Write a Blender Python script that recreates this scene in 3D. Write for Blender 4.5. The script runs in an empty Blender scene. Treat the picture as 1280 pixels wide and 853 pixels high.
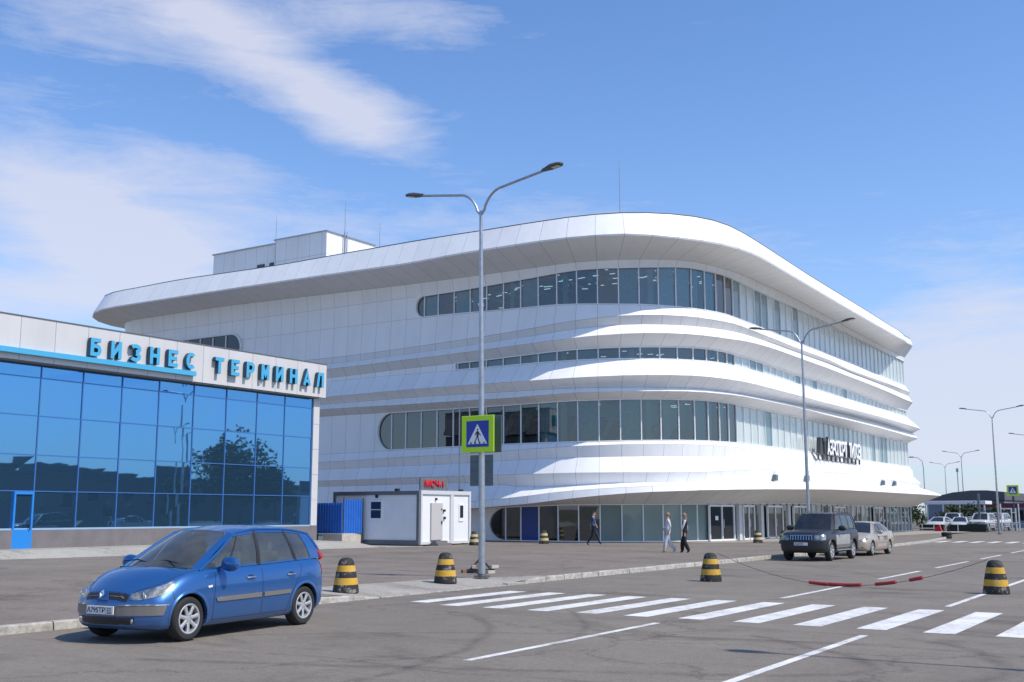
import bpy, bmesh, math, random
from mathutils import Vector, Matrix
from mathutils.bvhtree import BVHTree
random.seed(7)
R_ = math.radians
sc = bpy.context.scene
col = sc.collection

# ------------------------------------------------------------------ camera
cam_d = bpy.data.cameras.new('camera')
cam_d.sensor_width = 36.0
cam_d.lens = 38.81
cam_d.clip_start = 0.1
cam_d.clip_end = 6000
cam = bpy.data.objects.new('camera', cam_d)
cam.location = (0, 0, 1.83)
cam.rotation_euler = (R_(90 + 8.856), 0, R_(33.35))
col.objects.link(cam)
sc.camera = cam

# ------------------------------------------------------------------ light
SUN_EL, SUN_AZ = 52.0, 6.3          # azimuth from +X towards +Y
sun_dir = Vector((math.cos(R_(SUN_EL)) * math.cos(R_(SUN_AZ)), math.cos(R_(SUN_EL)) * math.sin(R_(SUN_AZ)), math.sin(R_(SUN_EL))))
sun_d = bpy.data.lights.new('sun', 'SUN')
sun_d.energy = 3.9
sun_d.angle = R_(0.5)
sun_d.color = (1.0, 0.92, 0.80)
sun = bpy.data.objects.new('sun', sun_d)
sun.rotation_euler = (-sun_dir).to_track_quat('-Z', 'Y').to_euler()
sun.location = (60, 20, 80)
col.objects.link(sun)

world = bpy.data.worlds.new('World')
sc.world = world
world.use_nodes = True
wn, wl = world.node_tree.nodes, world.node_tree.links
wn.clear()
w_out = wn.new('ShaderNodeOutputWorld')
w_bg = wn.new('ShaderNodeBackground'); w_bg.inputs['Strength'].default_value = 0.14
w_sky = wn.new('ShaderNodeTexSky')
w_sky.sky_type = 'NISHITA'
w_sky.sun_disc = False
w_sky.sun_elevation = R_(SUN_EL)
w_sky.sun_rotation = R_(90 - SUN_AZ)
w_sky.air_density = 1.0
w_sky.dust_density = 0.6
w_sky.ozone_density = 2.2
wl.new(w_bg.outputs[0], w_out.inputs[0])


def wmath(op, a, b=None, c=None, clamp=False):
    n = wn.new('ShaderNodeMath'); n.operation = op; n.use_clamp = clamp
    for i, v in enumerate((a, b, c)):
        if v is None: continue
        if isinstance(v, (int, float)): n.inputs[i].default_value = v
        else: wl.new(v, n.inputs[i])
    return n.outputs[0]


w_tc = wn.new('ShaderNodeTexCoord')
w_map = wn.new('ShaderNodeMapping'); w_map.inputs['Rotation'].default_value = (0, 0, R_(-33.35)); w_map.vector_type = 'POINT'
wl.new(w_tc.outputs['Generated'], w_map.inputs['Vector'])
w_sep = wn.new('ShaderNodeSeparateXYZ'); wl.new(w_map.outputs[0], w_sep.inputs[0])
# azimuth (radians, right positive) and elevation of the direction of the sky
w_az = wmath('ARCTAN2', w_sep.outputs[0], w_sep.outputs[1])
w_el = wmath('ARCSINE', w_sep.outputs[2])
w_cmb = wn.new('ShaderNodeCombineXYZ'); wl.new(w_az, w_cmb.inputs[0]); wl.new(w_el, w_cmb.inputs[1])


def wnoise(scale, detail, rough, dist, sx=1.0, sy=1.0, rot=0.0, loc=0.0):
    m = wn.new('ShaderNodeMapping'); m.inputs['Scale'].default_value = (sx, sy, 1); m.inputs['Rotation'].default_value = (0, 0, rot)
    m.inputs['Location'].default_value = (loc, loc * .7, 0)
    wl.new(w_cmb.outputs[0], m.inputs['Vector'])
    n = wn.new('ShaderNodeTexNoise'); n.inputs['Scale'].default_value = scale; n.inputs['Detail'].default_value = detail
    n.inputs['Roughness'].default_value = rough; n.inputs['Distortion'].default_value = dist
    wl.new(m.outputs[0], n.inputs['Vector'])
    return n.outputs[0]


def wblob(az, el, ra, re, rot=0.0, power=1.0):
    """soft elliptical patch of cloud round one direction of the sky (degrees)"""
    da = wmath('SUBTRACT', w_az, R_(az)); de = wmath('SUBTRACT', w_el, R_(el))
    c, s = math.cos(R_(rot)), math.sin(R_(rot))
    u = wmath('ADD', wmath('MULTIPLY', da, c), wmath('MULTIPLY', de, s))
    v = wmath('SUBTRACT', wmath('MULTIPLY', de, c), wmath('MULTIPLY', da, s))
    u = wmath('DIVIDE', u, R_(ra)); v = wmath('DIVIDE', v, R_(re))
    d = wmath('ADD', wmath('MULTIPLY', u, u), wmath('MULTIPLY', v, v))
    return wmath('MULTIPLY', wmath('EXPONENT', wmath('MULTIPLY', d, -1.0)), power)


big = wnoise(3.2, 7, 0.60, 0.25, 1.0, 2.0, R_(-12), 3.1)
wisp = wnoise(6.0, 10, 0.68, 0.45, 0.7, 4.2, R_(-24), 9.3)
fine = wnoise(15.0, 9, 0.74, 0.7, 0.7, 3.0, R_(-20), 1.7)
mask = None
for b in [(-20.8, 13.8, 7.5, 3.0, -16, 1.08), (-24, 10.3, 8, 1.5, 4, .75),
          (-12.5, 22.4, 8.0, 1.8, -24, .84), (-21, 23.6, 8, 3.4, 0, .42), (-8.6, 20.0, 3.6, 1.7, -8, .6), (-5, 25.2, 7, 1.5, -2, .6), (-15.6, 17.2, 4.5, 1.2, -5, .45),
          (22.5, 7.6, 7, 3.6, 10, .95), (22, 3.5, 10, 2.6, 0, .7), (2.5, 14.6, 9, 2.4, -4, .45), (-9, 14, 6, 1.6, -10, .45),
          (48, 12, 22, 6, 0, .8), (-60, 14, 24, 6, 0, .8), (120, 18, 30, 7, 0, .7), (176, 15, 32, 7, 0, .7), (-120, 16, 25, 6, 0, .8)]:
    m_ = wblob(*b)
    mask = m_ if mask is None else wmath('ADD', mask, m_)
tex = wmath('ADD', wmath('MULTIPLY', big, 0.85), wmath('ADD', wmath('MULTIPLY', wisp, 0.85), wmath('MULTIPLY', fine, 0.52)))
cl = wmath('SUBTRACT', wmath('ADD', wmath('MULTIPLY', mask, 0.95), wmath('MULTIPLY', tex, 1.12)), 1.42)
cl = wmath('MULTIPLY', cl, 1.45, clamp=True)
cl = wmath('POWER', cl, 0.9)
haze_low = wmath('MULTIPLY', wmath('EXPONENT', wmath('MULTIPLY', wmath('MAXIMUM', w_el, 0.0), -7.5)), 0.68)
cover = wmath('MAXIMUM', wmath('MULTIPLY', cl, 0.82), haze_low)
w_mix = wn.new('ShaderNodeMixRGB'); wl.new(cover, w_mix.inputs[0]); 
w_tint = wn.new('ShaderNodeMixRGB'); w_tint.blend_type = 'MULTIPLY'; w_tint.inputs[0].default_value = 1.0; w_tint.inputs[2].default_value = (.72, .975, 1.27, 1)
wl.new(w_sky.outputs[0], w_tint.inputs[1]); wl.new(w_tint.outputs[0], w_mix.inputs[1])
w_mix.inputs[2].default_value = (4.65, 4.78, 5.6, 1)
wl.new(w_mix.outputs[0], w_bg.inputs[0])

sc.view_settings.view_transform = 'Standard'
sc.view_settings.look = 'None'
sc.view_settings.exposure = 0.16
sc.view_settings.gamma = 1.0
sc.view_settings.use_curve_mapping = False


# ------------------------------------------------------------------ material helpers
class NT:
    def __init__(self, name):
        self.m = bpy.data.materials.new(name); self.m.use_nodes = True
        self.n = self.m.node_tree.nodes; self.l = self.m.node_tree.links
        self.p = self.n['Principled BSDF']
    def new(self, t): return self.n.new(t)
    def link(self, a, b): self.l.new(a, b)
    def math(self, op, a, b=None, c=None, clamp=False):
        n = self.n.new('ShaderNodeMath'); n.operation = op; n.use_clamp = clamp
        for i, v in enumerate((a, b, c)):
            if v is None: continue
            if isinstance(v, (int, float)): n.inputs[i].default_value = v
            else: self.l.new(v, n.inputs[i])
        return n.outputs[0]
    def noise(self, scale, detail=4, rough=.55, vec=None, sc3=None, dist=0.0):
        n = self.n.new('ShaderNodeTexNoise'); n.inputs['Scale'].default_value = scale
        n.inputs['Detail'].default_value = detail; n.inputs['Roughness'].default_value = rough; n.inputs['Distortion'].default_value = dist
        if vec is None:
            vec = self.coord()
        if sc3:
            mp = self.n.new('ShaderNodeMapping'); mp.inputs['Scale'].default_value = sc3; self.l.new(vec, mp.inputs[0]); vec = mp.outputs[0]
        self.l.new(vec, n.inputs['Vector'])
        return n.outputs[0]
    def coord(self, k='Object'):
        if not hasattr(self, 'tc'): self.tc = self.n.new('ShaderNodeTexCoord')
        return self.tc.outputs[k]
    def ramp(self, f, stops):
        r = self.n.new('ShaderNodeValToRGB'); e = r.color_ramp.elements
        while len(e) < len(stops): e.new(.5)
        for i, (p, c) in enumerate(stops):
            e[i].position = p; e[i].color = (*c, 1) if len(c) == 3 else c
        self.l.new(f, r.inputs[0]); return r.outputs[0]
    def mix(self, f, a, b, mode='MIX'):
        n = self.n.new('ShaderNodeMixRGB'); n.blend_type = mode
        for i, v in enumerate((f, a, b)):
            if isinstance(v, (int, float)): n.inputs[i].default_value = v
            elif isinstance(v, tuple): n.inputs[i].default_value = (*v, 1) if len(v) == 3 else v
            else: self.l.new(v, n.inputs[i])
        return n.outputs[0]
    def bump(self, h, strength=.3, dist=.02):
        b = self.n.new('ShaderNodeBump'); b.inputs['Strength'].default_value = strength; b.inputs['Distance'].default_value = dist
        self.l.new(h, b.inputs['Height']); self.l.new(b.outputs[0], self.p.inputs['Normal'])


def mat(name, c, rough=.6, metal=0.0, var=.0, vscale=4.0, coat=0.0, ior=1.5, bump=0.0, bscale=40., spec=None):
    t = NT(name)
    t.p.inputs['Roughness'].default_value = rough
    t.p.inputs['Metallic'].default_value = metal
    t.p.inputs['IOR'].default_value = ior
    if coat: t.p.inputs['Coat Weight'].default_value = coat; t.p.inputs['Coat Roughness'].default_value = .03
    if var:
        f = t.noise(vscale, 5, .6)
        a = tuple(max(0, x * (1 - var)) for x in c); b = tuple(min(1, x * (1 + var)) for x in c)
        t.link(t.ramp(f, [(.3, a), (.7, b)]), t.p.inputs['Base Color'])
    else:
        t.p.inputs['Base Color'].default_value = (*c, 1)
    if bump: t.bump(t.noise(bscale, 5, .6), bump, .01)
    return t.m


M = {}
# ------------------------------------------------------------------ mesh helpers
class MB:
    """collects faces (with material slots, optional uv) and links them as ONE mesh object"""
    def __init__(self): self.v = []; self.f = []; self.mi = []; self.uv = []
    def vert(self, p): self.v.append(tuple(p)); return len(self.v) - 1
    def face(self, ids, mi=0, uv=None): self.f.append(tuple(ids)); self.mi.append(mi); self.uv.append(uv)
    def quad(self, a, b, c, d, mi=0, uv=None):
        i = len(self.v); self.v += [tuple(a), tuple(b), tuple(c), tuple(d)]; self.face((i, i + 1, i + 2, i + 3), mi, uv)
    def box(self, x0, y0, z0, x1, y1, z1, mi=0, rz=0.0, org=None):
        p = [(x0, y0, z0), (x1, y0, z0), (x1, y1, z0), (x0, y1, z0), (x0, y0, z1), (x1, y0, z1), (x1, y1, z1), (x0, y1, z1)]
        if rz:
            ox, oy = org if org else ((x0 + x1) / 2, (y0 + y1) / 2); c, s = math.cos(rz), math.sin(rz)
            p = [(ox + (a - ox) * c - (b - oy) * s, oy + (a - ox) * s + (b - oy) * c, q) for a, b, q in p]
        i = len(self.v); self.v += p
        for f in ((0, 3, 2, 1), (4, 5, 6, 7), (0, 1, 5, 4), (1, 2, 6, 5), (2, 3, 7, 6), (3, 0, 4, 7)): self.face([i + k for k in f], mi)
    def bar(self, a, b, w, h, mi=0, up=(0, 0, 1)):
        a, b = Vector(a), Vector(b); d = (b - a).normalized(); up = Vector(up)
        s = d.cross(up)
        if s.length < 1e-4: s = d.cross(Vector((1, 0, 0)))
        s.normalize(); u = s.cross(d)
        i = len(self.v)
        for q in (a, b):
            for (p, r) in ((-1, -1), (1, -1), (1, 1), (-1, 1)): self.v.append(tuple(q + s * p * w / 2 + u * r * h / 2))
        for f in ((0, 1, 2, 3), (7, 6, 5, 4), (0, 4, 5, 1), (1, 5, 6, 2), (2, 6, 7, 3), (3, 7, 4, 0)): self.face([i + k for k in f], mi)
    def tube(self, pts, rad, n=10, mi=0, caps=True):
        pts = [Vector(p) for p in pts]
        if not isinstance(rad, (list, tuple)): rad = [rad] * len(pts)
        rings = []; prev = None
        for k, p in enumerate(pts):
            t = (pts[min(k + 1, len(pts) - 1)] - pts[max(k - 1, 0)]).normalized()
            if prev is None: prev = t.cross(Vector((0, 0, 1)) if abs(t.z) < .9 else Vector((1, 0, 0))).normalized()
            prev = (prev - t * prev.dot(t)).normalized(); b = t.cross(prev)
            rings.append([self.vert(p + (prev * math.cos(2 * math.pi * j / n) + b * math.sin(2 * math.pi * j / n)) * rad[k]) for j in range(n)])
        for r0, r1 in zip(rings, rings[1:]):
            for j in range(n): self.face((r0[j], r0[(j + 1) % n], r1[(j + 1) % n], r1[j]), mi)
        if caps: self.face(rings[0][::-1], mi); self.face(rings[-1], mi)
    def lathe(self, prof, n=24, mi=0, axis='z', org=(0, 0, 0), mis=None):
        """prof: list of (radius, height)"""
        rings = []
        for r, h in prof:
            ring = []
            for j in range(n):
                a = 2 * math.pi * j / n; c, s = math.cos(a) * r, math.sin(a) * r
                p = {'z': (c, s, h), 'y': (c, h, s), 'x': (h, c, s)}[axis]
                ring.append(self.vert((p[0] + org[0], p[1] + org[1], p[2] + org[2])))
            rings.append(ring)
        for k, (r0, r1) in enumerate(zip(rings, rings[1:])):
            for j in range(n): self.face((r0[j], r0[(j + 1) % n], r1[(j + 1) % n], r1[j]), mis[k] if mis else mi)
        return rings
    def grid(self, rows, mi=0, close=False, uvs=None):
        ids = [[self.vert(p) for p in r] for r in rows]
        for a in range(len(ids) - 1):
            for b in range(len(ids[0]) - (0 if close else 1)):
                b2 = (b + 1) % len(ids[0])
                m = mi(a, b) if callable(mi) else mi
                if m is None: continue
                uv = None
                if uvs: uv = (uvs[a][b], uvs[a][b2], uvs[a + 1][b2], uvs[a + 1][b])
                self.face((ids[a][b], ids[a][b2], ids[a + 1][b2], ids[a + 1][b]), m, uv)
        return ids
    def poly(self, pts, mi=0): self.face([self.vert(p) for p in pts], mi)
    def prism(self, pts, vec, mi=0):
        """closed prism of a planar outline swept by vec"""
        a = [self.vert(p) for p in pts]; b = [self.vert(Vector(p) + Vector(vec)) for p in pts]
        self.face(a[::-1], mi); self.face(b, mi)
        for k in range(len(a)): self.face((a[k], a[(k + 1) % len(a)], b[(k + 1) % len(a)], b[k]), mi)
    def pieces(self):
        """this mesh split into one MB per loose piece"""
        par = list(range(len(self.v)))
        def find(i):
            while par[i] != i: par[i] = par[par[i]]; i = par[i]
            return i
        key = {}
        for i, p in enumerate(self.v):
            k = (round(p[0], 4), round(p[1], 4), round(p[2], 4))
            if k in key: par[find(i)] = find(key[k])
            else: key[k] = i
        for f in self.f:
            for j in f[1:]: par[find(j)] = find(f[0])
        out = {}
        for f, m, u in zip(self.f, self.mi, self.uv):
            mb = out.setdefault(find(f[0]), MB()); b = len(mb.v); mb.v += [self.v[j] for j in f]; mb.face(range(b, b + len(f)), m, u)
        return list(out.values())
    def build_each(self, name, mats, parent=None, **k): return [m.build(name, mats, parent, **k) for m in self.pieces()]
    def build(self, name, mats, parent=None, smooth=False, bevel=0.0, fix=True):
        me = bpy.data.meshes.new(name); me.from_pydata(self.v, [], self.f)
        if not isinstance(mats, (list, tuple)): mats = [mats]
        for m in mats: me.materials.append(m)
        me.polygons.foreach_set('material_index', self.mi)
        if any(u is not None for u in self.uv):
            ul = me.uv_layers.new(name='UVMap')
            for p, u in zip(me.polygons, self.uv):
                if u is None: continue
                for li, q in zip(p.loop_indices, u): ul.data[li].uv = q
        if smooth: me.polygons.foreach_set('use_smooth', [True] * len(me.polygons))
        if fix == 'weld':
            bm = bmesh.new(); bm.from_mesh(me); bmesh.ops.remove_doubles(bm, verts=bm.verts, dist=1e-5); bm.to_mesh(me); bm.free()
        elif fix:
            bm = bmesh.new(); bm.from_mesh(me); bmesh.ops.remove_doubles(bm, verts=bm.verts, dist=1e-5)
            bmesh.ops.recalc_face_normals(bm, faces=bm.faces); bm.to_mesh(me); bm.free()
        if smooth:
            try: me.set_sharp_from_angle(angle=R_(38))
            except Exception: pass
        me.update()
        o = bpy.data.objects.new(name, me); col.objects.link(o)
        if parent: o.parent = parent
        if bevel:
            b = o.modifiers.new('bevel', 'BEVEL'); b.width = bevel; b.segments = 2; b.limit_method = 'ANGLE'
        return o


def tag(o, label=None, cat=None, group=None, kind=None):
    if label: o['label'] = label
    if cat: o['category'] = cat
    if group: o['group'] = group
    if kind: o['kind'] = kind
    return o


def empty(name, loc=(0, 0, 0), rz=0.0, label=None, cat=None, group=None):
    o = bpy.data.objects.new(name, None); o.empty_display_size = .3
    o.location = loc; o.rotation_euler = (0, 0, rz); col.objects.link(o)
    return tag(o, label, cat, group)


def kids(o): return [c for c in bpy.data.objects if c.parent == o]


def copy_tree(o, parent=None):
    c = o.copy(); col.objects.link(c)
    if parent: c.parent = parent
    for ch in kids(o): copy_tree(ch, c)
    return c


def text_mesh(txt, size, depth, bold=0.0, space=1.0):
    cu = bpy.data.curves.new('lettering', 'FONT'); cu.body = txt; cu.size = size; cu.extrude = depth / 2; cu.offset = bold
    cu.space_character = space; cu.align_x = 'LEFT'; cu.resolution_u = 3
    o = bpy.data.objects.new('lettering', cu); col.objects.link(o)
    bpy.context.view_layer.update()
    me = bpy.data.meshes.new_from_object(o.evaluated_get(bpy.context.evaluated_depsgraph_get()))
    bpy.data.objects.remove(o); me.name = 'lettering'
    return me


def text_part(txt, width, height, depth, origin, right, up, material, parent, name='lettering', bold=0.0, space=1.0):
    """lettering fitted to width x height; right/up are unit vectors of its plane; origin is its lower left"""
    me = text_mesh(txt, 1.0, .1, bold, space)
    xs = [v.co.x for v in me.vertices]; ys = [v.co.y for v in me.vertices]
    x0, x1, y0, y1 = min(xs), max(xs), min(ys), max(ys)
    right, up = Vector(right), Vector(up); nrm = right.cross(up); o0 = Vector(origin)
    for v in me.vertices:
        a = (v.co.x - x0) / (x1 - x0) * width; b = (v.co.y - y0) / (y1 - y0) * height; c = (v.co.z + .05) / .1 * depth
        v.co = o0 + right * a + up * b + nrm * c
    me.materials.clear(); me.materials.append(material)
    o = bpy.data.objects.new(name, me); col.objects.link(o)
    if parent: o.parent = parent
    return o


def lerp(a, b, t): return a + (b - a) * t


def interp(x, xs, ys):
    if x <= xs[0]: return ys[0]
    for i in range(len(xs) - 1):
        if x <= xs[i + 1]:
            return lerp(ys[i], ys[i + 1], (x - xs[i]) / (xs[i + 1] - xs[i]))
    return ys[-1]


def smooth_interp(x, xs, ys):
    """Catmull-Rom through the key points (monotone limited)"""
    n = len(xs)
    if x <= xs[0]: return ys[0]
    if x >= xs[-1]: return ys[-1]
    i = max(k for k in range(n - 1) if xs[k] <= x)
    h = xs[i + 1] - xs[i]; t = (x - xs[i]) / h
    def slope(k):
        if k == 0: return (ys[1] - ys[0]) / (xs[1] - xs[0])
        if k == n - 1: return (ys[-1] - ys[-2]) / (xs[-1] - xs[-2])
        a = (ys[k] - ys[k - 1]) / (xs[k] - xs[k - 1]); b = (ys[k + 1] - ys[k]) / (xs[k + 1] - xs[k])
        return 0 if a * b <= 0 else 2 * a * b / (a + b)
    m0, m1 = slope(i) * h, slope(i + 1) * h
    return (2 * t ** 3 - 3 * t ** 2 + 1) * ys[i] + (t ** 3 - 2 * t ** 2 + t) * m0 + (-2 * t ** 3 + 3 * t ** 2) * ys[i + 1] + (t ** 3 - t ** 2) * m1


# block capitals made of straight strokes and arcs, in a cell 1 high
def _arc(cx, cy, rx, ry, a0, a1, n=12): return [(cx + rx * math.cos(R_(lerp(a0, a1, k / n))), cy + ry * math.sin(R_(lerp(a0, a1, k / n)))) for k in range(n + 1)]


def glyph(ch, w, t):
    """centre lines of the strokes of one letter in a box w x 1, stroke width t"""
    h = t / 2; L, Rr, B, T = h, w - h, h, 1 - h; m = .5
    bowl = lambda x0, y0, y1: [(x0, y0)] + _arc(Rr - (y1 - y0) / 2 * .8, (y0 + y1) / 2, (y1 - y0) / 2 * .8, (y1 - y0) / 2, -90, 90) + [(x0, y1)]
    G = {
        'Б': [[(L, 0), (L, 1)], [(L, T), (w * .92, T)], bowl(L, B, .56)],
        'И': [[(L, 0), (L, 1)], [(Rr, 0), (Rr, 1)], [(L, B + .06), (Rr, T - .06)]],
        'З': [_arc(w * .45, .73, w * .55 - h, .27 - h, 150, -85), _arc(w * .45, .28, w * .55 - h, .28 - h, 85, -150)],
        'Н': [[(L, 0), (L, 1)], [(Rr, 0), (Rr, 1)], [(L, m), (Rr, m)]],
        'Е': [[(L, 0), (L, 1)], [(L, B), (w, B)], [(L, m), (w * .9, m)], [(L, T), (w, T)]],
        'С': [_arc(w * .55, .5, w * .55 - h, .5 - h, 48, 312, 20)],
        'Т': [[(w / 2, 0), (w / 2, 1)], [(0, T), (w, T)]],
        'Р': [[(L, 0), (L, 1)], bowl(L, .40, T)],
        'М': [[(L, 0), (L, 1)], [(Rr, 0), (Rr, 1)], [(L, T - .04), (w / 2, .34), (Rr, T - .04)]],
        'А': [[(h * .8, 0), (w / 2, T + .02), (w - h * .8, 0)], [(w * .25, .30), (w * .75, .30)]],
        'Л': [[(h * .9, 0), (w * .34, T), (Rr, T)], [(Rr, 0), (Rr, 1)]],
        'О': [_arc(w / 2, .5, w / 2 - h, .5 - h, 0, 360, 24)],
        'П': [[(L, 0), (L, 1)], [(Rr, 0), (Rr, 1)], [(L, T), (Rr, T)]],
        'В': [[(L, 0), (L, 1)], bowl(L, B, .54), bowl(L, .50, T)],
        'Э': [_arc(w * .45, .5, w * .55 - h, .5 - h, 140, -140, 20), [(w * .3, m), (Rr, m)]],
    }
    return G[ch]


def block_text(txt, width, height, depth, origin, right, up, face_m, side_m, parent, t=.2, w=.72, name='letter'):
    right, up = Vector(right), Vector(up); nrm = right.cross(up); o0 = Vector(origin); n = len(txt)
    pitch = (width / height - w) / (n - 1)
    for i, ch in enumerate(txt):
        if ch == ' ': continue
        mb = MB(); lay = 0
        for line in glyph(ch, w, t):
            lay += 1
            P = [o0 + right * ((i * pitch + x) * height) + up * (y * height) for x, y in line]
            hw = t * height / 2; fr, bk = [], []
            for k, p in enumerate(P):
                if k == 0: d = (P[1] - P[0]).normalized(); s_ = 1
                elif k == len(P) - 1: d = (P[-1] - P[-2]).normalized(); s_ = 1
                else:
                    d1, d2 = (P[k] - P[k - 1]).normalized(), (P[k + 1] - P[k]).normalized(); d = (d1 + d2).normalized(); s_ = min(2.2, 1 / max(.3, d.dot(d1)))
                q = d.cross(nrm).normalized() * hw * s_
                fr.append((p - q, p + q))
            z1 = depth + lay * .0015
            for k in range(len(P) - 1):
                a, b = fr[k]; c, e = fr[k + 1]; N = nrm * z1
                mb.quad(a + N, b + N, e + N, c + N, 0)
                mb.quad(a, a + N, c + N, c, 1); mb.quad(b, e, e + N, b + N, 1)
            for k in (0, -1):
                a, b = fr[k]; mb.quad(a, b, b + nrm * z1, a + nrm * z1, 1)
        mb.build(name, [face_m, side_m], parent, fix=False)

# ------------------------------------------------------------------ materials
def asphalt(name, dark, light, tint=(1, 1, 1), scale=1.0):
    t = NT(name); co = t.coord()
    n1 = t.noise(.16 * scale, 7, .62, co); n2 = t.noise(1.3, 6, .65, co, (1, .45, 1), .3); n3 = t.noise(42, 3, .7, co); n5 = t.noise(.55, 8, .7, co, (.35, 1.5, 1), .6)
    f = t.math('ADD', t.math('MULTIPLY', n1, .40), t.math('ADD', t.math('MULTIPLY', n2, .28), t.math('MULTIPLY', n5, .32)))
    base = t.ramp(f, [(.34, tuple(dark * x for x in tint)), (.5, tuple((dark + light) / 2 * x for x in tint)), (.66, tuple(light * x for x in tint))])
    grit = t.ramp(n3, [(.25, (.62, .62, .62)), (.75, (1.3, 1.3, 1.3))])
    c = t.mix(.9, base, grit, 'MULTIPLY')
    c = t.mix(.8, c, t.ramp(t.noise(11, 6, .75, co), [(.28, (.72, .72, .72)), (.5, (1, 1, 1)), (.75, (1.22, 1.22, 1.22))]), 'MULTIPLY')
    # dark sealed cracks and scuffs
    v = t.new('ShaderNodeTexVoronoi'); v.feature = 'DISTANCE_TO_EDGE'; v.inputs['Scale'].default_value = .10
    wob = t.new('ShaderNodeVectorMath'); wob.operation = 'ADD'
    nz = t.new('ShaderNodeTexNoise'); nz.inputs['Scale'].default_value = .6; nz.inputs['Detail'].default_value = 8; nz.inputs['Roughness'].default_value = .7
    t.link(co, nz.inputs['Vector'])
    scv = t.new('ShaderNodeVectorMath'); scv.operation = 'SCALE'; scv.inputs['Scale'].default_value = 2.6; t.link(nz.outputs['Color'], scv.inputs[0])
    t.link(co, wob.inputs[0]); t.link(scv.outputs[0], wob.inputs[1]); t.link(wob.outputs[0], v.inputs['Vector'])
    crack = t.ramp(v.outputs['Distance'], [(.0, (.38, .38, .38)), (.006, (1, 1, 1))])
    c = t.mix(.6, c, crack, 'MULTIPLY')
    st = t.ramp(t.noise(.35, 9, .75, co, (.5, 1.2, 1), 1.2), [(.36, (.60, .60, .60)), (.47, (1, 1, 1))])
    c = t.mix(.75, c, st, 'MULTIPLY')
    t.link(c, t.p.inputs['Base Color']); t.p.inputs['Roughness'].default_value = .88
    t.p.inputs['Specular IOR Level'].default_value = .25
    t.bump(n3, .35, .006)
    return t.m


M['road'] = asphalt('road_asphalt', .14, .222, (1.12, .985, .83))
M['plaza'] = asphalt('plaza_asphalt', .137, .222, (1.14, .98, .83), 1.6)
M['slab'] = asphalt('pavement_concrete', .29, .39, (1.04, .97, .86), 2.0)
t = NT('dry_ground'); t.link(t.ramp(t.noise(.02, 8, .6), [(.35, (.10, .095, .06)), (.65, (.17, .155, .10))]), t.p.inputs['Base Color']); t.p.inputs['Roughness'].default_value = .95; M['earth'] = t.m
t = NT('kerb_stone'); f = t.noise(6, 7, .7); t.link(t.ramp(f, [(.33, (.22, .20, .17)), (.55, (.42, .40, .36)), (.75, (.55, .53, .49))]), t.p.inputs['Base Color']); t.p.inputs['Roughness'].default_value = .9; t.bump(t.noise(30, 5, .7), .5, .01); M['kerb'] = t.m
t = NT('road_paint'); wear = t.noise(9, 8, .75); wear2 = t.noise(1.1, 5, .6)
f = t.math('ADD', t.math('MULTIPLY', wear, .6), t.math('MULTIPLY', wear2, .4))
t.link(t.ramp(f, [(.36, (.22, .21, .20)), (.44, (.55, .54, .52)), (.58, (.76, .755, .73))]), t.p.inputs['Base Color']); t.p.inputs['Roughness'].default_value = .8
ch = t.math('ADD', t.math('MULTIPLY', t.noise(38, 6, .8), .55), t.math('MULTIPLY', t.noise(2.2, 6, .7), .45))
t.link(t.ramp(ch, [(.36, (.15, .15, .15)), (.43, (1, 1, 1))]), t.p.inputs['Alpha']); M['paint_white'] = t.m
# tyre marks: worn rubber film over the asphalt, broken up by noise
t = NT('tyre_rubber_film'); t.p.inputs['Base Color'].default_value = (.035, .032, .03, 1); t.p.inputs['Roughness'].default_value = .8
uvn = t.new('ShaderNodeSeparateXYZ'); t.link(t.coord('UV'), uvn.inputs[0])
edge = t.math('SUBTRACT', 1.0, t.math('ABSOLUTE', t.math('SUBTRACT', t.math('MULTIPLY', uvn.outputs[1], 2.0), 1.0)))
al = t.math('MULTIPLY', t.math('MULTIPLY', edge, t.ramp(t.noise(3.0, 8, .75), [(.35, (0, 0, 0)), (.65, (1, 1, 1))])), .30, clamp=True)
t.link(al, t.p.inputs['Alpha']); M['film'] = t.m


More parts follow.
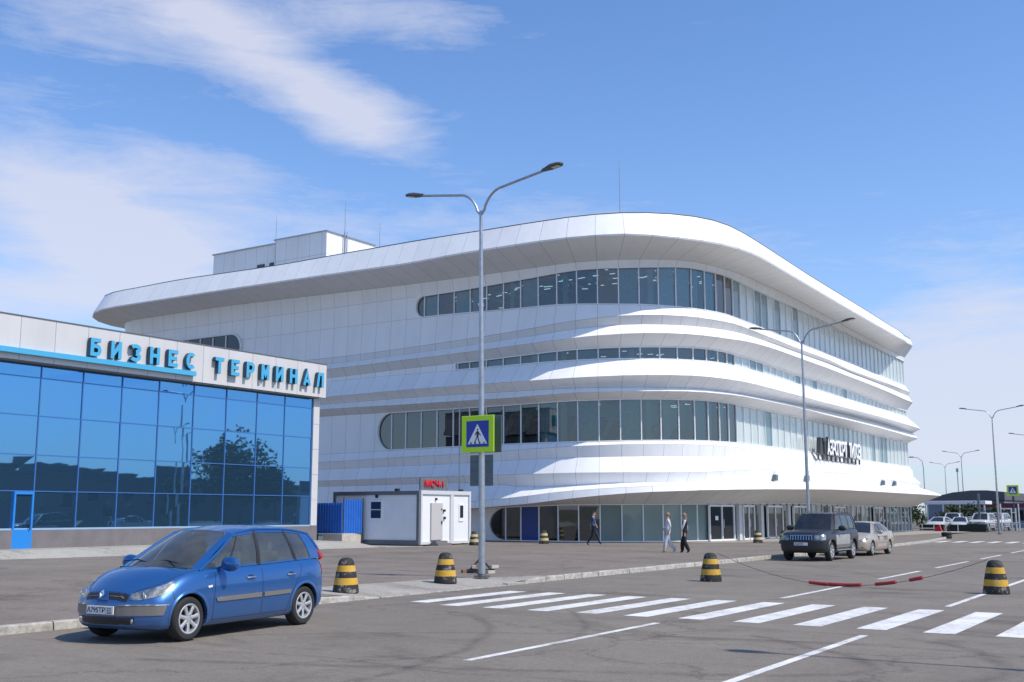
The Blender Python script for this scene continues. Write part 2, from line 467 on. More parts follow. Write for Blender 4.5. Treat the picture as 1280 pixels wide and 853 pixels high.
def cladding(name, c, seam_w=.016, var=.03, rough=.42, pitch=1.28, tilt=True):
    """white aluminium cassettes: joints come from the uv (u = metres along, v = metres across)"""
    t = NT(name); uv = t.coord('UV'); s = t.new('ShaderNodeSeparateXYZ'); t.link(uv, s.inputs[0])
    u = t.math('DIVIDE', s.outputs[0], pitch)
    fr = t.math('FRACT', u); d = t.math('MULTIPLY', t.math('MINIMUM', fr, t.math('SUBTRACT', 1.0, fr)), pitch)
    j1 = t.math('LESS_THAN', d, seam_w * .5)
    vm = t.math('SUBTRACT', s.outputs[1], t.math('MULTIPLY', t.math('FLOOR', t.math('DIVIDE', t.math('ADD', s.outputs[1], 1.0), 50.0)), 50.0))
    j2 = t.math('LESS_THAN', t.math('ABSOLUTE', vm), seam_w)
    j = t.math('MAXIMUM', j1, j2)
    cell = t.new('ShaderNodeCombineXYZ'); t.link(t.math('FLOOR', u), cell.inputs[0]); t.link(t.math('FLOOR', t.math('DIVIDE', t.math('ADD', s.outputs[1], 1.0), 50.0)), cell.inputs[1])
    w = t.new('ShaderNodeTexWhiteNoise'); t.link(cell.outputs[0], w.inputs['Vector'])
    tone = t.ramp(w.outputs['Value'], [(0, tuple(x * (1 - var) for x in c)), (1, tuple(min(1, x * (1 + var * .4)) for x in c))])
    dirt = t.ramp(t.noise(.9, 9, .75, t.coord(), (1.4, 1.4, .35)), [(.3, (.93, .925, .91)), (.55, (1, 1, 1))])
    tone = t.mix(1.0, tone, dirt, 'MULTIPLY')
    t.link(t.mix(j, tone, (.26, .27, .29)), t.p.inputs['Base Color'])
    t.p.inputs['Roughness'].default_value = rough
    if tilt:
        geo = t.new('ShaderNodeNewGeometry'); sub = t.new('ShaderNodeVectorMath'); sub.operation = 'SUBTRACT'; t.link(w.outputs['Color'], sub.inputs[0]); sub.inputs[1].default_value = (.5, .5, .5)
        sc_ = t.new('ShaderNodeVectorMath'); sc_.operation = 'SCALE'; sc_.inputs['Scale'].default_value = .014; t.link(sub.outputs[0], sc_.inputs[0])
        ad = t.new('ShaderNodeVectorMath'); ad.operation = 'ADD'; t.link(geo.outputs['Normal'], ad.inputs[0]); t.link(sc_.outputs[0], ad.inputs[1])
        nm = t.new('ShaderNodeVectorMath'); nm.operation = 'NORMALIZE'; t.link(ad.outputs[0], nm.inputs[0])
        t.link(nm.outputs[0], t.p.inputs['Normal'])
    return t.m


M['clad'] = cladding('white_cladding', (.86, .86, .86))
M['clad_flat'] = mat('white_panel_plain', (.78, .79, .80), .45, var=.03)
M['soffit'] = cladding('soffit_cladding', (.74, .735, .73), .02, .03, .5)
M['trim'] = mat('white_trim', (.82, .83, .84), .35)
M['coping'] = mat('grey_coping', (.12, .125, .13), .5)
M['steel'] = mat('galvanised_steel', (.42, .44, .46), .42, .75, .15, 8)
M['dark_steel'] = mat('dark_grey_steel', (.09, .095, .10), .45, .3, .1, 6)
M['black'] = mat('black_plastic', (.018, .018, .02), .5)
M['rubber'] = mat('tyre_rubber', (.022, .022, .022), .85, bump=.3, bscale=60)
M['chrome'] = mat('chrome', (.72, .73, .74), .12, 1.0)


def glass_mat(name, base, rough=.03, ior=1.6, spec=.5, var=.1, tint_low=None):
    t = NT(name)
    f = t.noise(.7, 3, .5, t.coord(), (1, 1, .35))
    a = tuple(x * (1 - var) for x in base); b = tuple(min(1, x * (1 + var)) for x in base)
    t.link(t.ramp(f, [(.3, a), (.7, b)]), t.p.inputs['Base Color'])
    t.p.inputs['Roughness'].default_value = .45
    t.p.inputs['Coat Weight'].default_value = 1.0; t.p.inputs['Coat IOR'].default_value = ior; t.p.inputs['Coat Roughness'].default_value = rough
    t.p.inputs['Specular IOR Level'].default_value = .1
    return t.m


M['g_curtain'] = glass_mat('glass_over_pale_blind', (.52, .58, .56), .02, 1.7)
M['g_curtain2'] = glass_mat('glass_over_teal_blind', (.13, .23, .25), .02, 1.7)
M['g_frost'] = glass_mat('glass_over_green_film', (.22, .29, .26), .04, 1.5, var=.06)
M['g_frost2'] = glass_mat('glass_over_green_film_dark', (.15, .205, .19), .04, 1.5, var=.06)
M['g_blue'] = glass_mat('glass_over_blue_panel', (.015, .05, .22), .04, 1.5)
M['g_dark'] = glass_mat('dark_glass', (.012, .018, .022), .02, 1.6)


def clear_glass(name, tint, refl=1.0):
    m = bpy.data.materials.new(name); m.use_nodes = True; n, l = m.node_tree.nodes, m.node_tree.links; n.clear()
    o = n.new('ShaderNodeOutputMaterial'); mx = n.new('ShaderNodeMixShader'); tr = n.new('ShaderNodeBsdfTransparent'); gl = n.new('ShaderNodeBsdfGlossy')
    tr.inputs[0].default_value = (*tint, 1); gl.inputs['Roughness'].default_value = .015; gl.inputs[0].default_value = (.95, .98, 1, 1)
    fr = n.new('ShaderNodeFresnel'); fr.inputs[0].default_value = 1.55 * refl
    l.new(fr.outputs[0], mx.inputs[0]); l.new(tr.outputs[0], mx.inputs[1]); l.new(gl.outputs[0], mx.inputs[2]); l.new(mx.outputs[0], o.inputs[0])
    return m


def dusty_glass(name, tint, dust):
    m = clear_glass(name, tint, 1.1); n, l = m.node_tree.nodes, m.node_tree.links
    o = [x for x in n if x.type == 'OUTPUT_MATERIAL'][0]; src = o.inputs[0].links[0].from_socket
    df = n.new('ShaderNodeBsdfDiffuse'); df.inputs[0].default_value = (.52, .55, .50, 1); mx = n.new('ShaderNodeMixShader')
    nz = n.new('ShaderNodeTexNoise'); nz.inputs['Scale'].default_value = 2.5; nz.inputs['Detail'].default_value = 6; tc = n.new('ShaderNodeTexCoord'); l.new(tc.outputs['Object'], nz.inputs['Vector'])
    mt = n.new('ShaderNodeMath'); mt.operation = 'MULTIPLY'; mt.inputs[1].default_value = dust * 2; l.new(nz.outputs[0], mt.inputs[0])
    l.new(mt.outputs[0], mx.inputs[0]); l.new(src, mx.inputs[1]); l.new(df.outputs[0], mx.inputs[2]); l.new(mx.outputs[0], o.inputs[0]); return m


M['g_clear'] = clear_glass('clear_tinted_glass', (.34, .50, .52), 1.35)
M['car_glass'] = dusty_glass('car_glass', (.82, .90, .86), .085)
M['car_glass_dark'] = dusty_glass('dark_car_glass', (.12, .14, .15), .03)
M['lens'] = clear_glass('lamp_lens', (.85, .88, .88), 1.0)


def mirror_glass(name, c):
    t = NT(name); t.p.inputs['Metallic'].default_value = .89; t.p.inputs['Roughness'].default_value = .015
    t.p.inputs['Base Color'].default_value = (*c, 1)
    t.bump(t.noise(.55, 2, .4), .012, .2)
    return t.m


M['blue_glass'] = mirror_glass('blue_mirror_glass', (.125, .315, .55))
M['blue_frame'] = mat('blue_aluminium', (.05, .16, .42), .4, .2)
M['dark_frame'] = mat('dark_blue_gasket', (.02, .04, .09), .5)
M['light_blue'] = mat('light_blue_sign_paint', (.06, .38, .62), .4, coat=.2)
M['sheet_blue'] = mat('blue_corrugated_sheet', (.02, .13, .50), .45, .0, .1, 3)
t = NT('grey_white_cassette'); M['cassette'] = cladding('pale_cassette', (.60, .59, .585), .028, .04, .5, 1.545, tilt=False)
M['plinth'] = mat('taupe_plinth', (.17, .155, .16), .8, var=.12, vscale=2)
M['concrete'] = mat('pale_concrete', (.46, .43, .37), .9, var=.15, vscale=3, bump=.3)
M['kiosk_wall'] = mat('white_sandwich_panel', (.76, .77, .78), .5, var=.04, vscale=1.5)
M['kiosk_frame'] = mat('grey_steel_frame', (.13, .145, .165), .5, var=.1)
M['kiosk_light'] = mat('pale_grey_frame', (.58, .59, .60), .5)
M['door_grey'] = mat('beige_grey_door', (.50, .48, .47), .5)
M['red'] = mat('red_sign_paint', (.62, .02, .035), .4)
M['red_tube'] = mat('faded_red_tube', (.36, .035, .04), .6, var=.2, vscale=8)
M['maroon'] = mat('maroon_cladding', (.16, .018, .035), .6, var=.1)
M['slate'] = mat('slate_blue_cladding', (.16, .20, .27), .6, var=.15, vscale=.5)
M['dark_roof'] = mat('dark_grey_roofing', (.10, .105, .11), .7, var=.1)
M['brick'] = mat('brown_brick', (.28, .13, .085), .9, var=.3, vscale=9)
M['sign_yellow'] = mat('fluorescent_yellow_green', (.52, .80, .02), .45)
M['sign_blue'] = mat('sign_blue', (.008, .035, .33), .35)
M['sign_white'] = mat('sign_white', (.82, .83, .85), .4)
M['sign_back'] = mat('grey_sign_back', (.13, .17, .19), .55, .3, .12, 3)
M['beam'] = mat('pale_yellow_beam', (.62, .64, .42), .6)
M['inner'] = mat('interior_wall', (.20, .25, .28), .9, var=.45, vscale=.4)
M['inner_floor'] = mat('interior_floor', (.18, .17, .16), .7)
M['bronze_dark'] = mat('dark_brick_building', (.16, .13, .12), .9, var=.2)
M['leaf'] = mat('dark_foliage', (.035, .06, .022), .85, var=.45, vscale=1.5)
M['bark'] = mat('bark', (.09, .07, .05), .95, var=.2)

M['blind'] = mat('teal_grey_blind', (.66, .82, .82), .8, var=.12, vscale=6)
t = NT('ceiling_lamp_lit'); t.p.inputs['Emission Color'].default_value = (.9, 1, 1, 1); t.p.inputs['Emission Strength'].default_value = .9; M['lit'] = t.m
# plan of the white terminal (x, y) and its rails: offset from the plan and height at every plan point
BASE=[(-77.50,60.90),(-77.35,59.74),(-76.90,58.65),(-76.18,57.72),(-75.25,57.00),(-74.16,56.55),(-73.00,56.40),(-71.79,56.40),(-70.58,56.40),(-69.37,56.40),(-68.16,56.40),(-66.95,56.40),(-65.74,56.40),(-64.53,56.40),(-63.32,56.40),(-62.11,56.40),(-60.90,56.40),(-59.69,56.40),(-58.48,56.40),(-57.27,56.40),(-56.06,56.40),(-54.85,56.40),(-53.65,56.40),(-52.44,56.40),(-51.23,56.40),(-50.02,56.40),(-48.81,56.40),(-47.60,56.40),(-46.39,56.40),(-45.18,56.40),(-43.97,56.40),(-42.76,56.40),(-41.55,56.40),(-40.34,56.40),(-39.13,56.40),(-37.92,56.40),(-36.71,56.40),(-35.50,56.40),(-34.81,56.42),(-34.19,56.48),(-33.60,56.58),(-33.03,56.71),(-32.47,56.88),(-31.94,57.10),(-31.43,57.34),(-30.93,57.63),(-30.46,57.95),(-30.02,58.30),(-29.59,58.68),(-29.20,59.10),(-28.83,59.55),(-28.49,60.02),(-28.17,60.53),(-27.89,61.06),(-27.64,61.61),(-27.42,62.19),(-27.23,62.79),(-27.08,63.41),(-26.96,64.06),(-26.87,64.73),(-26.82,65.42),(-26.80,66.20),(-26.80,67.28),(-26.80,68.35),(-26.80,69.43),(-26.80,70.50),(-26.80,71.58),(-26.80,72.65),(-26.80,73.73),(-26.80,74.80),(-26.80,75.88),(-26.80,76.96),(-26.80,78.03),(-26.80,79.11),(-26.80,80.18),(-26.80,81.26),(-26.80,82.33),(-26.80,83.41),(-26.80,84.49),(-26.80,85.56),(-26.80,86.64),(-26.80,87.71),(-26.80,88.79),(-26.80,89.86),(-26.80,90.94),(-26.80,92.01),(-26.80,93.09),(-26.80,94.17),(-26.80,95.24),(-26.80,96.32),(-26.80,97.39),(-26.80,98.47),(-26.80,99.54),(-26.80,100.62),(-26.80,101.70),(-26.80,102.77),(-26.80,103.85),(-26.80,104.92),(-26.80,106.00),(-26.80,107.07),(-26.80,108.15),(-26.80,109.22),(-26.80,110.30),(-26.95,111.23),(-27.37,112.06),(-28.04,112.73),(-28.87,113.15),(-29.80,113.30)]
RAILS={
 'R0':([1.9,1.9,1.9,1.9,1.9,1.9,1.9,1.9,1.9,1.9,1.9,1.9,1.9,1.9,1.9,1.9,1.9,1.9,1.9,1.9,1.9,1.9,1.9,1.9,1.9,1.9,1.9,1.9,1.9,1.9,1.9,1.9,1.9,1.9,1.9,1.9,1.9,1.9,1.9,1.9,1.9,1.9,1.9,1.9,1.9,1.9,1.9,1.89,1.89,1.89,1.89,1.88,1.88,1.88,1.88,1.87,1.87,1.87,1.86,1.86,1.86,1.85,1.85,1.84,1.84,1.84,1.83,1.83,1.82,1.82,1.81,1.81,1.8,1.8,1.8,1.8,1.8,1.8,1.8,1.8,1.8,1.8,1.8,1.8,1.8,1.8,1.8,1.8,1.8,1.8,1.8,1.8,1.8,1.8,1.74,1.57,1.39,1.22,1.05,0.88,0.71,0.68,0.68,0.68,0.68,0.68,0.68,0.68],
  [19.22,19.22,19.22,19.22,19.22,19.22,19.22,19.22,19.23,19.25,19.27,19.29,19.29,19.28,19.26,19.23,19.21,19.19,19.16,19.14,19.13,19.12,19.13,19.14,19.15,19.16,19.17,19.17,19.18,19.19,19.19,19.19,19.18,19.17,19.15,19.13,19.12,19.11,19.11,19.12,19.14,19.18,19.22,19.26,19.3,19.34,19.38,19.41,19.43,19.45,19.47,19.49,19.51,19.52,19.52,19.5,19.47,19.41,19.34,19.27,19.22,19.18,19.15,19.12,19.08,19.04,19,18.97,18.93,18.89,18.85,18.82,18.79,18.76,18.74,18.71,18.68,18.66,18.63,18.6,18.58,18.55,18.52,18.5,18.47,18.44,18.4,18.37,18.34,18.3,18.27,18.24,18.21,18.2,18.23,18.29,18.38,18.48,18.57,18.64,18.69,18.71,18.72,18.74,18.74,18.74,18.74,18.74]),
 'R1':([2.7,2.7,2.7,2.7,2.7,2.7,2.7,2.7,2.7,2.7,2.7,2.7,2.7,2.7,2.7,2.7,2.7,2.7,2.7,2.7,2.7,2.7,2.7,2.7,2.7,2.7,2.69,2.68,2.68,2.67,2.67,2.66,2.65,2.65,2.64,2.64,2.63,2.62,2.62,2.62,2.61,2.61,2.61,2.61,2.6,2.6,2.59,2.59,2.58,2.58,2.57,2.57,2.56,2.56,2.55,2.55,2.54,2.53,2.53,2.52,2.52,2.51,2.5,2.49,2.48,2.47,2.46,2.45,2.44,2.43,2.42,2.41,2.4,2.4,2.4,2.4,2.4,2.4,2.4,2.4,2.4,2.4,2.4,2.4,2.4,2.4,2.4,2.4,2.4,2.4,2.4,2.4,2.4,2.4,2.32,2.09,1.86,1.63,1.4,1.17,0.94,0.91,0.91,0.91,0.91,0.91,0.91,0.91],
  [17.76,17.76,17.76,17.76,17.76,17.76,17.76,17.76,17.76,17.76,17.75,17.75,17.75,17.74,17.74,17.74,17.73,17.73,17.72,17.71,17.7,17.69,17.68,17.67,17.66,17.65,17.63,17.62,17.61,17.59,17.58,17.59,17.62,17.66,17.68,17.69,17.69,17.69,17.7,17.71,17.73,17.76,17.79,17.82,17.85,17.88,17.91,17.92,17.91,17.89,17.88,17.88,17.88,17.87,17.88,17.88,17.88,17.87,17.85,17.84,17.83,17.81,17.79,17.77,17.75,17.73,17.72,17.7,17.68,17.66,17.64,17.62,17.6,17.57,17.55,17.52,17.5,17.47,17.45,17.42,17.4,17.38,17.36,17.34,17.32,17.3,17.28,17.26,17.24,17.22,17.2,17.18,17.17,17.19,17.25,17.35,17.48,17.62,17.76,17.89,17.98,18.03,18.05,18.05,18.05,18.05,18.05,18.05]),
 'R2':([0.15,0.15,0.15,0.15,0.15,0.15,0.15,0.15,0.15,0.15,0.15,0.15,0.15,0.15,0.15,0.15,0.15,0.15,0.15,0.15,0.15,0.15,0.15,0.15,0.15,0.15,0.15,0.15,0.15,0.15,0.15,0.15,0.15,0.15,0.15,0.15,0.15,0.15,0.15,0.15,0.15,0.15,0.15,0.15,0.15,0.15,0.15,0.15,0.15,0.15,0.15,0.15,0.15,0.15,0.15,0.15,0.15,0.15,0.15,0.15,0.15,0.15,0.15,0.15,0.15,0.15,0.15,0.15,0.15,0.15,0.15,0.15,0.15,0.15,0.15,0.15,0.15,0.15,0.15,0.15,0.15,0.15,0.15,0.15,0.15,0.15,0.15,0.15,0.15,0.15,0.15,0.15,0.15,0.15,0.14,0.13,0.12,0.1,0.09,0.07,0.06,0.06,0.06,0.06,0.06,0.06,0.06,0.06],
  [17.17,17.17,17.17,17.17,17.17,17.17,17.17,17.17,17.17,17.18,17.18,17.18,17.18,17.19,17.19,17.18,17.16,17.14,17.12,17.09,17.06,17.04,17.01,16.98,16.96,16.93,16.91,16.88,16.86,16.84,16.82,16.81,16.79,16.78,16.78,16.77,16.76,16.76,16.77,16.78,16.81,16.83,16.85,16.87,16.88,16.9,16.93,16.96,16.99,17.03,17.06,17.1,17.14,17.18,17.22,17.23,17.24,17.24,17.25,17.27,17.3,17.35,17.41,17.45,17.48,17.49,17.5,17.51,17.52,17.53,17.53,17.53,17.52,17.5,17.48,17.45,17.42,17.39,17.37,17.34,17.31,17.28,17.26,17.23,17.21,17.18,17.15,17.13,17.1,17.08,17.05,17.02,17,16.97,16.95,16.93,16.92,16.9,16.88,16.87,16.87,16.87,16.87,16.87,16.86,16.86,16.85,16.85]),
 'g4t':([0,0,0,0,0,0,0,0,0,0,0,0,0,0,0,0,0,0,0,0,0,0,0,0,0,0,0,0,0,0,0,0,0,0,0,0,0,0,0,0,0,0,0,0,0,0,0,0,0,0,0,0,0,0,0,0,0,0,0,0,0,0,0,0,0,0,0,0,0,0,0,0,0,0,0,0,0,0,0,0,0,0,0,0,0,0,0,0,0,0,0,0,0,0,0,0,0,0,0,0,0,0,0,0,0,0,0,0],
  [15.97,15.97,15.97,15.97,15.97,15.97,15.97,15.97,15.97,15.97,15.97,15.97,15.97,15.97,15.97,15.97,15.97,15.97,15.97,15.97,15.97,15.97,15.97,15.97,15.97,15.97,15.97,15.97,15.97,15.97,15.97,15.99,16.01,16.05,16.09,16.14,16.18,16.22,16.26,16.31,16.35,16.4,16.43,16.45,16.46,16.47,16.49,16.52,16.55,16.59,16.64,16.69,16.75,16.81,16.86,16.88,16.89,16.9,16.92,16.95,16.98,16.99,17,16.99,16.98,16.97,16.95,16.94,16.93,16.93,16.94,16.95,16.96,16.97,16.98,16.98,16.98,16.97,16.96,16.94,16.92,16.91,16.89,16.87,16.85,16.83,16.81,16.79,16.77,16.75,16.73,16.71,16.69,16.67,16.65,16.63,16.61,16.59,16.58,16.56,16.56,16.55,16.55,16.55,16.55,16.55,16.54,16.53]),
 'g4b':([0,0,0,0,0,0,0,0,0,0,0,0,0,0,0,0,0,0,0,0,0,0,0,0,0,0,0,0,0,0,0,0,0,0,0,0,0,0,0,0,0,0,0,0,0,0,0,0,0,0,0,0,0,0,0,0,0,0,0,0,0,0,0,0,0,0,0,0,0,0,0,0,0,0,0,0,0,0,0,0,0,0,0,0,0,0,0,0,0,0,0,0,0,0,0,0,0,0,0,0,0,0,0,0,0,0,0,0],
  [14.52,14.52,14.52,14.52,14.52,14.52,14.52,14.52,14.52,14.52,14.52,14.52,14.52,14.52,14.52,14.52,14.52,14.52,14.52,14.52,14.52,14.52,14.52,14.52,14.52,14.52,14.52,14.52,14.52,14.52,14.51,14.5,14.47,14.43,14.39,14.35,14.32,14.3,14.3,14.29,14.28,14.26,14.24,14.22,14.2,14.19,14.19,14.2,14.21,14.21,14.21,14.22,14.23,14.24,14.25,14.26,14.28,14.3,14.32,14.34,14.37,14.38,14.38,14.38,14.38,14.38,14.37,14.36,14.35,14.34,14.33,14.32,14.31,14.3,14.29,14.28,14.28,14.28,14.28,14.29,14.3,14.3,14.31,14.31,14.32,14.32,14.31,14.3,14.28,14.26,14.24,14.22,14.2,14.19,14.17,14.15,14.13,14.11,14.1,14.1,14.09,14.09,14.09,14.09,14.09,14.09,14.09,14.08]),
 'A1':([0.1,0.1,0.1,0.1,0.1,0.1,0.1,0.1,0.1,0.1,0.1,0.1,0.1,0.1,0.1,0.1,0.1,0.1,0.1,0.1,0.1,0.1,0.1,0.1,0.1,0.11,0.13,0.15,0.18,0.2,0.22,0.24,0.26,0.28,0.3,0.32,0.35,0.37,0.38,0.39,0.4,0.41,0.42,0.43,0.44,0.45,0.45,0.46,0.46,0.47,0.47,0.47,0.48,0.48,0.49,0.49,0.49,0.5,0.5,0.51,0.51,0.52,0.53,0.53,0.54,0.55,0.55,0.56,0.57,0.58,0.58,0.59,0.6,0.6,0.6,0.6,0.6,0.6,0.6,0.6,0.6,0.6,0.6,0.6,0.6,0.6,0.6,0.6,0.6,0.6,0.6,0.6,0.6,0.6,0.59,0.56,0.52,0.49,0.46,0.43,0.39,0.39,0.39,0.39,0.39,0.39,0.39,0.39],
  [12.45,12.45,12.45,12.45,12.45,12.45,12.45,12.45,12.45,12.45,12.45,12.45,12.45,12.45,12.45,12.45,12.45,12.45,12.45,12.45,12.45,12.45,12.45,12.46,12.46,12.47,12.49,12.51,12.54,12.58,12.61,12.65,12.69,12.73,12.77,12.82,12.88,12.94,13,13.05,13.12,13.18,13.24,13.29,13.34,13.39,13.44,13.48,13.51,13.54,13.57,13.59,13.61,13.63,13.64,13.66,13.66,13.67,13.69,13.71,13.74,13.76,13.76,13.75,13.74,13.72,13.71,13.69,13.68,13.66,13.64,13.63,13.62,13.61,13.61,13.62,13.62,13.62,13.61,13.59,13.56,13.51,13.46,13.43,13.41,13.41,13.41,13.41,13.41,13.41,13.41,13.4,13.4,13.41,13.41,13.42,13.43,13.44,13.45,13.45,13.45,13.45,13.45,13.45,13.46,13.47,13.48,13.5]),
 'A2':([0.1,0.1,0.1,0.1,0.1,0.1,0.1,0.1,0.1,0.1,0.1,0.1,0.1,0.1,0.1,0.1,0.1,0.1,0.1,0.1,0.1,0.1,0.1,0.1,0.1,0.1,0.11,0.12,0.12,0.13,0.13,0.14,0.15,0.15,0.16,0.16,0.17,0.18,0.18,0.18,0.19,0.19,0.19,0.19,0.2,0.2,0.2,0.21,0.21,0.22,0.22,0.22,0.23,0.23,0.24,0.24,0.24,0.25,0.25,0.26,0.26,0.27,0.28,0.28,0.29,0.3,0.3,0.31,0.32,0.33,0.33,0.34,0.35,0.35,0.35,0.35,0.35,0.35,0.35,0.35,0.35,0.35,0.35,0.35,0.35,0.35,0.35,0.35,0.35,0.35,0.35,0.35,0.35,0.35,0.34,0.32,0.31,0.29,0.27,0.25,0.23,0.23,0.23,0.23,0.23,0.23,0.23,0.23],
  [12.04,12.04,12.04,12.04,12.04,12.04,12.04,12.04,12.04,12.04,12.04,12.04,12.04,12.04,12.04,12.04,12.04,12.04,12.04,12.04,12.04,12.04,12.04,12.04,12.04,12.05,12.07,12.09,12.12,12.16,12.19,12.23,12.27,12.31,12.36,12.41,12.46,12.5,12.55,12.6,12.64,12.7,12.75,12.79,12.84,12.89,12.93,12.96,12.99,13.01,13.03,13.05,13.07,13.1,13.13,13.15,13.18,13.19,13.22,13.25,13.29,13.33,13.38,13.41,13.43,13.44,13.45,13.45,13.45,13.44,13.43,13.43,13.42,13.42,13.42,13.42,13.42,13.42,13.43,13.42,13.41,13.39,13.36,13.34,13.32,13.3,13.3,13.29,13.28,13.27,13.26,13.25,13.24,13.22,13.2,13.18,13.16,13.14,13.12,13.1,13.09,13.08,13.08,13.08,13.08,13.08,13.08,13.08]),
 'A3':([0.45,0.45,0.45,0.45,0.45,0.45,0.45,0.45,0.45,0.45,0.45,0.45,0.45,0.45,0.45,0.45,0.45,0.45,0.45,0.45,0.45,0.45,0.45,0.45,0.45,0.46,0.48,0.5,0.53,0.55,0.57,0.59,0.61,0.63,0.65,0.67,0.7,0.72,0.73,0.74,0.75,0.76,0.77,0.78,0.79,0.8,0.8,0.81,0.81,0.82,0.82,0.82,0.83,0.83,0.84,0.84,0.84,0.85,0.85,0.86,0.86,0.87,0.88,0.88,0.89,0.9,0.9,0.91,0.92,0.93,0.93,0.94,0.95,0.95,0.95,0.95,0.95,0.95,0.95,0.95,0.95,0.95,0.95,0.95,0.95,0.95,0.95,0.95,0.95,0.95,0.95,0.95,0.95,0.95,0.93,0.88,0.83,0.78,0.73,0.68,0.62,0.62,0.62,0.62,0.62,0.62,0.62,0.62],
  [11.62,11.62,11.62,11.62,11.62,11.62,11.62,11.62,11.62,11.62,11.62,11.62,11.62,11.62,11.62,11.62,11.62,11.62,11.62,11.62,11.62,11.62,11.62,11.62,11.62,11.64,11.65,11.68,11.7,11.72,11.74,11.76,11.79,11.82,11.85,11.88,11.92,11.95,11.98,12.01,12.05,12.09,12.13,12.17,12.21,12.25,12.29,12.33,12.36,12.39,12.41,12.44,12.46,12.47,12.49,12.5,12.51,12.53,12.55,12.58,12.63,12.68,12.74,12.78,12.81,12.83,12.84,12.84,12.84,12.82,12.81,12.8,12.79,12.79,12.78,12.77,12.77,12.76,12.75,12.73,12.72,12.7,12.69,12.67,12.66,12.65,12.63,12.62,12.61,12.59,12.57,12.55,12.52,12.5,12.48,12.47,12.46,12.45,12.45,12.44,12.44,12.44,12.44,12.44,12.44,12.44,12.44,12.44]),
 'g3t':([0.05,0.05,0.05,0.05,0.05,0.05,0.05,0.05,0.05,0.05,0.05,0.05,0.05,0.05,0.05,0.05,0.05,0.05,0.05,0.05,0.05,0.05,0.05,0.05,0.05,0.05,0.05,0.04,0.04,0.04,0.03,0.03,0.03,0.02,0.02,0.02,0.01,0.01,0.01,0.01,0.01,0.01,0,0,0,0,0,0,0,0,0,0,0,0,0,0,0,0,0,0,0,0,0,0,0,0,0,0,0,0,0,0,0,0,0,0,0,0,0,0,0,0,0,0,0,0,0,0,0,0,0,0,0,0,0,0,0,0,0,0,0,0,0,0,0,0,0,0],
  [11.08,11.08,11.08,11.08,11.08,11.08,11.08,11.08,11.08,11.08,11.08,11.08,11.08,11.08,11.08,11.08,11.08,11.08,11.08,11.08,11.08,11.08,11.08,11.08,11.08,11.1,11.14,11.17,11.21,11.23,11.25,11.27,11.29,11.32,11.34,11.38,11.41,11.44,11.47,11.49,11.52,11.54,11.56,11.58,11.6,11.62,11.64,11.66,11.68,11.71,11.73,11.76,11.79,11.82,11.85,11.88,11.9,11.93,11.94,11.96,11.97,11.99,11.99,12,12.01,12,11.99,11.98,11.96,11.94,11.92,11.91,11.89,11.88,11.88,11.89,11.9,11.91,11.92,11.93,11.93,11.94,11.95,11.95,11.95,11.94,11.92,11.9,11.87,11.85,11.82,11.8,11.77,11.75,11.73,11.71,11.7,11.69,11.68,11.67,11.66,11.66,11.66,11.66,11.66,11.65,11.65,11.65]),
 'g3b':([0.05,0.05,0.05,0.05,0.05,0.05,0.05,0.05,0.05,0.05,0.05,0.05,0.05,0.05,0.05,0.05,0.05,0.05,0.05,0.05,0.05,0.05,0.05,0.05,0.05,0.05,0.05,0.04,0.04,0.04,0.03,0.03,0.03,0.02,0.02,0.02,0.01,0.01,0.01,0.01,0.01,0.01,0,0,0,0,0,0,0,0,0,0,0,0,0,0,0,0,0,0,0,0,0,0,0,0,0,0,0,0,0,0,0,0,0,0,0,0,0,0,0,0,0,0,0,0,0,0,0,0,0,0,0,0,0,0,0,0,0,0,0,0,0,0,0,0,0,0],
  [10.81,10.81,10.81,10.81,10.81,10.81,10.81,10.81,10.81,10.81,10.81,10.81,10.81,10.81,10.81,10.81,10.81,10.81,10.81,10.81,10.81,10.81,10.81,10.81,10.82,10.82,10.84,10.85,10.85,10.84,10.83,10.82,10.81,10.81,10.81,10.81,10.82,10.82,10.82,10.82,10.82,10.83,10.84,10.86,10.87,10.88,10.89,10.9,10.91,10.93,10.94,10.96,10.98,11,11.02,11.04,11.07,11.09,11.11,11.13,11.15,11.17,11.19,11.21,11.23,11.23,11.23,11.22,11.22,11.21,11.2,11.19,11.17,11.16,11.15,11.14,11.13,11.13,11.12,11.11,11.11,11.1,11.1,11.09,11.09,11.08,11.08,11.08,11.08,11.08,11.08,11.08,11.07,11.07,11.07,11.06,11.05,11.04,11.04,11.03,11.03,11.03,11.03,11.03,11.03,11.03,11.02,11.02]),
 'B1':([0.7,0.7,0.7,0.7,0.7,0.7,0.7,0.7,0.7,0.7,0.7,0.7,0.7,0.7,0.7,0.7,0.7,0.7,0.7,0.7,0.7,0.7,0.7,0.7,0.7,0.72,0.75,0.79,0.82,0.85,0.89,0.92,0.95,0.99,1.02,1.05,1.09,1.12,1.14,1.15,1.17,1.19,1.2,1.22,1.24,1.25,1.26,1.26,1.27,1.28,1.28,1.29,1.3,1.3,1.31,1.32,1.32,1.33,1.34,1.35,1.35,1.36,1.38,1.39,1.4,1.41,1.42,1.44,1.45,1.46,1.47,1.49,1.5,1.5,1.5,1.5,1.5,1.5,1.5,1.5,1.5,1.5,1.5,1.5,1.5,1.5,1.5,1.5,1.5,1.5,1.5,1.5,1.5,1.5,1.48,1.44,1.39,1.34,1.3,1.25,1.21,1.2,1.2,1.2,1.2,1.2,1.2,1.2],
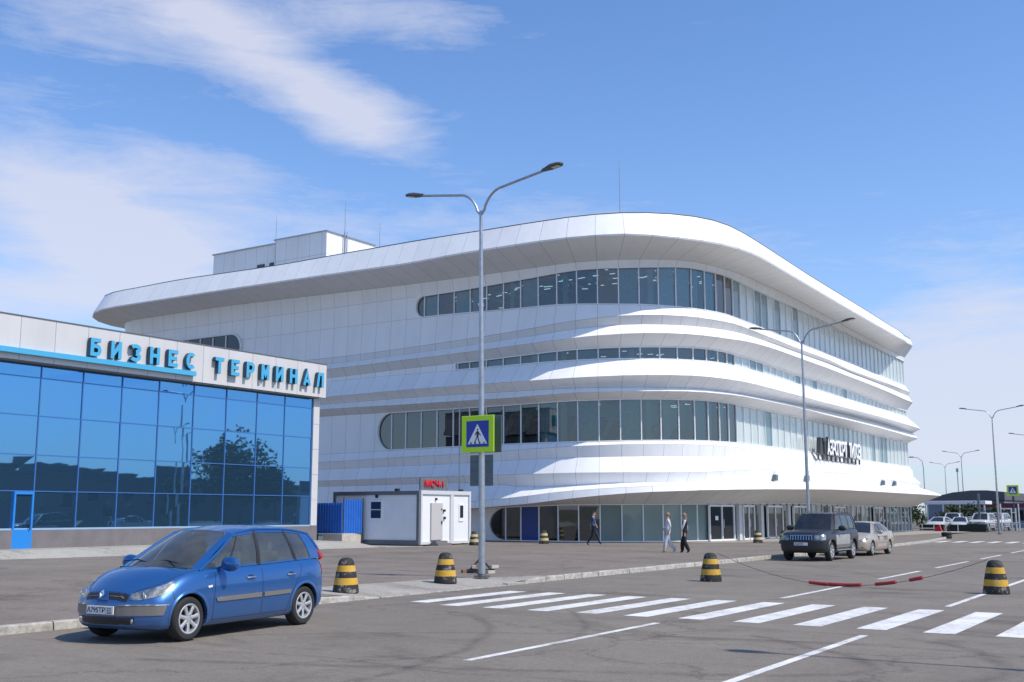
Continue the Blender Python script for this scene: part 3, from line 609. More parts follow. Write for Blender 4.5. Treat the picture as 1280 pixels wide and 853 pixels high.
  [9.66,9.66,9.66,9.66,9.66,9.66,9.66,9.66,9.66,9.66,9.66,9.66,9.66,9.66,9.66,9.66,9.66,9.66,9.66,9.66,9.66,9.66,9.66,9.66,9.66,9.67,9.68,9.7,9.71,9.71,9.71,9.71,9.7,9.69,9.68,9.67,9.66,9.65,9.64,9.64,9.65,9.66,9.68,9.69,9.71,9.73,9.76,9.78,9.8,9.82,9.84,9.86,9.89,9.9,9.91,9.91,9.9,9.9,9.9,9.91,9.91,9.92,9.92,9.91,9.91,9.91,9.91,9.91,9.91,9.9,9.9,9.88,9.88,9.87,9.87,9.88,9.88,9.89,9.89,9.9,9.9,9.9,9.9,9.9,9.9,9.9,9.9,9.9,9.9,9.89,9.88,9.87,9.86,9.85,9.85,9.85,9.85,9.86,9.87,9.87,9.87,9.87,9.87,9.87,9.87,9.88,9.88,9.88]),
 'Bm':([0.15,0.15,0.15,0.15,0.15,0.15,0.15,0.15,0.15,0.15,0.15,0.15,0.15,0.15,0.15,0.15,0.15,0.15,0.15,0.15,0.15,0.15,0.15,0.15,0.15,0.16,0.18,0.2,0.23,0.25,0.27,0.29,0.31,0.33,0.35,0.37,0.4,0.42,0.43,0.44,0.45,0.46,0.47,0.48,0.49,0.5,0.5,0.5,0.5,0.51,0.51,0.51,0.51,0.51,0.51,0.51,0.51,0.52,0.52,0.52,0.52,0.52,0.53,0.53,0.53,0.53,0.53,0.54,0.54,0.54,0.54,0.55,0.55,0.55,0.55,0.55,0.55,0.55,0.55,0.55,0.55,0.55,0.55,0.55,0.55,0.55,0.55,0.55,0.55,0.55,0.55,0.55,0.55,0.55,0.54,0.53,0.51,0.49,0.48,0.46,0.44,0.44,0.44,0.44,0.44,0.44,0.44,0.44],
  [9.24,9.24,9.24,9.24,9.24,9.24,9.24,9.24,9.24,9.24,9.24,9.24,9.24,9.24,9.24,9.24,9.24,9.24,9.24,9.24,9.24,9.24,9.24,9.24,9.24,9.25,9.25,9.26,9.26,9.26,9.26,9.25,9.24,9.22,9.2,9.18,9.16,9.15,9.14,9.14,9.14,9.14,9.14,9.14,9.14,9.15,9.15,9.16,9.17,9.17,9.18,9.19,9.21,9.23,9.25,9.27,9.27,9.27,9.27,9.28,9.29,9.31,9.34,9.36,9.38,9.39,9.4,9.42,9.43,9.45,9.46,9.48,9.51,9.53,9.56,9.59,9.6,9.61,9.62,9.62,9.63,9.64,9.64,9.64,9.64,9.64,9.64,9.64,9.64,9.64,9.63,9.63,9.61,9.6,9.58,9.56,9.55,9.53,9.52,9.5,9.49,9.49,9.49,9.49,9.49,9.49,9.49,9.49]),
 'B2':([0.45,0.45,0.45,0.45,0.45,0.45,0.45,0.45,0.45,0.45,0.45,0.45,0.45,0.45,0.45,0.45,0.45,0.45,0.45,0.45,0.45,0.45,0.45,0.45,0.45,0.46,0.49,0.51,0.54,0.56,0.59,0.61,0.63,0.66,0.68,0.71,0.73,0.75,0.77,0.78,0.79,0.8,0.82,0.83,0.84,0.85,0.86,0.86,0.87,0.88,0.88,0.89,0.9,0.9,0.91,0.92,0.92,0.93,0.94,0.95,0.95,0.96,0.98,0.99,1,1.01,1.02,1.04,1.05,1.06,1.07,1.09,1.1,1.1,1.1,1.1,1.1,1.1,1.1,1.1,1.1,1.1,1.1,1.1,1.1,1.1,1.1,1.1,1.1,1.1,1.1,1.1,1.1,1.1,1.09,1.05,1.02,0.99,0.95,0.92,0.88,0.88,0.88,0.88,0.88,0.88,0.88,0.88],
  [8.86,8.86,8.86,8.86,8.86,8.86,8.86,8.86,8.86,8.86,8.86,8.86,8.86,8.86,8.86,8.86,8.86,8.86,8.86,8.86,8.86,8.86,8.86,8.86,8.85,8.85,8.84,8.82,8.8,8.79,8.79,8.78,8.78,8.77,8.76,8.75,8.74,8.75,8.76,8.78,8.8,8.82,8.83,8.84,8.85,8.86,8.87,8.89,8.9,8.92,8.94,8.96,8.98,9,9.01,9.02,9.03,9.03,9.04,9.06,9.07,9.09,9.1,9.11,9.12,9.13,9.13,9.14,9.15,9.15,9.15,9.15,9.14,9.13,9.12,9.11,9.1,9.09,9.09,9.09,9.1,9.09,9.09,9.09,9.08,9.08,9.07,9.06,9.06,9.05,9.04,9.02,9,8.99,8.98,8.97,8.96,8.96,8.95,8.95,8.95,8.95,8.95,8.95,8.95,8.96,8.96,8.97]),
 'g2t':([0,0,0,0,0,0,0,0,0,0,0,0,0,0,0,0,0,0,0,0,0,0,0,0,0,0,0,0,0,0,0,0,0,0,0,0,0,0,0,0,0,0,0,0,0,0,0,0,0,0,0,0,0,0,0,0,0,0,0,0,0,0,0,0,0,0,0,0,0,0,0,0,0,0,0,0,0,0,0,0,0,0,0,0,0,0,0,0,0,0,0,0,0,0,0,0,0,0,0,0,0,0,0,0,0,0,0,0],
  [8.42,8.42,8.42,8.42,8.42,8.42,8.42,8.42,8.42,8.42,8.42,8.42,8.42,8.42,8.42,8.42,8.42,8.42,8.42,8.42,8.42,8.42,8.42,8.42,8.42,8.42,8.41,8.4,8.4,8.4,8.4,8.4,8.4,8.4,8.4,8.41,8.41,8.42,8.44,8.45,8.46,8.46,8.47,8.48,8.49,8.51,8.52,8.53,8.55,8.56,8.58,8.59,8.61,8.62,8.64,8.66,8.68,8.69,8.7,8.72,8.73,8.73,8.74,8.74,8.74,8.75,8.75,8.75,8.75,8.76,8.76,8.76,8.76,8.76,8.76,8.76,8.77,8.77,8.77,8.77,8.77,8.77,8.76,8.74,8.73,8.72,8.71,8.7,8.68,8.67,8.66,8.65,8.64,8.63,8.62,8.61,8.61,8.6,8.6,8.6,8.59,8.59,8.59,8.59,8.59,8.59,8.59,8.59]),
 'g2b':([0,0,0,0,0,0,0,0,0,0,0,0,0,0,0,0,0,0,0,0,0,0,0,0,0,0,0,0,0,0,0,0,0,0,0,0,0,0,0,0,0,0,0,0,0,0,0,0,0,0,0,0,0,0,0,0,0,0,0,0,0,0,0,0,0,0,0,0,0,0,0,0,0,0,0,0,0,0,0,0,0,0,0,0,0,0,0,0,0,0,0,0,0,0,0,0,0,0,0,0,0,0,0,0,0,0,0,0],
  [5.83,5.83,5.83,5.83,5.83,5.83,5.83,5.83,5.83,5.83,5.83,5.83,5.83,5.83,5.83,5.83,5.83,5.83,5.83,5.83,5.83,5.83,5.83,5.83,5.83,5.84,5.86,5.88,5.9,5.91,5.92,5.93,5.94,5.95,5.96,5.96,5.96,5.96,5.96,5.96,5.96,5.97,5.97,5.98,5.98,5.99,6.01,6.02,6.03,6.05,6.06,6.08,6.1,6.11,6.13,6.14,6.15,6.16,6.17,6.18,6.2,6.21,6.24,6.25,6.26,6.27,6.27,6.27,6.28,6.28,6.28,6.29,6.29,6.29,6.29,6.28,6.28,6.27,6.27,6.26,6.26,6.25,6.25,6.25,6.24,6.24,6.24,6.23,6.23,6.23,6.23,6.22,6.22,6.22,6.22,6.22,6.22,6.22,6.22,6.21,6.21,6.21,6.21,6.21,6.21,6.21,6.21,6.21]),
 'C1':([0.15,0.15,0.15,0.15,0.15,0.15,0.15,0.15,0.15,0.15,0.15,0.15,0.15,0.15,0.15,0.15,0.15,0.15,0.15,0.15,0.15,0.15,0.15,0.15,0.15,0.15,0.16,0.17,0.17,0.18,0.18,0.19,0.2,0.2,0.21,0.21,0.22,0.23,0.23,0.23,0.24,0.24,0.24,0.24,0.25,0.25,0.25,0.25,0.25,0.26,0.26,0.26,0.26,0.26,0.26,0.26,0.26,0.27,0.27,0.27,0.27,0.27,0.28,0.28,0.28,0.28,0.28,0.29,0.29,0.29,0.29,0.3,0.3,0.3,0.3,0.3,0.3,0.3,0.3,0.3,0.3,0.3,0.3,0.3,0.3,0.3,0.3,0.3,0.3,0.3,0.3,0.3,0.3,0.3,0.3,0.29,0.28,0.28,0.27,0.26,0.26,0.26,0.26,0.26,0.26,0.26,0.26,0.26],
  [5.28,5.28,5.28,5.28,5.28,5.28,5.28,5.28,5.28,5.28,5.28,5.28,5.28,5.28,5.28,5.28,5.28,5.28,5.28,5.28,5.28,5.28,5.28,5.28,5.29,5.31,5.34,5.38,5.41,5.43,5.44,5.45,5.47,5.5,5.53,5.56,5.6,5.64,5.66,5.68,5.7,5.72,5.74,5.75,5.77,5.79,5.81,5.82,5.83,5.84,5.85,5.86,5.87,5.89,5.9,5.91,5.92,5.92,5.92,5.92,5.93,5.94,5.94,5.93,5.92,5.9,5.88,5.85,5.83,5.81,5.79,5.77,5.76,5.74,5.73,5.72,5.72,5.72,5.72,5.73,5.73,5.73,5.74,5.74,5.74,5.74,5.74,5.74,5.74,5.74,5.74,5.74,5.75,5.76,5.77,5.78,5.79,5.8,5.81,5.82,5.82,5.83,5.83,5.83,5.83,5.83,5.84,5.84]),
 'C2':([0,0,0,0,0,0,0,0,0,0,0,0,0,0,0,0,0,0,0,0,0,0,0,0,0,0,0.01,0.02,0.02,0.03,0.03,0.04,0.05,0.05,0.06,0.06,0.07,0.08,0.08,0.08,0.09,0.09,0.09,0.09,0.1,0.1,0.11,0.11,0.12,0.13,0.13,0.14,0.15,0.15,0.16,0.17,0.17,0.18,0.19,0.2,0.2,0.21,0.23,0.24,0.25,0.26,0.27,0.29,0.3,0.31,0.32,0.34,0.35,0.35,0.35,0.35,0.35,0.35,0.35,0.35,0.35,0.35,0.35,0.35,0.35,0.35,0.35,0.35,0.35,0.35,0.35,0.35,0.35,0.35,0.35,0.34,0.33,0.32,0.31,0.31,0.3,0.3,0.3,0.3,0.3,0.3,0.3,0.3],
  [4.78,4.78,4.78,4.78,4.78,4.78,4.78,4.78,4.78,4.78,4.78,4.78,4.78,4.78,4.78,4.78,4.78,4.78,4.78,4.78,4.78,4.78,4.78,4.78,4.79,4.8,4.82,4.85,4.86,4.87,4.87,4.88,4.9,4.93,4.96,4.99,5.02,5.03,5.04,5.05,5.06,5.07,5.07,5.08,5.09,5.1,5.11,5.12,5.12,5.13,5.14,5.15,5.16,5.18,5.19,5.21,5.23,5.25,5.27,5.29,5.32,5.35,5.37,5.39,5.4,5.4,5.4,5.39,5.39,5.38,5.38,5.37,5.37,5.36,5.36,5.35,5.35,5.34,5.34,5.34,5.33,5.33,5.33,5.33,5.32,5.32,5.32,5.32,5.32,5.31,5.31,5.31,5.31,5.3,5.3,5.3,5.29,5.29,5.29,5.28,5.28,5.28,5.28,5.28,5.28,5.28,5.28,5.28]),
 'C3':([0.3,0.3,0.3,0.3,0.3,0.3,0.3,0.3,0.3,0.3,0.3,0.3,0.3,0.3,0.3,0.3,0.3,0.3,0.3,0.3,0.3,0.3,0.3,0.3,0.3,0.32,0.34,0.37,0.4,0.42,0.45,0.48,0.51,0.53,0.56,0.59,0.62,0.64,0.66,0.67,0.69,0.7,0.71,0.72,0.74,0.75,0.76,0.77,0.78,0.79,0.8,0.81,0.81,0.82,0.83,0.84,0.85,0.86,0.87,0.89,0.9,0.91,0.93,0.94,0.96,0.98,0.99,1.01,1.03,1.05,1.06,1.08,1.1,1.1,1.1,1.1,1.1,1.1,1.1,1.1,1.1,1.1,1.1,1.1,1.1,1.1,1.1,1.1,1.1,1.1,1.1,1.1,1.1,1.1,1.09,1.07,1.04,1.01,0.99,0.96,0.94,0.94,0.94,0.94,0.94,0.94,0.94,0.94],
  [4,4,4,4,4,4,4,4,4,4,4,4,4,4,4,4,4,4,4,4,4,4,4,4,4,4.01,4.03,4.05,4.07,4.08,4.09,4.09,4.1,4.1,4.11,4.11,4.12,4.12,4.13,4.13,4.14,4.15,4.15,4.15,4.15,4.16,4.16,4.16,4.17,4.18,4.19,4.2,4.22,4.23,4.25,4.28,4.31,4.35,4.39,4.43,4.47,4.51,4.56,4.6,4.64,4.66,4.69,4.7,4.72,4.74,4.75,4.77,4.78,4.8,4.82,4.83,4.84,4.86,4.86,4.87,4.87,4.86,4.84,4.83,4.81,4.79,4.78,4.76,4.75,4.73,4.72,4.7,4.69,4.68,4.66,4.65,4.64,4.63,4.62,4.62,4.61,4.61,4.61,4.61,4.61,4.61,4.6,4.6]),
 'C4':([0.1,0.1,0.1,0.1,0.1,0.1,0.1,0.1,0.1,0.1,0.1,0.1,0.1,0.1,0.1,0.1,0.1,0.1,0.1,0.1,0.1,0.1,0.1,0.1,0.1,0.11,0.13,0.15,0.18,0.2,0.22,0.24,0.26,0.28,0.3,0.32,0.35,0.37,0.38,0.39,0.4,0.41,0.42,0.43,0.44,0.45,0.46,0.47,0.49,0.5,0.51,0.52,0.53,0.55,0.56,0.57,0.58,0.6,0.61,0.62,0.64,0.65,0.68,0.7,0.72,0.74,0.76,0.79,0.81,0.83,0.85,0.87,0.9,0.9,0.9,0.9,0.9,0.9,0.9,0.9,0.9,0.9,0.9,0.9,0.9,0.9,0.9,0.9,0.9,0.9,0.9,0.9,0.9,0.9,0.89,0.87,0.85,0.83,0.81,0.79,0.77,0.77,0.77,0.77,0.77,0.77,0.77,0.77],
  [3.62,3.62,3.62,3.62,3.62,3.62,3.62,3.62,3.62,3.62,3.62,3.62,3.62,3.62,3.62,3.62,3.62,3.62,3.62,3.62,3.62,3.62,3.62,3.62,3.63,3.63,3.64,3.66,3.67,3.68,3.69,3.71,3.71,3.71,3.65,3.55,3.43,3.36,3.35,3.37,3.39,3.41,3.44,3.47,3.5,3.53,3.56,3.59,3.61,3.62,3.63,3.64,3.66,3.67,3.69,3.7,3.72,3.74,3.76,3.78,3.8,3.83,3.85,3.88,3.9,3.91,3.93,3.95,3.97,3.98,4,4.02,4.03,4.05,4.07,4.09,4.1,4.11,4.12,4.13,4.13,4.13,4.13,4.14,4.14,4.14,4.14,4.15,4.15,4.15,4.16,4.17,4.18,4.18,4.19,4.2,4.21,4.22,4.23,4.24,4.24,4.24,4.24,4.24,4.24,4.25,4.25,4.25]),
 'C5':([0.3,0.3,0.3,0.3,0.3,0.3,0.3,0.3,0.3,0.3,0.3,0.3,0.3,0.3,0.3,0.3,0.3,0.3,0.3,0.3,0.3,0.3,0.3,0.3,0.3,0.34,0.41,0.49,0.56,0.63,0.71,0.78,0.85,0.92,1,1.07,1.14,1.21,1.26,1.29,1.33,1.36,1.4,1.43,1.47,1.5,1.54,1.58,1.62,1.66,1.7,1.74,1.78,1.82,1.86,1.9,1.95,1.99,2.03,2.08,2.13,2.18,2.25,2.33,2.4,2.47,2.55,2.62,2.69,2.77,2.84,2.92,2.99,3,3,3,3,3,3,3,3,3,3,3,3,3,3,3,3,3,3,3,3,3,2.97,2.91,2.84,2.77,2.7,2.63,2.56,2.55,2.55,2.55,2.55,2.55,2.55,2.55],
  [2.44,2.44,2.44,2.44,2.44,2.44,2.44,2.44,2.44,2.44,2.44,2.44,2.44,2.44,2.44,2.44,2.44,2.44,2.44,2.44,2.44,2.44,2.44,2.44,2.43,2.43,2.43,2.42,2.42,2.41,2.41,2.42,2.45,2.5,2.55,2.62,2.71,2.8,2.88,2.96,3.02,3.08,3.13,3.18,3.22,3.26,3.3,3.33,3.35,3.37,3.39,3.4,3.42,3.43,3.44,3.45,3.45,3.46,3.47,3.48,3.49,3.5,3.51,3.52,3.53,3.54,3.54,3.55,3.56,3.57,3.58,3.58,3.59,3.59,3.6,3.61,3.61,3.62,3.63,3.63,3.64,3.64,3.65,3.65,3.64,3.64,3.64,3.63,3.63,3.62,3.62,3.62,3.61,3.61,3.61,3.61,3.61,3.61,3.62,3.62,3.62,3.62,3.62,3.62,3.62,3.63,3.63,3.63]),
 'C6':([0.3,0.3,0.3,0.3,0.3,0.3,0.3,0.3,0.3,0.3,0.3,0.3,0.3,0.3,0.3,0.3,0.3,0.3,0.3,0.3,0.3,0.3,0.3,0.3,0.3,0.35,0.42,0.5,0.58,0.66,0.74,0.82,0.9,0.97,1.05,1.13,1.21,1.29,1.33,1.38,1.41,1.45,1.49,1.53,1.56,1.6,1.64,1.68,1.73,1.77,1.81,1.85,1.9,1.94,1.98,2.03,2.08,2.12,2.17,2.22,2.27,2.33,2.4,2.48,2.56,2.64,2.72,2.8,2.87,2.95,3.03,3.11,3.19,3.2,3.2,3.2,3.2,3.2,3.2,3.2,3.2,3.2,3.2,3.2,3.2,3.2,3.2,3.2,3.2,3.2,3.2,3.2,3.2,3.2,3.17,3.1,3.03,2.95,2.88,2.8,2.73,2.72,2.72,2.72,2.72,2.72,2.72,2.72],
  [1.91,1.91,1.91,1.91,1.91,1.91,1.91,1.91,1.91,1.91,1.91,1.91,1.91,1.91,1.91,1.91,1.91,1.91,1.91,1.91,1.91,1.91,1.91,1.91,1.91,1.91,1.91,1.91,1.91,1.91,1.91,1.94,1.99,2.06,2.13,2.2,2.27,2.34,2.41,2.48,2.56,2.63,2.7,2.77,2.83,2.88,2.94,2.98,3.02,3.05,3.07,3.1,3.13,3.15,3.17,3.18,3.2,3.22,3.23,3.25,3.27,3.28,3.3,3.32,3.33,3.35,3.37,3.39,3.4,3.42,3.43,3.44,3.44,3.44,3.44,3.44,3.44,3.44,3.44,3.44,3.44,3.44,3.44,3.44,3.44,3.44,3.44,3.44,3.44,3.44,3.44,3.44,3.44,3.44,3.44,3.44,3.45,3.45,3.45,3.45,3.45,3.45,3.45,3.45,3.46,3.47,3.48,3.48]),
 'g1t':([0.1,0.1,0.1,0.1,0.1,0.1,0.1,0.1,0.1,0.1,0.1,0.1,0.1,0.1,0.1,0.1,0.1,0.1,0.1,0.1,0.1,0.1,0.1,0.1,0.1,0.1,0.1,0.11,0.11,0.11,0.12,0.12,0.12,0.13,0.13,0.13,0.14,0.14,0.14,0.14,0.14,0.14,0.15,0.15,0.15,0.15,0.15,0.15,0.15,0.16,0.16,0.16,0.16,0.16,0.16,0.16,0.16,0.17,0.17,0.17,0.17,0.17,0.18,0.18,0.18,0.18,0.18,0.19,0.19,0.19,0.19,0.2,0.2,0.2,0.2,0.2,0.2,0.2,0.2,0.2,0.2,0.2,0.2,0.2,0.2,0.2,0.2,0.2,0.2,0.2,0.2,0.2,0.2,0.2,0.2,0.2,0.2,0.2,0.2,0.2,0.2,0.2,0.2,0.2,0.2,0.2,0.2,0.2],
  [1.69,1.69,1.69,1.69,1.69,1.69,1.69,1.69,1.69,1.69,1.69,1.69,1.69,1.69,1.69,1.69,1.69,1.69,1.69,1.69,1.69,1.69,1.69,1.69,1.69,1.7,1.71,1.73,1.75,1.77,1.81,1.87,1.95,2.05,2.13,2.19,2.24,2.27,2.29,2.31,2.33,2.34,2.35,2.35,2.35,2.35,2.35,2.36,2.36,2.36,2.36,2.37,2.37,2.38,2.38,2.39,2.39,2.4,2.41,2.42,2.43,2.44,2.46,2.47,2.48,2.5,2.51,2.52,2.52,2.52,2.52,2.52,2.53,2.53,2.53,2.53,2.53,2.53,2.52,2.52,2.51,2.5,2.48,2.47,2.46,2.45,2.45,2.45,2.45,2.45,2.46,2.46,2.46,2.46,2.46,2.46,2.46,2.46,2.47,2.47,2.47,2.47,2.47,2.47,2.47,2.47,2.47,2.47]),
}

# ------------------------------------------------------------------ ground, road, plaza
def struct(mb, name, m, **k): return tag(mb.build(name, m, **k), kind='structure')


g = MB(); g.quad((-3000, -3000, -.03), (3000, -3000, -.03), (3000, 4500, -.03), (-3000, 4500, -.03)); struct(g, 'ground', M['earth'], fix=False)
r = MB(); r.quad((-60, -60, 0), (60, -60, 0), (60, 135, 0), (-60, 135, 0)); r.quad((-120, 135, 0), (60, 135, 0), (60, 175, 0), (-120, 175, 0)); struct(r, 'road', M['road'])
KX = -15.9
PZ = .13                               # plaza level


def kerb_x(y):
    if y < 66: return KX - .012 * max(0, y - 18)
    return interp(y, [66, 74, 84, 96, 110], [KX - .58, KX - 1.0, KX - 2.2, KX - 5, KX - 9])


def kerb_top(y):                       # dropped kerb at the crossing
    return interp(y, [17.6, 19.0, 24.2, 26.0], [PZ + .005, .02, .02, PZ + .005])


pl = MB()
ys = [-60, -20, 0, 8, 14, 17.6, 18.3, 19, 20.5, 22, 23.2, 24.2, 25.1, 26, 30, 36, 45, 55, 66, 70, 74, 80, 84, 90, 96, 103, 110, 134.9]
rows = []
for y in ys:
    kx = kerb_x(y) - .15; kt = kerb_top(y) - .005
    rows.append([(kx, y, kt), (kx - 1.0, y, lerp(kt, PZ, .55)), (kx - 2.2, y, PZ), (-30, y, PZ), (-120, y, PZ)])
pl.grid(rows)
struct(pl, 'plaza', M['plaza'], smooth=True)
# pale concrete apron at the dropped kerb and pavement strip along the blue glass building
ap = MB()
rows = []
for y in [17.2, 18.3, 19, 20.5, 22, 23.2, 24.2, 25.1, 26.2]:
    kx = kerb_x(y) - .15; kt = kerb_top(y) - .005
    w = interp(y, [17.2, 19, 22, 24.4, 26.2], [.5, 2.1, 1.9, 1.7, .1])
    line = [(kx, y, kt + .006)]
    for f in (.25, .5, .75, 1):
        d = w * f; z = lerp(kt, lerp(kt, PZ, .55), min(1, d / 1.0)) if d < 1 else lerp(lerp(kt, PZ, .55), PZ, min(1, (d - 1) / 1.2))
        line.append((kx - d, y + .15 * math.sin(y * 2.3 + f * 3), z + .008))
    rows.append(line)
ap.grid(rows); struct(ap, 'concrete_apron', M['slab'], smooth=True)
sp = MB(); sp.grid([[(-41.5, y, .46), (x1 - 1.0, y, .42), (x1, y, PZ + .004)] for y, x1 in ((-20, -38.6), (10, -38.6), (20, -38.5), (24, -38.4), (30, -37.6), (36, -36.9), (42.5, -36.5))] + [[(-41.5, 43.2, PZ + .002), (-38, 43.2, PZ + .002), (-36.3, 43.2, PZ + .002)], [(-44.6, 48.5, PZ + .004), (-40, 47.2, PZ + .004), (-35.2, 45.6, PZ + .004)]])
struct(sp, 'pavement', M['slab'])
ep = MB()                               # pale strip in front of the entrance
ep.grid([[(-27.6, 60, PZ + .004), (-25.6, 60.5, PZ + .004)], [(-26.9, 66, PZ + .004), (-23.6, 66, PZ + .004)], [(-26.9, 110, PZ + .004), (-21.5, 110, PZ + .004)]])
struct(ep, 'entrance_pavement', M['slab'])

kb = MB(); y = -30.0; k = 0
while y < 109:
    L = 1.0
    if not (18.5 < y < 24.5):
        x0 = kerb_x(y); x1 = kerb_x(y + L); z0 = kerb_top(y) + random.uniform(-.004, .004); z1 = kerb_top(y + L) + random.uniform(-.004, .004)
        e = .012; j = random.uniform(-.008, .008)
        a = [(x0 + j, y + e, -.03), (x1 + j, y + L - e, -.03), (x1 - .02 + j, y + L - e, z1 - .02), (x0 - .02 + j, y + e, z0 - .02), (x0 - .04 + j, y + e, z0), (x1 - .04 + j, y + L - e, z1), (x1 - .18, y + L - e, z1), (x0 - .18, y + e, z0), (x0 - .18, y + e, -.05), (x1 - .18, y + L - e, -.05)]
        i = [kb.vert(p) for p in a]
        for f in ((0, 1, 2, 3), (3, 2, 5, 4), (4, 5, 6, 7), (7, 6, 9, 8), (0, 3, 4, 7, 8), (1, 9, 6, 5, 2)): kb.face([i[q] for q in f])
    y += L
# the low flush kerb across the dropped part
for y in range(0, 6):
    kb.box(kerb_x(20) - .17, 19.01 + y, -.04, kerb_x(20) + .0, 19.99 + y, (.022 + .004 * (y % 2)) if y < 5 else .05)
struct(kb, 'kerb', M['kerb'])

mk = MB(); ZM = .004
def stripe(x0, y0, x1, y1, w):
    d = Vector((x1 - x0, y1 - y0, 0)).normalized(); s = Vector((d.y, -d.x, 0)) * w / 2
    n = max(1, int((Vector((x1 - x0, y1 - y0, 0)).length) / .6)); rows = []
    for k in range(n + 1):
        p = Vector((lerp(x0, x1, k / n), lerp(y0, y1, k / n), ZM)); a = random.uniform(.985, 1.015)
        rows.append([p - s * a, p + s * a])
    mk.grid(rows)
for i in range(14):
    x = -14.75 + 1.04 * i + .235
    stripe(x, 18.2 + (.35 if i == 0 else 0) + random.uniform(-.03, .03), x - .04, 22.45 + random.uniform(-.04, .04), .47)
for a, b in [(3, 9.49), (11.63, 17.3), (23.7, 29.2), (32, 37.1), (39.5, 45.4), (48.1, 53.1), (56, 61), (64, 69), (80, 86), (90, 96), (100, 106)]:
    stripe(-8.30 - .021 * (a - 10), a, -8.30 - .021 * (b - 10), b, .13)
for a, b in [(2, 17.27), (23.4, 60), (82, 110)]:
    stripe(-4.88 - .018 * (a - 11), a, -4.88 - .018 * (b - 11), b, .13)
for i in range(16):                     # the second crossing, far down the road
    x = -17.6 + 1.04 * i
    stripe(x, 74.0, x - .1, 78.0, .47)
struct(mk, 'road_marking', M['paint_white'])


def tyre_mark(pts, w):
    mb = MB(); n = len(pts); rows = []; uv = []; s = 0
    for k in range(n):
        p = Vector((*pts[k], .0065)); d = (Vector((*pts[min(k + 1, n - 1)], 0)) - Vector((*pts[max(k - 1, 0)], 0))).normalized(); q = Vector((d.y, -d.x, 0)) * w / 2
        rows.append([p - q, p + q]); uv.append([(k, 0), (k, 1)])
    mb.grid(rows, uvs=uv); return struct(mb, 'tyre_mark', M['film'], fix=False)


def arc(cx, cy, r, a0, a1, n=24): return [(cx + r * math.cos(R_(lerp(a0, a1, k / n))), cy + r * math.sin(R_(lerp(a0, a1, k / n)))) for k in range(n + 1)]

# ------------------------------------------------------------------ the white terminal: horizontal rails round its plan
NB = len(BASE)
BV = [Vector((x, y, 0)) for x, y in BASE]
SB = [0.0]
for a_, b_ in zip(BV, BV[1:]): SB.append(SB[-1] + (b_ - a_).length)
NV = []
for i in range(NB):
    d_ = (BV[min(i + 1, NB - 1)] - BV[max(i - 1, 0)]).normalized(); NV.append(Vector((d_.y, -d_.x, 0)))


# resample everything at the joints of the cladding cassettes, so that every cassette is one flat facet
PITCH = 1.28


def _lin(s, vals):
    for i in range(len(SB) - 1):
        if s <= SB[i + 1] + 1e-9:
            t = (s - SB[i]) / (SB[i + 1] - SB[i])
            return vals[i] * (1 - t) + vals[i + 1] * t
    return vals[-1]


_ss = [PITCH * k for k in range(int(SB[-1] / PITCH) + 1)] + [SB[-1]]
BV2 = [_lin(s, BV) for s in _ss]; NV2 = [_lin(s, NV).normalized() for s in _ss]
RAILS = {k: ([_lin(s, o) for s in _ss], [_lin(s, z) for s in _ss]) for k, (o, z) in RAILS.items()}
S_END = SB[-6]
BV, NV, SB, NB = BV2, NV2, _ss, len(_ss)


def at_s(s):
    s = max(0.0, min(SB[-1], s))
    lo, hi = 0, NB - 1
    while hi - lo > 1:
        m = (lo + hi) // 2
        if SB[m] <= s: lo = m
        else: hi = m
    t = (s - SB[lo]) / (SB[hi] - SB[lo])
    return lo, t


def rp(k, s, extra=0.0, dz=0.0, off=None):
    """point of rail k at s metres along the plan"""
    i, t = at_s(s); n = NV[i].lerp(NV[i + 1], t).normalized(); b = BV[i].lerp(BV[i + 1], t)
    o, z = RAILS[k]
    oo = lerp(o[i], o[i + 1], t) if off is None else off
    p = b + n * (oo + extra); p.z = lerp(z[i], z[i + 1], t) + dz
    return p


def base_p(s, o, z):
    i, t = at_s(s); n = NV[i].lerp(NV[i + 1], t).normalized(); b = BV[i].lerp(BV[i + 1], t); p = b + n * o; p.z = z; return p


airport = empty('airport_terminal', (-50, 80, 0), 0, 'large white airport terminal with rounded corner and wavy horizontal window bands', 'building')
AOFF = Vector((-50, 80, 0))


def abuild(mb, name, mats, parent=None, **k):
    """link a mesh made in world space under the terminal (or a part of it)"""
    o = mb.build(name, mats, parent or airport, **k)
    if parent is None: o.data.transform(Matrix.Translation(-AOFF))
    else: o.data.transform(Matrix.Translation(-AOFF))
    return o


def strip(mb, A, B, idx, s_list=None, mi=0):
    """cladding strip between two point functions of s; uv in metres, v restarts at every strip"""
    ss = s_list or SB
    ra = [A(s) for s in ss]; rb = [B(s) for s in ss]
    uva = [(s, idx * 50.0) for s in ss]; uvb = [(s, idx * 50.0 + (b - a).length) for s, a, b in zip(ss, ra, rb)]
    m = 3
    rows = []; uvs = []
    for k in range(m + 1):
        f = k / m
        rows.append([a.lerp(b, f) for a, b in zip(ra, rb)]); uvs.append([(u[0], lerp(u[1], w[1], f)) for u, w in zip(uva, uvb)])
    mb.grid(rows, mi, uvs=uvs)


def rail_strip(mb, k0, k1, idx, s_list=None, mi=0, steps=None):
    strip(mb, lambda s: rp(k0, s), lambda s: rp(k1, s), idx, s_list, mi)


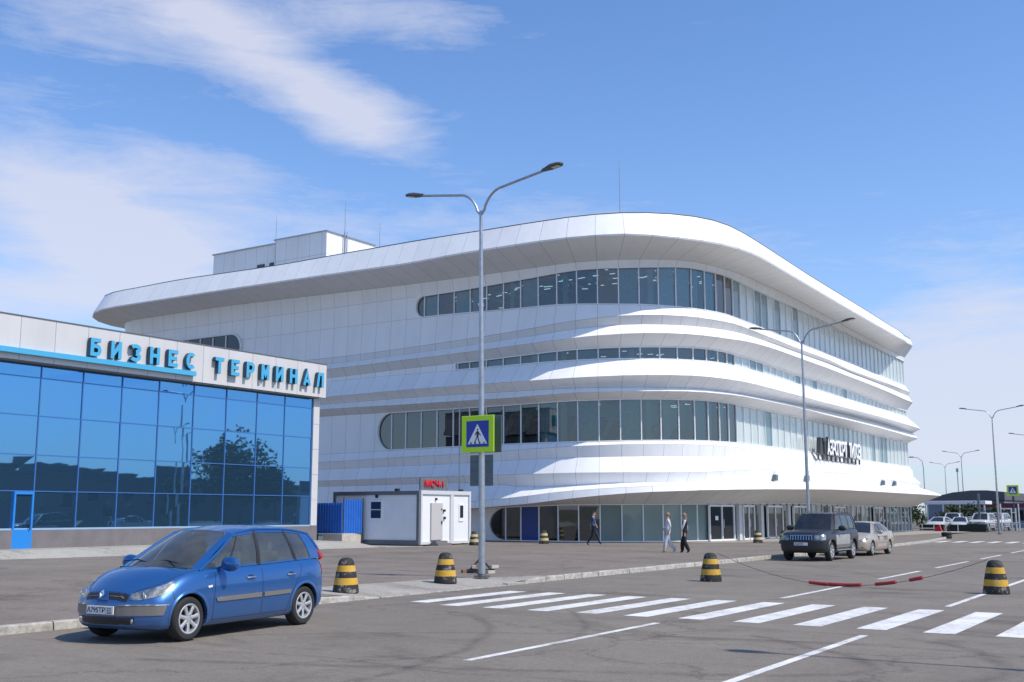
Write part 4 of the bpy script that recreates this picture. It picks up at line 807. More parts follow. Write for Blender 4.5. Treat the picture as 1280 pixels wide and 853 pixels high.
# roof: coping, fascia, soffit, deck
rf = MB()
strip(rf, lambda s: rp('R0', s, -.25, .0), lambda s: rp('R0', s, .03, .0), 1, None, 2)
strip(rf, lambda s: rp('R0', s, .03, .0), lambda s: rp('R0', s, .03, -.12), 2, None, 2)
rail_strip(rf, 'R0', 'R1', 3)
strip(rf, lambda s: rp('R1', s), lambda s: rp('R1', s, -.03, -.10), 4)
strip(rf, lambda s: rp('R1', s, -.03, -.10), lambda s: rp('R2', s, .0), 5, None, 1)
deck = [rp('R0', s, -.2, -.35) for s in SB]
c0 = Vector((-50, 85, 18.9))
for a, b in zip(deck, deck[1:]): rf.face([rf.vert(c0), rf.vert(a), rf.vert(b)], 3)
e0, e1 = deck[-1], deck[0]
rf.face([rf.vert(c0), rf.vert(e0), rf.vert((-76, 115, 18)), rf.vert(e1)], 3)
M['roof_dark'] = mat('flat_roof_membrane', (.35, .35, .35), .9)
roof_o = abuild(rf, 'roof', [M['clad'], M['soffit'], M['coping'], M['roof_dark']], smooth=True, fix=False)

# wall strips (each keeps its own hard edges)
GLS = [('g4t', 'g4b', 35.3, 'high'), ('g3t', 'g3b', 38.6, 'low'), ('g2t', 'g2b', 32.2, 'mid')]
wall = MB()
rail_strip(wall, 'R2', 'g4t', 10)
order = ['g4b', 'A1', 'A2', 'A3', 'g3t', None, 'g3b', 'B1', 'Bm', 'B2', 'g2t', None, 'g2b', 'C1', 'C2', 'C3', 'C4', 'C5']
si = 11
for a, b in zip(order, order[1:]):
    if a is None or b is None: continue
    strip(wall, (lambda s, a=a: rp(a, s)), (lambda s, b=b: rp(b, s)), si, None, 1 if (a, b) in (('A1', 'A2'), ('A3', 'g3t'), ('B2', 'g2t')) else 0)
    si += 1
CL_R = 41.2                             # ground floor glass starts here


def pill_wall(mb, T, B, s0, rad, idx, left=0.0, ss_n=14):
    """wall left of a window band whose end is rounded; T, B are point functions of s"""
    ss = [s for s in SB if left <= s < s0 - .01] + [s0]
    strip(mb, T, B, idx, ss)
    top, bot = [], []
    for k in range(ss_n + 1):
        f = 1 - math.cos(k / ss_n * math.pi / 2); s = s0 + rad * f
        h = math.sqrt(max(0, 1 - (1 - f) ** 2))
        t_, b_ = T(s), B(s); m_ = t_.lerp(b_, .5)
        top.append((s, t_, m_.lerp(t_, h))); bot.append((s, m_.lerp(b_, h), b_))
    for lst, q in ((top, idx), (bot, idx)):
        for (s1, a1, b1), (s2, a2, b2) in zip(lst, lst[1:]):
            mb.quad(a1, a2, b2, b1, 0, ((s1, q * 50 + .1), (s2, q * 50 + .1), (s2, q * 50 + .5), (s1, q * 50 + .5)))
    return [x[2] for x in top], [x[1] for x in bot]


def inward(p, s, d):
    i, t = at_s(s); n = NV[i].lerp(NV[i + 1], t).normalized(); return p - n * d


pill_edges = {}
for (kt, kb_, s0, nm) in GLS:
    T = lambda s, kt=kt: rp(kt, s); B = lambda s, kb_=kb_: rp(kb_, s)
    zt, zb = T(s0 + .8).z, B(s0 + .8).z; rad = (zt - zb) / 2 * (.95 if nm != 'low' else .6)
    pill_edges[nm] = pill_wall(wall, T, B, s0, rad, si) + (s0, rad); si += 1
gT = lambda s: rp('g1t', s, 0, 0, 0.0); gB = lambda s: base_p(s, 0, .16)
pill_edges['ground'] = pill_wall(wall, gT, gB, CL_R, 1.25, si) + (CL_R, 1.25); si += 1
strip(wall, lambda s: base_p(s, .0, .17), lambda s: base_p(s, .0, -.05), si, None, 3)
# plain back and side walls
pb = [base_p(SB[-1], 0, 0), Vector((-77.5, 114, 0)), base_p(0, 0, 0)]
for a, b in zip(pb, pb[1:]): wall.quad((a.x, a.y, 0), (b.x, b.y, 0), (b.x, b.y, 17.2), (a.x, a.y, 17.2), 2)
wall_o = abuild(wall, 'wall', [M['clad'], M['soffit'], M['clad_flat'], M['coping']], smooth=True, fix=False)
# canopy above the entrances
cn = MB()
strip(cn, lambda s: rp('C5', s), lambda s: rp('C6', s), 40)
strip(cn, lambda s: rp('C6', s), lambda s: rp('g1t', s), 41, None, 1)
strip(cn, lambda s: rp('g1t', s), lambda s: rp('g1t', s, 0, 0, -.3), 42, None, 1)
canopy_o = abuild(cn, 'canopy', [M['clad'], M['soffit']], smooth=True, fix=False)

# window bands
rnd = random.Random(3)


def band(T, B, s0, nm, edges, kinds, rec=.14, s_end=None, fin=.075, skip=()):
    s_end = s_end or S_END + 1.5
    ss = []; s = s0 + .02
    first = s0 + edges[3] * .98
    ss = [s0 - .02, first]; q = PITCH * math.ceil((first + .45) / PITCH)
    while q < s_end - .3: ss.append(q); q += PITCH
    ss.append(s_end)
    gl = MB(); mats = ['g_clear', 'g_curtain', 'g_curtain2', 'g_frost', 'g_frost2', 'g_blue', 'g_dark']
    for a, b in zip(ss, ss[1:]):
        k = kinds((a + b) / 2)
        if k is None: continue
        tl = rnd.uniform(-.006, .006); tr = rnd.uniform(-.006, .006)
        p = [inward(B(a), a, rec + tl), inward(B(b), b, rec + tr), inward(T(b), b, rec - tr), inward(T(a), a, rec - tl)]
        gl.quad(p[0] - Vector((0, 0, .03)), p[1] - Vector((0, 0, .03)), p[2] + Vector((0, 0, .03)), p[3] + Vector((0, 0, .03)), mats.index(k))
    g_o = abuild(gl, 'window', [M[m] for m in mats], fix=False)
    fr = MB()
    for a in ss[1:]:
        if any(x0 < a < x1 for x0, x1 in skip): continue
        i, t = at_s(a); n = NV[i]
        b0, t0 = inward(B(a), a, rec), inward(T(a), a, rec)
        c = (b0 + t0) / 2; d = Vector((-n.y, n.x, 0))
        pts = [b0 - d * .03 + n * fin, b0 + d * .03 + n * fin, b0 + d * .03 - n * .03, b0 - d * .03 - n * .03]
        ups = [p + (t0 - b0) for p in pts]
        i0 = [fr.vert(p) for p in pts] + [fr.vert(p) for p in ups]
        for f in ((0, 1, 5, 4), (1, 2, 6, 5), (2, 3, 7, 6), (3, 0, 4, 7)): fr.face([i0[q] for q in f])
    # top and bottom returns with a slim trim
    sx = [edges[2] + edges[3]] + [s for s in SB if edges[2] + edges[3] < s < s_end] + [s_end]
    for F, sg in ((T, -1), (B, 1)):
        rows = [[F(s) + Vector((0, 0, -.0)) for s in sx], [inward(F(s), s, -.03) for s in sx], [inward(F(s), s, -.03) + Vector((0, 0, .06 * sg)) for s in sx], [inward(F(s), s, .20) + Vector((0, 0, .06 * sg)) for s in sx]]
        fr.grid(rows)
    # rounded end: reveal and pale lip
    e = edges[0][::-1] + edges[1][1:]
    cen = sum(e, Vector()) / len(e)
    sN = edges[2] + .3
    rows = [[inward(p, sN, -.035) for p in e], [inward(p + (cen - p).normalized() * .07, sN, -.035) for p in e], [inward(p + (cen - p).normalized() * .07, sN, .24) for p in e]]
    fr.grid([[inward(p, sN, 0) for p in e]] + rows)
    f_o = abuild(fr, 'window_frame', M['trim'], parent=g_o)
    return g_o


def kinds_upper(s):
    if s > 60.5: return 'g_curtain' if rnd.random() < .84 else 'g_curtain2'
    return 'g_clear'


kinds_high = kinds_low = kinds_mid = kinds_upper
for (kt, kb_, s0, nm), kf in zip(GLS, (kinds_high, kinds_low, kinds_mid)):
    band((lambda s, kt=kt: rp(kt, s)), (lambda s, kb_=kb_: rp(kb_, s)), s0, nm, pill_edges[nm], kf)


def kinds_ground(s):
    if s < 43.3: return 'g_clear'
    if s < 45.0: return 'g_blue'
    if s < 48.2: return 'g_clear'
    if s < 60.3: return 'g_frost' if rnd.random() < .75 else 'g_frost2'
    if s < 76: return 'g_frost2' if rnd.random() < .3 else 'g_clear'
    return rnd.choice(['g_clear', 'g_clear', 'g_frost2', 'g_frost'])


band(gT, gB, CL_R, 'ground', pill_edges['ground'], kinds_ground, rec=.12)

# rooms behind the clear panes
room = MB()
for kt, kb_, d in (('g4t', 'g4b', 6), ('g3t', 'g3b', 5), ('g2t', 'g2b', 7)):
    sx = [s for s in SB if 30 <= s <= 66]
    fl = [[inward(rp(kb_, s), s, .35) + Vector((0, 0, -.3)) for s in sx], [inward(rp(kb_, s), s, d * .9) + Vector((0, 0, -.3)) for s in sx]]
    ce = [[inward(rp(kt, s), s, .35) + Vector((0, 0, .25)) for s in sx], [inward(rp(kt, s), s, d * .9) + Vector((0, 0, .25)) for s in sx]]
    room.grid(fl, 1); room.grid(ce, 0); room.grid([fl[1], ce[1]], 0)
sx = [s for s in SB if 38 <= s <= 108]
f0 = [base_p(s, -.2, .15) for s in sx]; f1 = [base_p(s, -6, .15) for s in sx]; c1 = [base_p(s, -6, 3.0) for s in sx]; c2 = [base_p(s, -.2, 3.0) for s in sx]
room.grid([f0, f1], 1); room.grid([f1, c1], 0); room.grid([c1, c2], 0)
for s in [36 + 1.7 * q for q in range(14)]:   # ceiling lamps and hanging ducts (unlit)
    for kt in ('g4t', 'g2t'):
        p = inward(rp(kt, s), s, 2.2) ; q = inward(rp(kt, s + .2), s + .2, 4.6)
        room.bar((p.x, p.y, p.z - .25), (q.x, q.y, q.z - .2), .25, .12, 2)
abuild(room, 'interior', [M['inner'], M['inner_floor'], M['trim']], fix=False)
bl = MB(); lit = MB()                   # blinds drawn across some panes, ceiling lamps further in
for kt, kb_, s0, nm in GLS:
    k = math.ceil(s0 / PITCH)
    while k * PITCH < 60.4:
        a = k * PITCH; k += 1
        if nm == 'mid' and a < 44.5: continue
        r_ = rnd.random()
        if r_ < .36: f0_, f1_ = .02, .98
        elif r_ < .66: f0_ = rnd.uniform(.05, .6); f1_ = f0_ + rnd.uniform(.22, .38)
        else: continue
        sa, sb = a + f0_ * PITCH, a + f1_ * PITCH
        n = 8; ra, rb = [], []
        for q in range(n + 1):
            s = lerp(sa, sb, q / n); w_ = .30 + .035 * (q % 2)
            ra.append(inward(rp(kb_, s), s, w_) + Vector((0, 0, .02))); rb.append(inward(rp(kt, s), s, w_) + Vector((0, 0, .1)))
        bl.grid([ra, rb])
for kt, s_a, n_ in (('g4t', 36, 60), ('g3t', 42, 16), ('g2t', 47, 18)):
    for q in range(n_):
        s = lerp(s_a, 60, (q + rnd.random() * .8) / n_); dd = rnd.uniform(.8, 4.6); p = inward(rp(kt, s), s, dd); p.z += -.03 + rnd.uniform(-.45, .12)
        l_ = rnd.uniform(.1, .3); an = rnd.uniform(-.5, .5); v_ = Vector((math.cos(an), math.sin(an), 0)) * l_
        lit.bar(p - v_, p + v_, .09, .035)
for q_ in bl.pieces(): abuild(q_, 'blind', M['blind'], fix=False)
for q_ in lit.pieces(): abuild(q_, 'ceiling_lamp', M['lit'], fix=False)
bm_ = MB()                              # pale yellow steel beams with round holes behind the middle band
for k in range(11):
    s = 41.0 + k * 1.28
    a = inward(rp('g2b', s), s, 1.6); b = inward(rp('g2t', s + 1.5), s + 1.5, 1.2)
    bm_.bar(a, b, .16, .3)
for lo, hi, s_a, s_b in ((.62, .95, 42.2, 55.5), (.40, .55, 49.0, 56.5)):
    n = 44; r0 = []; r1 = []
    for k in range(n + 1):
        s = lerp(s_a, s_b, k / n); tb, tt = inward(rp('g2b', s), s, 1.1), inward(rp('g2t', s), s, 1.1); sl = (k / n - .5) * .3
        r0.append(tb.lerp(tt, lo - sl)); r1.append(tb.lerp(tt, hi - sl))
    bm_.grid([r0, r1])
for k in range(7):
    s = 44.0 + k * 1.9; c = inward(rp('g2b', s).lerp(rp('g2t', s), .72), s, 1.0)
    i_, t_ = at_s(s); n_ = NV[i_]; d_ = Vector((-n_.y, n_.x, 0)); pts = [c + d_ * .3 * math.cos(a * math.pi / 8) + Vector((0, 0, .3 * math.sin(a * math.pi / 8))) for a in range(17)]
    bm_.tube(pts, .05, 6, 0, False)
abuild(bm_, 'beam', M['beam'])

# small window with a rounded end on the blank wall above the blue glass building
def pill_pts(x0, x1, z0, z1, y, right=True, n=12):
    r = (z1 - z0) / 2; zc = (z0 + z1) / 2; pts = [(x0, y, z0)]
    for k in range(n + 1):
        a = -math.pi / 2 + math.pi * k / n; pts.append((x1 - r + r * math.cos(a), y, zc + r * math.sin(a)))
    pts.append((x0, y, z1)); return pts
sw = MB(); sw.prism(pill_pts(-70, -61.1, 12.9, 14.95, 56.32), (0, .06, 0), 0)
sw_o = abuild(sw, 'window', M['g_clear' if False else 'g_dark'])
sf = MB(); pts = pill_pts(-70, -61.0, 12.85, 15.0, 56.27); sf.tube(pts, .07, 6)
for x in (-62.6, -64.0, -65.4, -66.8, -68.2): sf.box(x - .03, 56.24, 12.9, x + .03, 56.32, 14.9)
abuild(sf, 'window_frame', M['trim'], parent=sw_o)

# entrance doors on the long side
def s_of_y(y):
    for i in range(NB - 1):
        if BV[i].y <= y <= BV[i + 1].y and BV[i].x > -40: return lerp(SB[i], SB[i + 1], (y - BV[i].y) / (BV[i + 1].y - BV[i].y))
for y0, y1 in ((62.9, 65.7), (67.2, 69.1), (71.5, 74.4), (76.6, 79.4), (86, 88.8), (97, 99.8)):
    sa, sb = s_of_y(y0), s_of_y(y1)
    p0, p1 = base_p(sa, .10, .15), base_p(sb, .10, .15); h = 2.12
    up = Vector((0, 0, h)); dm = MB(); w_ = (p1 - p0).normalized()
    for a, b in ((p0, p0 + up), (p1, p1 + up), (p0 + up, p1 + up), ((p0 + p1) / 2, (p0 + p1) / 2 + up), (p0 + Vector((0, 0, .05)), p1 + Vector((0, 0, .05)))):
        dm.bar(a, b, .11, .11)
    d_o = abuild(dm, 'door', M['trim'])
    dg = MB(); n_ = Vector((w_.y, -w_.x, 0)) * .01
    dg.quad(p0 - n_, p1 - n_, p1 + up - n_, p0 + up - n_); abuild(dg, 'pane', M['g_dark'], parent=d_o, fix=False)
    dh = MB(); q = (p0 + p1) / 2 + n_ * 7
    for s_ in (-.13, .13): dh.tube([q + w_ * s_ + Vector((0, 0, .8)), q + w_ * s_ + Vector((0, 0, 1.3))], .015, 6)
    if y0 < 64: dh.quad(*[p0.lerp(p1, f) + n_ * 3 + Vector((0, 0, z)) for f, z in ((.22, 1.25), (.34, 1.25), (.34, 1.5), (.22, 1.5))])
    for q_ in dh.pieces(): abuild(q_, 'handle', M['sign_white'], parent=d_o, fix=False)
for y in (66.5, 70.3, 75.5, 80.6, 84.8, 90.4):   # white pilasters between the doors
    pm = MB(); p = base_p(s_of_y(y), .12, 1.3); pm.box(p.x - .1, p.y - .22, .15, p.x + .1, p.y + .22, 2.35); abuild(pm, 'pilaster', M['kiosk_light'])

# lettering in front of the middle band: posts, dark emblem and white letters
XS = -26.35
Y0s, Y1s = 83.1, 91.8
zs = 6.2
M['letter_side'] = mat('dark_letter_side', (.05, .055, .06), .5)
block_text('АЭРОПОРТ ТИТОВ', Y1s - Y0s, 1.2, .24, Vector((XS, Y0s, zs)) - AOFF, (0, 1, 0), (0, 0, 1), M['sign_white'], M['letter_side'], airport, .19, .62)
em = MB(); em.prism([(XS, 81.15, zs), (XS, 81.35, zs + 1.2), (XS, 81.6, zs + 1.2), (XS, 81.85, zs)], (.3, 0, 0)); em.box(XS, 82.25, zs, XS + .3, 82.5, zs + .95); em.box(XS, 82.0, zs + .95, XS + .3, 82.75, zs + 1.2)
[abuild(q, 'emblem', M['letter_side']) for q in em.pieces()]
ps = MB(); ps.box(XS + .02, 81.0, zs - .10, XS + .10, Y1s, zs - .04)
k = 81.2
while k < Y1s: ps.box(XS + .04, k, 5.75, XS + .16, k + .14, zs - .05); k += 1.05
abuild(ps, 'sign_frame', M['dark_steel'])
# floodlights above the canopy
for y, z in ((70.9, 4.0), (76.9, 4.05), (96.5, 4.15), (100.2, 4.2)):
    s = s_of_y(y); p = rp('C4', s, .12, .0); fm = MB()
    fm.box(p.x - .05, p.y - .22, p.z + .02, p.x + .22, p.y + .22, p.z + .42, 0); fm.box(p.x - .3, p.y - .04, p.z - .05, p.x, p.y + .04, p.z + .2, 0)
    abuild(fm, 'floodlight', M['sign_back'], bevel=.02)
# rooftop plant room and lightning rods
M['plant'] = cladding('plant_room_panel', (.84, .84, .84), .02, .03, .5)
prm = MB()
def boxuv(mb, x0, y0, z0, x1, y1, z1):
    for (a, b) in (((x0, y0), (x1, y0)), ((x1, y0), (x1, y1)), ((x1, y1), (x0, y1)), ((x0, y1), (x0, y0))):
        L = math.hypot(b[0] - a[0], b[1] - a[1]); n = 3
        for k in range(n):
            za, zb = lerp(z0, z1, k / n), lerp(z0, z1, (k + 1) / n)
            mb.quad((a[0], a[1], za), (b[0], b[1], za), (b[0], b[1], zb), (a[0], a[1], zb), 0, ((0, k * 50 + .0), (L, k * 50 + .0), (L, k * 50 + zb - za), (0, k * 50 + zb - za)))
    mb.quad((x0, y0, z1), (x1, y0, z1), (x1, y1, z1), (x0, y1, z1), 0, ((.3, .3),) * 4)

boxuv(prm, -71.2, 62.3, 18.2, -63.7, 69.0, 23.35)
boxuv(prm, -63.7, 62.0, 18.2, -58.1, 67.8, 23.55)
boxuv(prm, -74.9, 62.0, 18.2, -72.6, 64.0, 21.55)
pr_o = abuild(prm, 'plant_room', M['plant'], parent=roof_o)
pd = MB()
for x0, x1, z0, z1 in ((-65.9, -65.1, 21.35, 21.85), (-64.5, -64.05, 21.3, 21.85)): pd.box(x0, 62.22, z0, x1, 62.32, z1)
[abuild(q, 'vent', M['g_dark'], parent=roof_o) for q in pd.pieces()]
pc = MB(); pc.box(-71.3, 62.2, 23.35, -63.7, 62.35, 23.45); pc.box(-63.8, 61.92, 23.55, -58.02, 62.1, 23.64); pc.box(-58.14, 62.0, 23.55, -58.0, 67.8, 23.64)
for y in (63.9, 64.2): pc.tube([(-57.95, y, 18.4), (-57.95, y, 23.9)], .05, 8)
abuild(pc, 'flashing', M['steel'], parent=roof_o)
for x, z in ((-32.4, 24.7), (-56.2, 25.8), (-63.6, 25.7), (-52.7, 23.4)):
    lm = MB(); lm.tube([(x, 62, 18.3), (x, 62, z - 1.5), (x, 62, z)], [.035, .025, .012], 6); abuild(lm, 'lightning_rod', M['steel'], parent=roof_o)

# ------------------------------------------------------------------ blue glass building in front on the left
BX = -40.43
biz = empty('office_building', (BX, 33, 0), 0, 'low blue mirror-glass building with pale parapet and turquoise Cyrillic lettering', 'building')
BOFF = Vector((BX, 33, 0))


def bbuild(mb, name, mats, parent=None, **k):
    o = mb.build(name, mats, parent or biz, **k); o.data.transform(Matrix.Translation(-BOFF)); return o


BY1 = 42.763
mull = [42.402, 40.41, 38.507, 36.531, 34.547, 32.562, 30.586, 28.634, 26.666, 24.682, 22.714, 20.746, 18.778, 16.81, 14.842]
rows_z = [1.231, 2.691, 4.134, 5.7, 7.234, 7.759]
core = MB(); core.box(-52.5, 10, .05, BX - .12, BY1 - .05, 7.7, 0); bbuild(core, 'wall', M['cassette'])
gl = MB(); rnd2 = random.Random(11)
for ya, yb in zip(mull, mull[1:]):
    for za, zb in zip(rows_z, rows_z[1:]):
        pass
        a, b, c, d = [rnd2.uniform(-.006, .006) for _ in range(4)]
        gl.quad((BX + a, yb + .02, za + .02), (BX + b, ya - .02, za + .02), (BX + c, ya - .02, zb - .02), (BX + d - (a - b + c - d) * 0, yb + .02, zb - .02))
glz = bbuild(gl, 'window', M['blue_glass'], fix=False)
fr = MB()
for y in mull: fr.box(BX - .1, y - .025, 1.2, BX + .03, y + .025, 7.76)
for z in rows_z[1:-1]: fr.box(BX - .1, 15, z - .02, BX + .025, 42.4, z + .02)
bbuild(fr, 'window_frame', [M['blue_frame']], parent=glz)
fr2 = MB(); fr2.box(BX - .1, 15, 1.165, BX + .05, 42.43, 1.235); bbuild(fr2, 'sill', mat('pale_blue_aluminium', (.30, .45, .62), .4), parent=glz)
pp = MB()
def uvbox(mb, x0, y0, z0, x1, y1, z1, offu=0.0):
    for (a, b) in (((x1, y0), (x1, y1)), ((x1, y1), (x0, y1)), ((x0, y0), (x1, y0)), ((x0, y1), (x0, y0))):
        L = math.hypot(b[0] - a[0], b[1] - a[1])
        mb.quad((a[0], a[1], z0), (b[0], b[1], z0), (b[0], b[1], z1), (a[0], a[1], z1), 0, ((offu, .05), (offu + L, .05), (offu + L, .05 + z1 - z0), (offu, .05 + z1 - z0)))
    mb.quad((x0, y0, z1), (x1, y0, z1), (x1, y1, z1), (x0, y1, z1), 0, ((.5, .5),) * 4)
    mb.quad((x0, y0, z0), (x1, y0, z0), (x1, y1, z0), (x0, y1, z0), 0, ((.5, .5),) * 4)
uvbox(pp, -52.6, 10, 7.81, BX + .45, 42.93, 9.555, .10)
bbuild(pp, 'parapet', M['cassette'])
cpg = MB(); cpg.box(BX + .29, 10, 9.555, BX + .475, 42.97, 9.60); cpg.box(-52.6, 42.8, 9.555, BX + .29, 42.97, 9.60); cpg.box(BX - .1, 10, 7.745, BX + .41, 42.48, 7.81)
bbuild(cpg, 'coping', M['coping'])
st = MB(); st.box(BX + .45, 10, 8.04, BX + .66, 34.07, 8.25); bbuild(st, 'stripe', M['light_blue'])
pil = MB()
for k in range(5): uvbox(pil, BX - .25, 42.43, 1.19 + k * 1.31, BX + .08, BY1 + .12, 1.19 + k * 1.31 + 1.297)
bbuild(pil, 'pilaster', M['cassette'])
pn = MB(); pn.box(-52.5, 10, -.1, BX + .10, 25.79, 1.165); pn.box(-52.5, 26.65, -.1, BX + .10, 42.89, 1.165); bbuild(pn, 'plinth', M['plinth'])
dr = MB(); 
for y0, y1, z0, z1 in ((25.79, 25.87, .44, 2.67), (26.57, 26.65, .44, 2.67), (25.87, 26.57, .44, 1.19), (25.87, 26.57, 2.56, 2.67)): dr.box(BX - .05, y0, z0, BX + .10, y1, z1)
d_o = bbuild(dr, 'door', mat('bright_blue_door', (.02, .22, .62), .35))
dp = MB(); dp.box(BX, 25.87, 1.19, BX + .045, 26.57, 2.56); bbuild(dp, 'pane', M['blue_glass'], parent=d_o)
dh = MB(); dh.tube([(BX + .14, 26.5, 1.15), (BX + .14, 26.5, 1.56)], .018, 8); bbuild(dh, 'handle', M['black'], parent=d_o)
M['letter_return'] = mat('letter_return', (.01, .07, .13), .5)
# turquoise channel letters, one mesh per word
for txt, y0, y1, z0 in (('БИЗНЕС', 28.39, 33.96, 8.32), ('ТЕРМИНАЛ', 35.14, 42.49, 8.30)):
    block_text(txt, y1 - y0, .76, .20, Vector((BX + .50, y0, z0)) - BOFF, (0, 1, 0), (0, 0, 1), M['light_blue'], M['letter_return'], biz, .215, .70)

# ------------------------------------------------------------------ white cabin
cab = empty('security_cabin', (-39, 48.3, PZ), 0, 'white prefabricated cabin with grey steel frame and red lettering above its door', 'cabin')
def rel(mb, off, root, name, mats, parent=None, **k):
    o = mb.build(name, mats, parent or root, **k); o.data.transform(Matrix.Translation(-Vector(off))); return o
CO = (-39, 48.3, PZ)
cx0, cx1, cy0, cy1, cz0, cz1 = -42.05, -36.05, 45.95, 50.6, .22, 2.98
b = MB(); b.box(cx0 + .06, cy0 + .06, cz0, cx1 - .06, cy1 - .06, cz1 - .05); rel(b, CO, cab, 'wall', M['kiosk_wall'])
f = MB()
for x, y in ((cx0, cy0), (cx1 - .16, cy0), (cx0, cy1 - .16)): f.box(x, y, cz0 - .02, x + .16, y + .16, cz1)
f.box(cx0 + .16, cy0, cz1 - .2, cx1 - .16, cy0 + .12, cz1); f.box(cx0 + .16, cy0, cz0 - .05, cx1 - .16, cy0 + .12, cz0 + .2)
f.box(cx0 + .1, cy0 + .12, cz1 - .06, cx1 - .16, cy1, cz1 - .01)
rel(f, CO, cab, 'frame', M['kiosk_frame'])
f = MB()
f.box(cx1 - .14, cy0 + .16, cz1 - .17, cx1 + .02, cy1, cz1 + .03); f.box(cx1 - .14, cy0 + .16, cz0 - .02, cx1 + .02, cy1, cz0 + .12)
f.box(cx1 - .12, cy1 - .16, cz0 + .12, cx1 + .02, cy1, cz1 - .17); f.box(cx1 - .12, 48.72, cz0 + .12, cx1 + .01, 49.02, cz1 - .17); f.box(cx1 - .12, cy0 + .17, cz0 + .12, cx1 + .01, cy0 + .3, cz1 - .17)
rel(f, CO, cab, 'end_frame', M['kiosk_light'])
d = MB(); d.box(cx1 - .05, 47.0, .42, cx1 + .03, 47.98, 2.36); d_ = rel(d, CO, cab, 'door', M['door_grey'], bevel=.01)
h = MB(); h.box(cx1 + .03, 47.85, 1.25, cx1 + .08, 47.91, 1.42); h.box(cx1 + .03, 47.82, 2.0, cx1 + .06, 47.9, 2.06); rel(h, CO, cab, 'handle', M['black'], parent=d_)
w = MB(); w.box(-39.42, cy0 + .02, 1.48, -38.54, cy0 + .075, 2.5); w_ = rel(w, CO, cab, 'window', M['trim'])
w = MB(); w.box(-39.32, cy0 + .0, 1.56, -38.64, cy0 + .03, 1.98); w.box(-39.32, cy0 + .0, 2.03, -38.64, cy0 + .03, 2.42); rel(w, CO, cab, 'pane', M['g_dark'], parent=w_)
w = MB(); w.box(cx1 - .055, 49.55, 1.38, cx1 - .02, 49.98, 2.32); w_ = rel(w, CO, cab, 'window', M['trim'])
w = MB(); w.box(cx1 - .03, 49.62, 1.58, cx1 + .0, 49.9, 2.24); rel(w, CO, cab, 'pane', M['g_dark'], parent=w_)
v = MB(); v.lathe([(0, -.06), (.1, -.06), (.1, 0)], 14, 0, 'y', (-38.95, cy0 + .06, 2.72)); v.lathe([(0, cx1), (.0, cx1)], 3, 0, 'x', (0, 0, 0)) if False else None; rel(v, CO, cab, 'vent', M['black'])
s_ = MB(); s_.box(cx1 - .1, 46.9, .1, cx1 + .55, 48.1, .26); s_.box(cx1 + .0, 47.0, .26, cx1 + .35, 48.0, .38); rel(s_, CO, cab, 'step', M['plinth'])
s_ = MB(); s_.box(cx1 - .12, 46.1, 3.03, cx1 - .04, 48.45, 3.66); so = rel(s_, CO, cab, 'sign', M['kiosk_frame'])
text_part('МСЧ-1', 1.62, .36, .08, Vector((cx1 - .04, 46.45, 3.2)) - Vector(CO), (0, 1, 0), (0, 0, 1), M['red'], so, bold=.02)
s_ = MB(); s_.box(cx1 - .5, 50.1, 3.0, cx1 - .3, 50.3, 3.12); s_.box(cx1 - .07, 48.1, 1.9, cx1 + .05, 48.22, 2.02); s_.box(cx1 - .07, 47.4, 2.5, cx1 + .04, 47.5, 2.62); s_.box(cx1 - .07, 48.15, 1.5, cx1 + .03, 48.27, 1.64)
s_.box(-37.9, 46.2, 2.97, -37.7, 46.4, 3.12); [rel(q, CO, cab, 'junction_box', M['black']) for q in s_.pieces()]
s_ = MB(); s_.tube([(-40.0, 46.2, 2.96), (-40.6, 46.1, 2.55), (-41.2, 45.9, 1.9), (-41.9, 46.2, 2.2)], .015, 5); rel(s_, CO, cab, 'cable', M['black'])
tk = MB()
for x in (cx0 + .3, -39, cx1 - .4):
    for y in (cy0 + .2, cy1 - .4): tk.box(x, y, PZ - .05, x + .3, y + .3, .21)
[rel(q, CO, cab, 'foot', M['concrete']) for q in tk.pieces()]

# white downpipe/pole beside the cabin in front of the terminal wall
pol = MB(); pol.tube([(-40.35, 55.4, PZ), (-40.35, 55.4, 8.6)], .045, 8); tag(pol.build('mast', M['steel']), 'slim grey mast rising behind the white cabin', 'mast')

# blue corrugated enclosure on a concrete block
fen = empty('corrugated_screen', (-41, 45, PZ), 0, 'bright blue corrugated metal screen on a concrete base between blue glass building and white cabin', 'fence')
FO = (-41, 45, PZ)
def corrug(p0, p1, z0, z1, n, amp=.03):
    a, b = Vector(p0), Vector(p1); d = (b - a); L = d.length; d.normalize(); nn = Vector((d.y, -d.x)); rows = [[], []]
    prof = [(0, 0), (.25, 0), (.35, 1), (.75, 1), (.85, 0)]
    for k in range(n):
        for f_, h_ in prof:
            q = a + d * (L * (k + f_) / n) + nn * amp * h_
            rows[0].append((q.x, q.y, z0)); rows[1].append((q.x, q.y, z1))
    rows[0].append((b.x, b.y, z0)); rows[1].append((b.x, b.y, z1)); return rows
m = MB(); m.grid(corrug((-42.6, 44.4), (-39.95, 44.4), .76, 2.36, 14)); rel(m, FO, fen, 'front_panel', M['sheet_blue'], fix=False)
m = MB(); m.grid(corrug((-39.93, 44.4), (-39.75, 45.75), .76, 2.52, 8)); rel(m, FO, fen, 'side_panel', M['sheet_blue'], fix=False)
m = MB(); m.box(-42.5, 44.25, .05, -39.8, 45.8, .76); rel(m, FO, fen, 'base', M['concrete'], bevel=.02)
m = MB()
for x, y in ((-39.93, 44.43), (-39.73, 45.75), (-42.65, 44.45)): m.box(x, y, .05, x + .05, y + .05, 2.62)
for q in m.pieces(): rel(q, FO, fen, 'post', M['dark_steel'])
